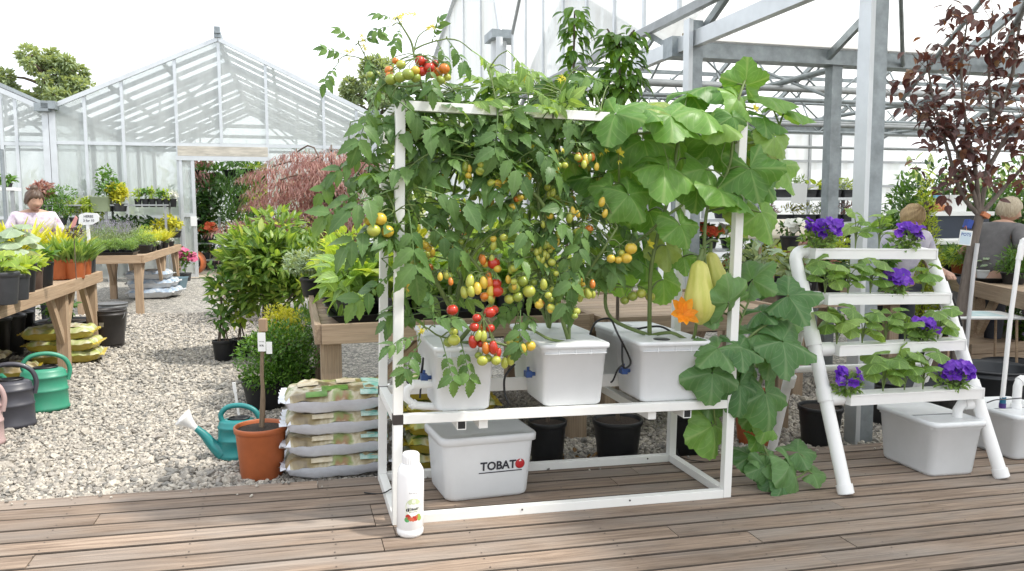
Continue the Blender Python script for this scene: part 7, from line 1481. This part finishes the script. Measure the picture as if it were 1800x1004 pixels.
# ================================================================== plants inside the left greenhouse, seen through door and glass
def inside(s, t, z=None): return MS @ T(s, t, sgz(s, t) if z is None else z)
i = 0
for px, py, Y, w_, drop, mt, lab in ((345,300,20.2,.38,.5,L_red,'hanging basket of red and white flowers inside the doorway, left'),(375,305,20.6,.5,.7,L_mid,'ferny hanging basket inside the doorway, second from left'),(405,300,20.4,.45,.9,L_dark,'dark trailing hanging basket in the middle of the doorway'),(435,298,20.3,.45,.85,L_mid,'spider-leaved hanging basket right of the middle of the doorway'),(458,305,20.8,.45,1.0,L_lime,'lime trailing hanging basket at the right of the doorway'),(360,345,21.5,.5,.8,L_dark,'lower dark hanging fern at the left inside the doorway'),(420,345,21.8,.55,.9,L_mid,'lower hanging fern deep inside the doorway')):
    c = at(px, py, Y); t = thing('hanging_basket', lab, 'hanging basket', Matrix.Translation(c)); r_ = random.Random(600+i)
    MB().lathe([(0,-.16),(.12,-.15),(.18,0),(.19,.01),(.17,.01),(0,-.02)], 16).build('basket', M_black, t); MB().tube([(0,0,.0),(0,0,.75)], .008, 4).build('hook', M_steel, t)
    ms = []
    for _ in range(420):
        a = r_.uniform(0,2*PI); q = r_.random()**.5*w_; z = r_.uniform(-drop*q/w_, .22); ms.append(LM_((math.cos(a)*q, math.sin(a)*q, z), (math.cos(a)*.5+r_.gauss(0,.3), math.sin(a)*.5, -.7 if z < .05 else .4), (math.cos(a),math.sin(a)-.4,.8), .16*r_.uniform(.6,1.2)))
    MB().inst((NARROW, LEAF, BLADE)[i % 3], ms).build('foliage', mt, t); i += 1
for s, t_, h, w_, mt, lab in ((-2.05,21.5,2.3,.6,L_dark,'tall dark houseplant just inside the doorway'),(-1.2,23.5,2.6,.7,L_dark,'broad dark houseplant at the back of the doorway'),(-.6,21.5,2.4,.5,L_mid,'tall green houseplant inside the doorway by the right jamb'),(-.3,20.2,1.9,.5,L_lime,'pale foliage plant behind the right door jamb'),(.6,20.6,2.2,.8,L_mid,'big green shrub behind the glass right of the door'),(1.3,20.4,1.7,.7,L_lime,'lime shrub behind the glass near the right corner'),(-2.9,19.6,1.5,.55,L_mid,'green shrub close behind the glass left of the door'),(-3.6,19.7,1.3,.5,L_lime,'lime shrub close behind the glass left of centre'),(-4.4,19.7,1.5,.45,L_dark,'dark shrub close behind the glass by the corner post'),(.1,19.7,1.9,.5,L_lime,'bright shrub close behind the glass right of the door'),(-5.6,19.8,1.6,.6,L_dark,'dark shrub close behind the neighbouring glass, right'),(-6.8,19.8,1.4,.6,L_mid,'green shrub close behind the neighbouring glass, left'),(-3.1,20.8,1.8,.9,L_mid,'green shrub behind the glass left of the door'),(-4.1,21.0,1.6,.8,L_dark,'dark shrub behind the glass by the left corner'),(-5.9,21.0,1.7,.8,L_dark,'dark green shrub inside the neighbouring greenhouse'),(-7.2,21.5,1.8,.8,L_mid,'green shrub inside the neighbouring greenhouse, left'),(.1,24.5,2.8,1.2,L_mid,'spreading palm-like plant deep inside the greenhouse'),(-1.7,27,2.9,1.2,L_dark,'dark tree-like plant at the back of the greenhouse'),(-.2,28,2.9,1.3,L_dark,'second dark tree-like plant at the far back of the greenhouse')):
    t = thing('indoor_plant', lab, 'potted plant', inside(s, t_)); add_pot(t, .22, .35, M_dgrey); mb = MB(); mb.inst((LEAF, OVATE, NARROW)[i % 3], bush(620+i, lumpy(620+i, (0,0,.35+h*.5), (w_,w_,h*.5), 7, .5), 700, .16, LEAF, .2)); mb.build('foliage', mt, t); MB().tube([(0,0,.3),(0,0,h*.8)], .03, 6).build('stem', M_bark, t); i += 1
c = at(345,410,20.0); t = thing('indoor_bench', 'small wooden bench with potted greenery just inside the doorway', 'bench', Matrix.Translation((c.x,c.y,gz(c.x)+.0)) @ Matrix.Rotation(YAW,4,'Z')); MB().box((-.4,-.3,.95),(.35,.3,1.02)).build('bench_top', M_wood, t); [MB().box((x-.04,y-.04,0),(x+.04,y+.04,.949)).build('leg', M_wood, t) for x in (-.35,.3) for y in (-.25,.25)]
potted('leafy pot on the small bench inside the doorway', t.matrix_world @ T(0,0,1.02), .16, .2, M_black, 'leafy', .3, .35, 660, mt=L_mid, n=120, size=.1)
c = gnd(370,470); t = thing('plant_trolley', 'plant trolley with castor wheels carrying a pink flowering pot inside the doorway', 'trolley', Matrix.Translation(at(368,468,19.6)) @ Matrix.Rotation(YAW,4,'Z'))
MB().box((-.3,-.22,.14),(.3,.22,.18)).build('shelf', M_steel, t); MB().box((-.3,-.22,.55),(.3,.22,.58)).build('shelf', M_steel, t); MB().box((.26,-.2,.1),(.29,-.17,1.2)).box((.26,.17,.1),(.29,.2,1.2)).box((.26,-.2,1.17),(.29,.2,1.2)).build('handle_frame', M_galv, t)
for x in (-.25,.25): MB().lathe([(0,-.02),(.09,-.02),(.09,.02),(0,.02)], 14, M=T(x,-.2,.09) @ Matrix.Rotation(PI/2,4,'X')).build('wheel', M_black, t)
potted('pink flowering pot on the trolley inside the doorway', t.matrix_world @ T(0,0,.58), .14, .18, M_black, 'flower', .28, .3, 661, mt=L_mid, fm=F_redf, n=90, fn=60, size=.09)
potted('dark leafy pot on the lower shelf of the trolley', t.matrix_world @ T(-.1,-.05,.18), .14, .16, M_black, 'leafy', .28, .3, 662, mt=L_dark, n=90, size=.1)
potted('pink flowering plant in a pot beside the door jamb', Matrix.Translation(at(326,494,15.6)), .12, .16, M_dgrey, 'flower', .2, .55, 663, mt=L_mid, fm=F_pnk, n=110, fn=40, size=.08)
o = MB().lathe([(.16,-.10),(.17,-.09),(.17,.09),(.16,.10),(.15,.09),(.15,-.09),(.16,-.10)], 28).build('hoop', M_terra, M=Matrix.Translation(at(338,462,18.2)) @ Matrix.Rotation(PI/2,4,'X') @ Matrix.Scale(1.6,4)); tag(o, 'terracotta coloured ring standing by the greenhouse door jamb', 'ring')
# plants behind the maple and by the right corner of the glass house
for s, t_, h, w_, mt, lab in ((.45,15.5,1.4,.45,L_lime,'lime shrub standing in front of the greenhouse behind the maple'),(1.2,14.6,.9,.5,L_sage,'pale shrub under the maple at its right'),(1.75,12,.9,.5,L_lime,'lime bush behind the bench trays'),(1.3,10,.8,.5,L_yel,'golden bush behind the bench trays'),(2.4,11,1.1,.6,L_mid,'green bush behind the tomato frame'),(3.0,9.2,1.2,.5,L_lime,'light green bush seen through the squash stems')):
    t = thing('potted_shrub', lab, 'shrub', inside(s, t_)); add_pot(t, .2, .28, M_black); MB().inst(LEAF, bush(640+i, lumpy(640+i, (0,0,.25+h*.5), (w_,w_,h*.5), 7, .5), 900, .09, LEAF, .4)).build('foliage', mt, t); MB().tube([(0,0,.2),(0,0,h*.6)], .02, 5).build('stem', M_bark, t); i += 1
# dark shrubs and trees behind the counters on the right
for px, Y, h, w_, mt, lab in ((1590,12.5,2.3,.55,L_mid,'green shrub between the main column and the blond child'),(1650,12.0,2.5,.9,L_dark,'dark evergreen behind the white counters'),(1712,11.6,2.35,.8,L_dark,'dark evergreen behind the purple tree'),(1770,12.2,2.6,.9,L_mid,'mid green evergreen behind the grey shirted figure'),(1840,11.5,2.4,.9,L_dark,'dark evergreen at the right edge'),(1560,14,1.9,.4,L_mid,'small green bush by the pale wall right of the column')):
    p = at(px, 500, Y); p.z = gz(p.x); t = thing('evergreen_shrub', lab, 'shrub', Matrix.Translation(p)); r_ = random.Random(i)
    MB().inst(LEAF, bush(700+i, lumpy(700+i, (0,0,h*.52), (w_,w_,h*.5), 12, .45), 2400, .10, LEAF, .3)).build('crown', mt, t); MB().tube([(0,0,0),(0,0,h*.7)], .05, 6).build('trunk', M_bark, t); i += 1
# trees beyond the greenhouses
def tree(label, px, ptop, pbot, wpx, Y, seed, mt, n=8500, ls=.27):
    c = at(px, (ptop+pbot)/2, Y); base = Vector((c.x, c.y, gz(c.x))); rx = wpx/2/FPX*Y; rz = (pbot-ptop)/2/FPX*Y; t = thing('tree', label, 'tree', Matrix.Translation(base)); cc = c-base; r_ = random.Random(seed); br = MB()
    P = smooth([Vector((0,0,0)), Vector((.2,0,cc.z*.5)), Vector((-.1,0,cc.z)), Vector((0,0,cc.z+rz*.7))], 4); br.tube(P, np.linspace(.32,.06,len(P)), 8)
    bl = []
    for k in range(44):
        p, v = sph(r_, tuple(cc), (rx*.95,rx*.9,rz*.9), 1.6); s = r_.uniform(.10,.26); bl.append((tuple(p), (rx*s,rx*s,rz*s*.9))); q = min(P, key=lambda a: (a-p).length+max(0, a.z-p.z+.5)); br.tube(smooth([q, (q+p)/2+Vector((0,0,.2)), p], 3), np.linspace(.10,.03,7), 5)
    MB().inst(LEAF, bush(seed, bl, n, ls, LEAF, .2)).build('crown', mt, t); br.build('trunk', M_bark, t)
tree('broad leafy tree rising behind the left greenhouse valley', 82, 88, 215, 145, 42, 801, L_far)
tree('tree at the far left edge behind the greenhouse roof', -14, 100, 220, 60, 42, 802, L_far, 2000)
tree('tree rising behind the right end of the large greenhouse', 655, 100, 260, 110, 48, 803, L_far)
mb = MB(); r_ = random.Random(5); ms = []
for k in range(150):
    x = -75+150*k/149; y = 52+10*math.sin(k*.7)+r_.uniform(-3,3); h = r_.uniform(1.4,2.6)
    ms += bush(900+k, [((x,y,h*.8),(2.2,1.6,h))], 80, .8, LEAF, .2)
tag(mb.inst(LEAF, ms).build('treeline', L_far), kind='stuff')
# ================================================================== people
def person(label, M, height, shirt, trouser, skin, hair, joints, bun=False, hairlen=.0, look=(0,0), shirt_m=None):
    """one skinned body; joints give hand targets in units of height (local frame, -y = the way the body faces)"""
    t = thing('person', label, 'person', M); H = height
    J = {'pelvis':(0,0,.53),'chest':(0,joints.get('lean',0)*-.08,.70),'neck':(0,joints.get('lean',0)*-.15,.845),'head':(joints.get('hx',0),joints.get('lean',0)*-.17-.012,.895),'top':(joints.get('hx',0),joints.get('lean',0)*-.18-.012,.955)}
    V = []; E = []; Rd = []; idx = {}
    def add(n, p, r, par=None):
        idx[n] = len(V); V.append(tuple(c*H for c in p)); Rd.append(r*H)
        if par: E.append((idx[par], idx[n]))
    add('pelvis', J['pelvis'], .085); add('waist', (0,joints.get('lean',0)*-.03,.61), .078, 'pelvis'); add('chest', J['chest'], .092, 'waist'); add('upch', (0,joints.get('lean',0)*-.12,.78), .082, 'chest'); add('neck', J['neck'], .034, 'upch')
    for sg, s in ((1,'r'),(-1,'l')):
        e, h = joints[s]; add('sh'+s, (sg*.098,joints.get('lean',0)*-.12,.785), .038, 'upch'); add('el'+s, e, .03, 'sh'+s); add('wr'+s, h, .021, 'el'+s)
        d = (Vector(h)-Vector(e)).normalized(); pl_ = Vector(h)+d*.035; add('pa'+s, tuple(pl_), .022, 'wr'+s)
        sd = d.cross(Vector((0,0,1))); sd = sd.normalized() if sd.length > .01 else Vector((1,0,0))
        for k in range(4): add('f%d%s' % (k, s), tuple(pl_+d*(.035+(.0,.008,.006,-.002)[k])+sd*(k-1.5)*.013+Vector((0,0,-.012))), .0058, 'pa'+s)
        add('th'+s, tuple(Vector(h)+d*.045+sd*.035), .0065, 'wr'+s)
        add('hip'+s, (sg*.05,0,.49), .062, 'pelvis'); add('kn'+s, (sg*.055,-.01,.28), .042, 'hip'+s); add('an'+s, (sg*.055,.01,.05), .026, 'kn'+s); add('to'+s, (sg*.06,-.09,.02), .022, 'an'+s)
    def skin_mesh(Vv, Ee, Rr, root=0):
        me = bpy.data.meshes.new('tmp'); me.from_pydata(Vv, Ee, []); o = bpy.data.objects.new('tmp', me); COL.objects.link(o); m_ = o.modifiers.new('s','SKIN'); m_.use_smooth_shade = True
        for i_, r in enumerate(Rr): me.skin_vertices[0].data[i_].radius = (r, r*.82 if r > .07*H else r); me.skin_vertices[0].data[i_].use_root = i_ == root
        o.modifiers.new('d','SUBSURF').levels = 2; o.modifiers['d'].render_levels = 2
        bpy.context.view_layer.update(); e = o.evaluated_get(bpy.context.evaluated_depsgraph_get()); r_ = bpy.data.meshes.new_from_object(e); bpy.data.objects.remove(o)
        co = np.zeros(len(r_.vertices)*3); r_.vertices.foreach_get('co', co); fs = [tuple(p.vertices) for p in r_.polygons]; return co.reshape(-1,3), fs
    v, f = skin_mesh(V, E, Rd); mb = MB().add(v, f, 0, True)
    # head with brow, nose, chin, ears
    hc = Vector(J['head'])*H; yaw_, pit = look; HM_ = Matrix.Translation(hc) @ Matrix.Rotation(yaw_,4,'Z') @ Matrix.Rotation(pit,4,'X'); hr = .058*H; n = 24; hv = []; hf = []; m2 = 17
    for a_ in range(m2):
        th = -PI/2+PI*a_/(m2-1)
        for k in range(n):
            b = 2*PI*k/n; x, y, z = math.cos(th)*math.cos(b)*.82, math.cos(th)*math.sin(b), math.sin(th)*1.12
            if z < -.2: x *= 1+.28*(z+.2); y = y*(1+.22*(z+.2))-.06
            if y < -.6 and abs(x) < .22 and -.35 < z < .12: y -= .24*(1-abs(x)/.22)*(1-abs(z+.18)/.32 if abs(z+.18) < .32 else 0)
            if y < -.4 and .08 < z < .28 and .12 < abs(x) < .5: y += .10
            hv.append(HM_ @ Vector((x*hr, y*hr, z*hr)))
    for a_ in range(m2-1):
        for k in range(n): hf.append((a_*n+k, a_*n+(k+1)%n, (a_+1)*n+(k+1)%n, (a_+1)*n+k))
    mb.add(hv, hf, 0, True)
    for sx in (-1,1): mb.ball(HM_ @ Vector((sx*.82*hr, .05*hr, -.05*hr)), hr*.24, 0, 8, (.35,.7,1)); mb.ball(HM_ @ Vector((sx*.33*hr, -.80*hr, .10*hr)), hr*.085, 1, 8, (1.3,.6,.45))
    mb.ball(HM_ @ Vector((0,-.93*hr,-.52*hr)), hr*.2, 2, 8, (1.1,.35,.3))
    mb.build('body', [skin, M_ink, mat('lips', (.42,.16,.13), .5)], t)
    # hair: cap over the skull following its shape
    hb = MB(); hv = []; r2 = random.Random(3); rows = 12; nn = 36
    for a_ in range(rows):
        ph = a_/(rows-1)
        for k in range(nn):
            b = 2*PI*k/nn; front = -math.sin(b); low = -.45 if front < .1 else (.42 if front > .75 else -.45+.87*((front-.1)/.65)**1.3); low -= hairlen*(1 if front < .5 else .8)+.05*math.sin(b*13); th = PI/2+(math.asin(max(-.95,min(.95,low)))-PI/2)*ph
            w_ = (1.12 if ph < .8 else 1.12-.35*(ph-.8))+.05*math.sin(b*9+a_*.7)+.03*math.sin(b*17)+r2.uniform(-.012,.012); hv.append(HM_ @ Vector((math.cos(th)*math.cos(b)*.84*w_*hr, math.cos(th)*math.sin(b)*1.0*w_*hr+.03*hr, math.sin(th)*1.14*w_*hr)))
    hb.add(hv, [(a_*nn+k, (a_+1)*nn+k, (a_+1)*nn+(k+1)%nn, a_*nn+(k+1)%nn) for a_ in range(rows-1) for k in range(nn)], 0, True)
    if bun: hb.ball(HM_ @ Vector((0,.35*hr,1.25*hr)), hr*.42, 0, 12)
    hb.build('hair', hair, t)
    # clothes: same skeleton, a little thicker
    def cloth(names, grow, nm, m_):
        ii = [idx[n_] for n_ in names]; mp_ = {a: b for b, a in enumerate(ii)}; Vv = [V[a] for a in ii]; Rr = [Rd[a]+grow*H for a in ii]; Ee = [(mp_[a], mp_[b]) for a, b in E if a in mp_ and b in mp_]; v, f = skin_mesh(Vv, Ee, Rr); MB().add(v, f, 0, True).build(nm, m_, t)
    # short sleeves: half-way points
    for s in 'rl':
        p = (Vector(V[idx['sh'+s]])*.35+Vector(V[idx['el'+s]])*.65); idx['sl'+s] = len(V); V.append(tuple(p)); Rd.append(.035*H); E.append((idx['sh'+s], idx['sl'+s]))
    idx['collar'] = len(V); V.append(tuple((Vector(V[idx['upch']])*.45+Vector(V[idx['neck']])*.55))); Rd.append(.043*H); E.append((idx['upch'], idx['collar']))
    cloth(['pelvis','waist','chest','upch','collar','shr','slr','shl','sll'], .010, 'shirt', shirt); cloth(['pelvis','hipr','knr','anr','hipl','knl','anl'], .008, 'trousers', trouser)
    for s in (1,-1): MB().loft([rrect(.028*H,.07*H,.025*H,z*H,cx=s*.058*H,cy=-.035*H) for z in (.0,.02,.035)]).build('shoe', M_dgrey, t)
    return t
skin1 = mat('skin', (.50,.30,.22), .5, noise=.1, nscale=12); M_den = mat('dark_trousers', (.04,.045,.06), .8, noise=.2, nscale=20)
blond = mat('blond_hair', (.50,.36,.18), .5, col2=(.26,.17,.08), nscale=14, stretch=(6,6,1)); grey_h = mat('ash_blond_hair', (.52,.45,.33), .5, col2=(.28,.23,.16), nscale=14, stretch=(6,6,1)); brown_h = mat('brown_hair', (.10,.055,.03), .5, col2=(.05,.03,.02), nscale=14, stretch=(6,6,1))
tie = mat('tie_dye_shirt', (.76,.75,.77), .8, col2=(.40,.27,.40), nscale=12); pale = mat('pale_patterned_shirt', (.62,.60,.66), .8, col2=(.38,.36,.48), nscale=12); gsh = mat('grey_shirt', (.145,.14,.145), .85, noise=.3, nscale=12, bump=.3, bscale=14)
p = at(57, 380, 9.3); p.z = gz(p.x); face = lambda p_: math.atan2(-(p_.x-CAM.x), p_.y-CAM.y)
person('woman with a brown hair bun in a pink and white shirt behind the left bench', Matrix.Translation(p) @ Matrix.Rotation(face(p)+.15,4,'Z'), 1.80, tie, M_den, skin1, brown_h, {'r':((.17,-.05,.62),(.10,-.16,.60)),'l':((-.17,-.05,.62),(-.08,-.17,.60)),'lean':.5}, bun=True, look=(.25,.35))
p = at(1577, 420, 7.6); p.z = gz(p.x); hh = 1.55+(366-345)/FPX*7.7-p.z
person('blond person in a pale patterned shirt looking down behind the ladder planter', Matrix.Translation(p) @ Matrix.Rotation(face(p)+.55,4,'Z'), hh, pale, M_den, skin1, blond, {'r':((.18,-.05,.62),(.16,-.19,.60)),'l':((-.17,-.06,.62),(-.10,-.18,.60)),'lean':.7}, hairlen=.18, look=(.2,.85))
p = at(1735, 420, 7.9); p.z = gz(p.x); hh = 1.55+(366-334)/FPX*8.0-p.z
person('person in a grey shirt seen from behind, reaching right over the bench', Matrix.Translation(p) @ Matrix.Rotation(face(p)+PI*.80,4,'Z'), hh, gsh, M_den, skin1, grey_h, {'r':((.20,-.09,.66),(.30,-.20,.655)),'l':((-.20,-.04,.64),(-.26,-.16,.64)),'lean':.9}, hairlen=.15, look=(-.5,.3))
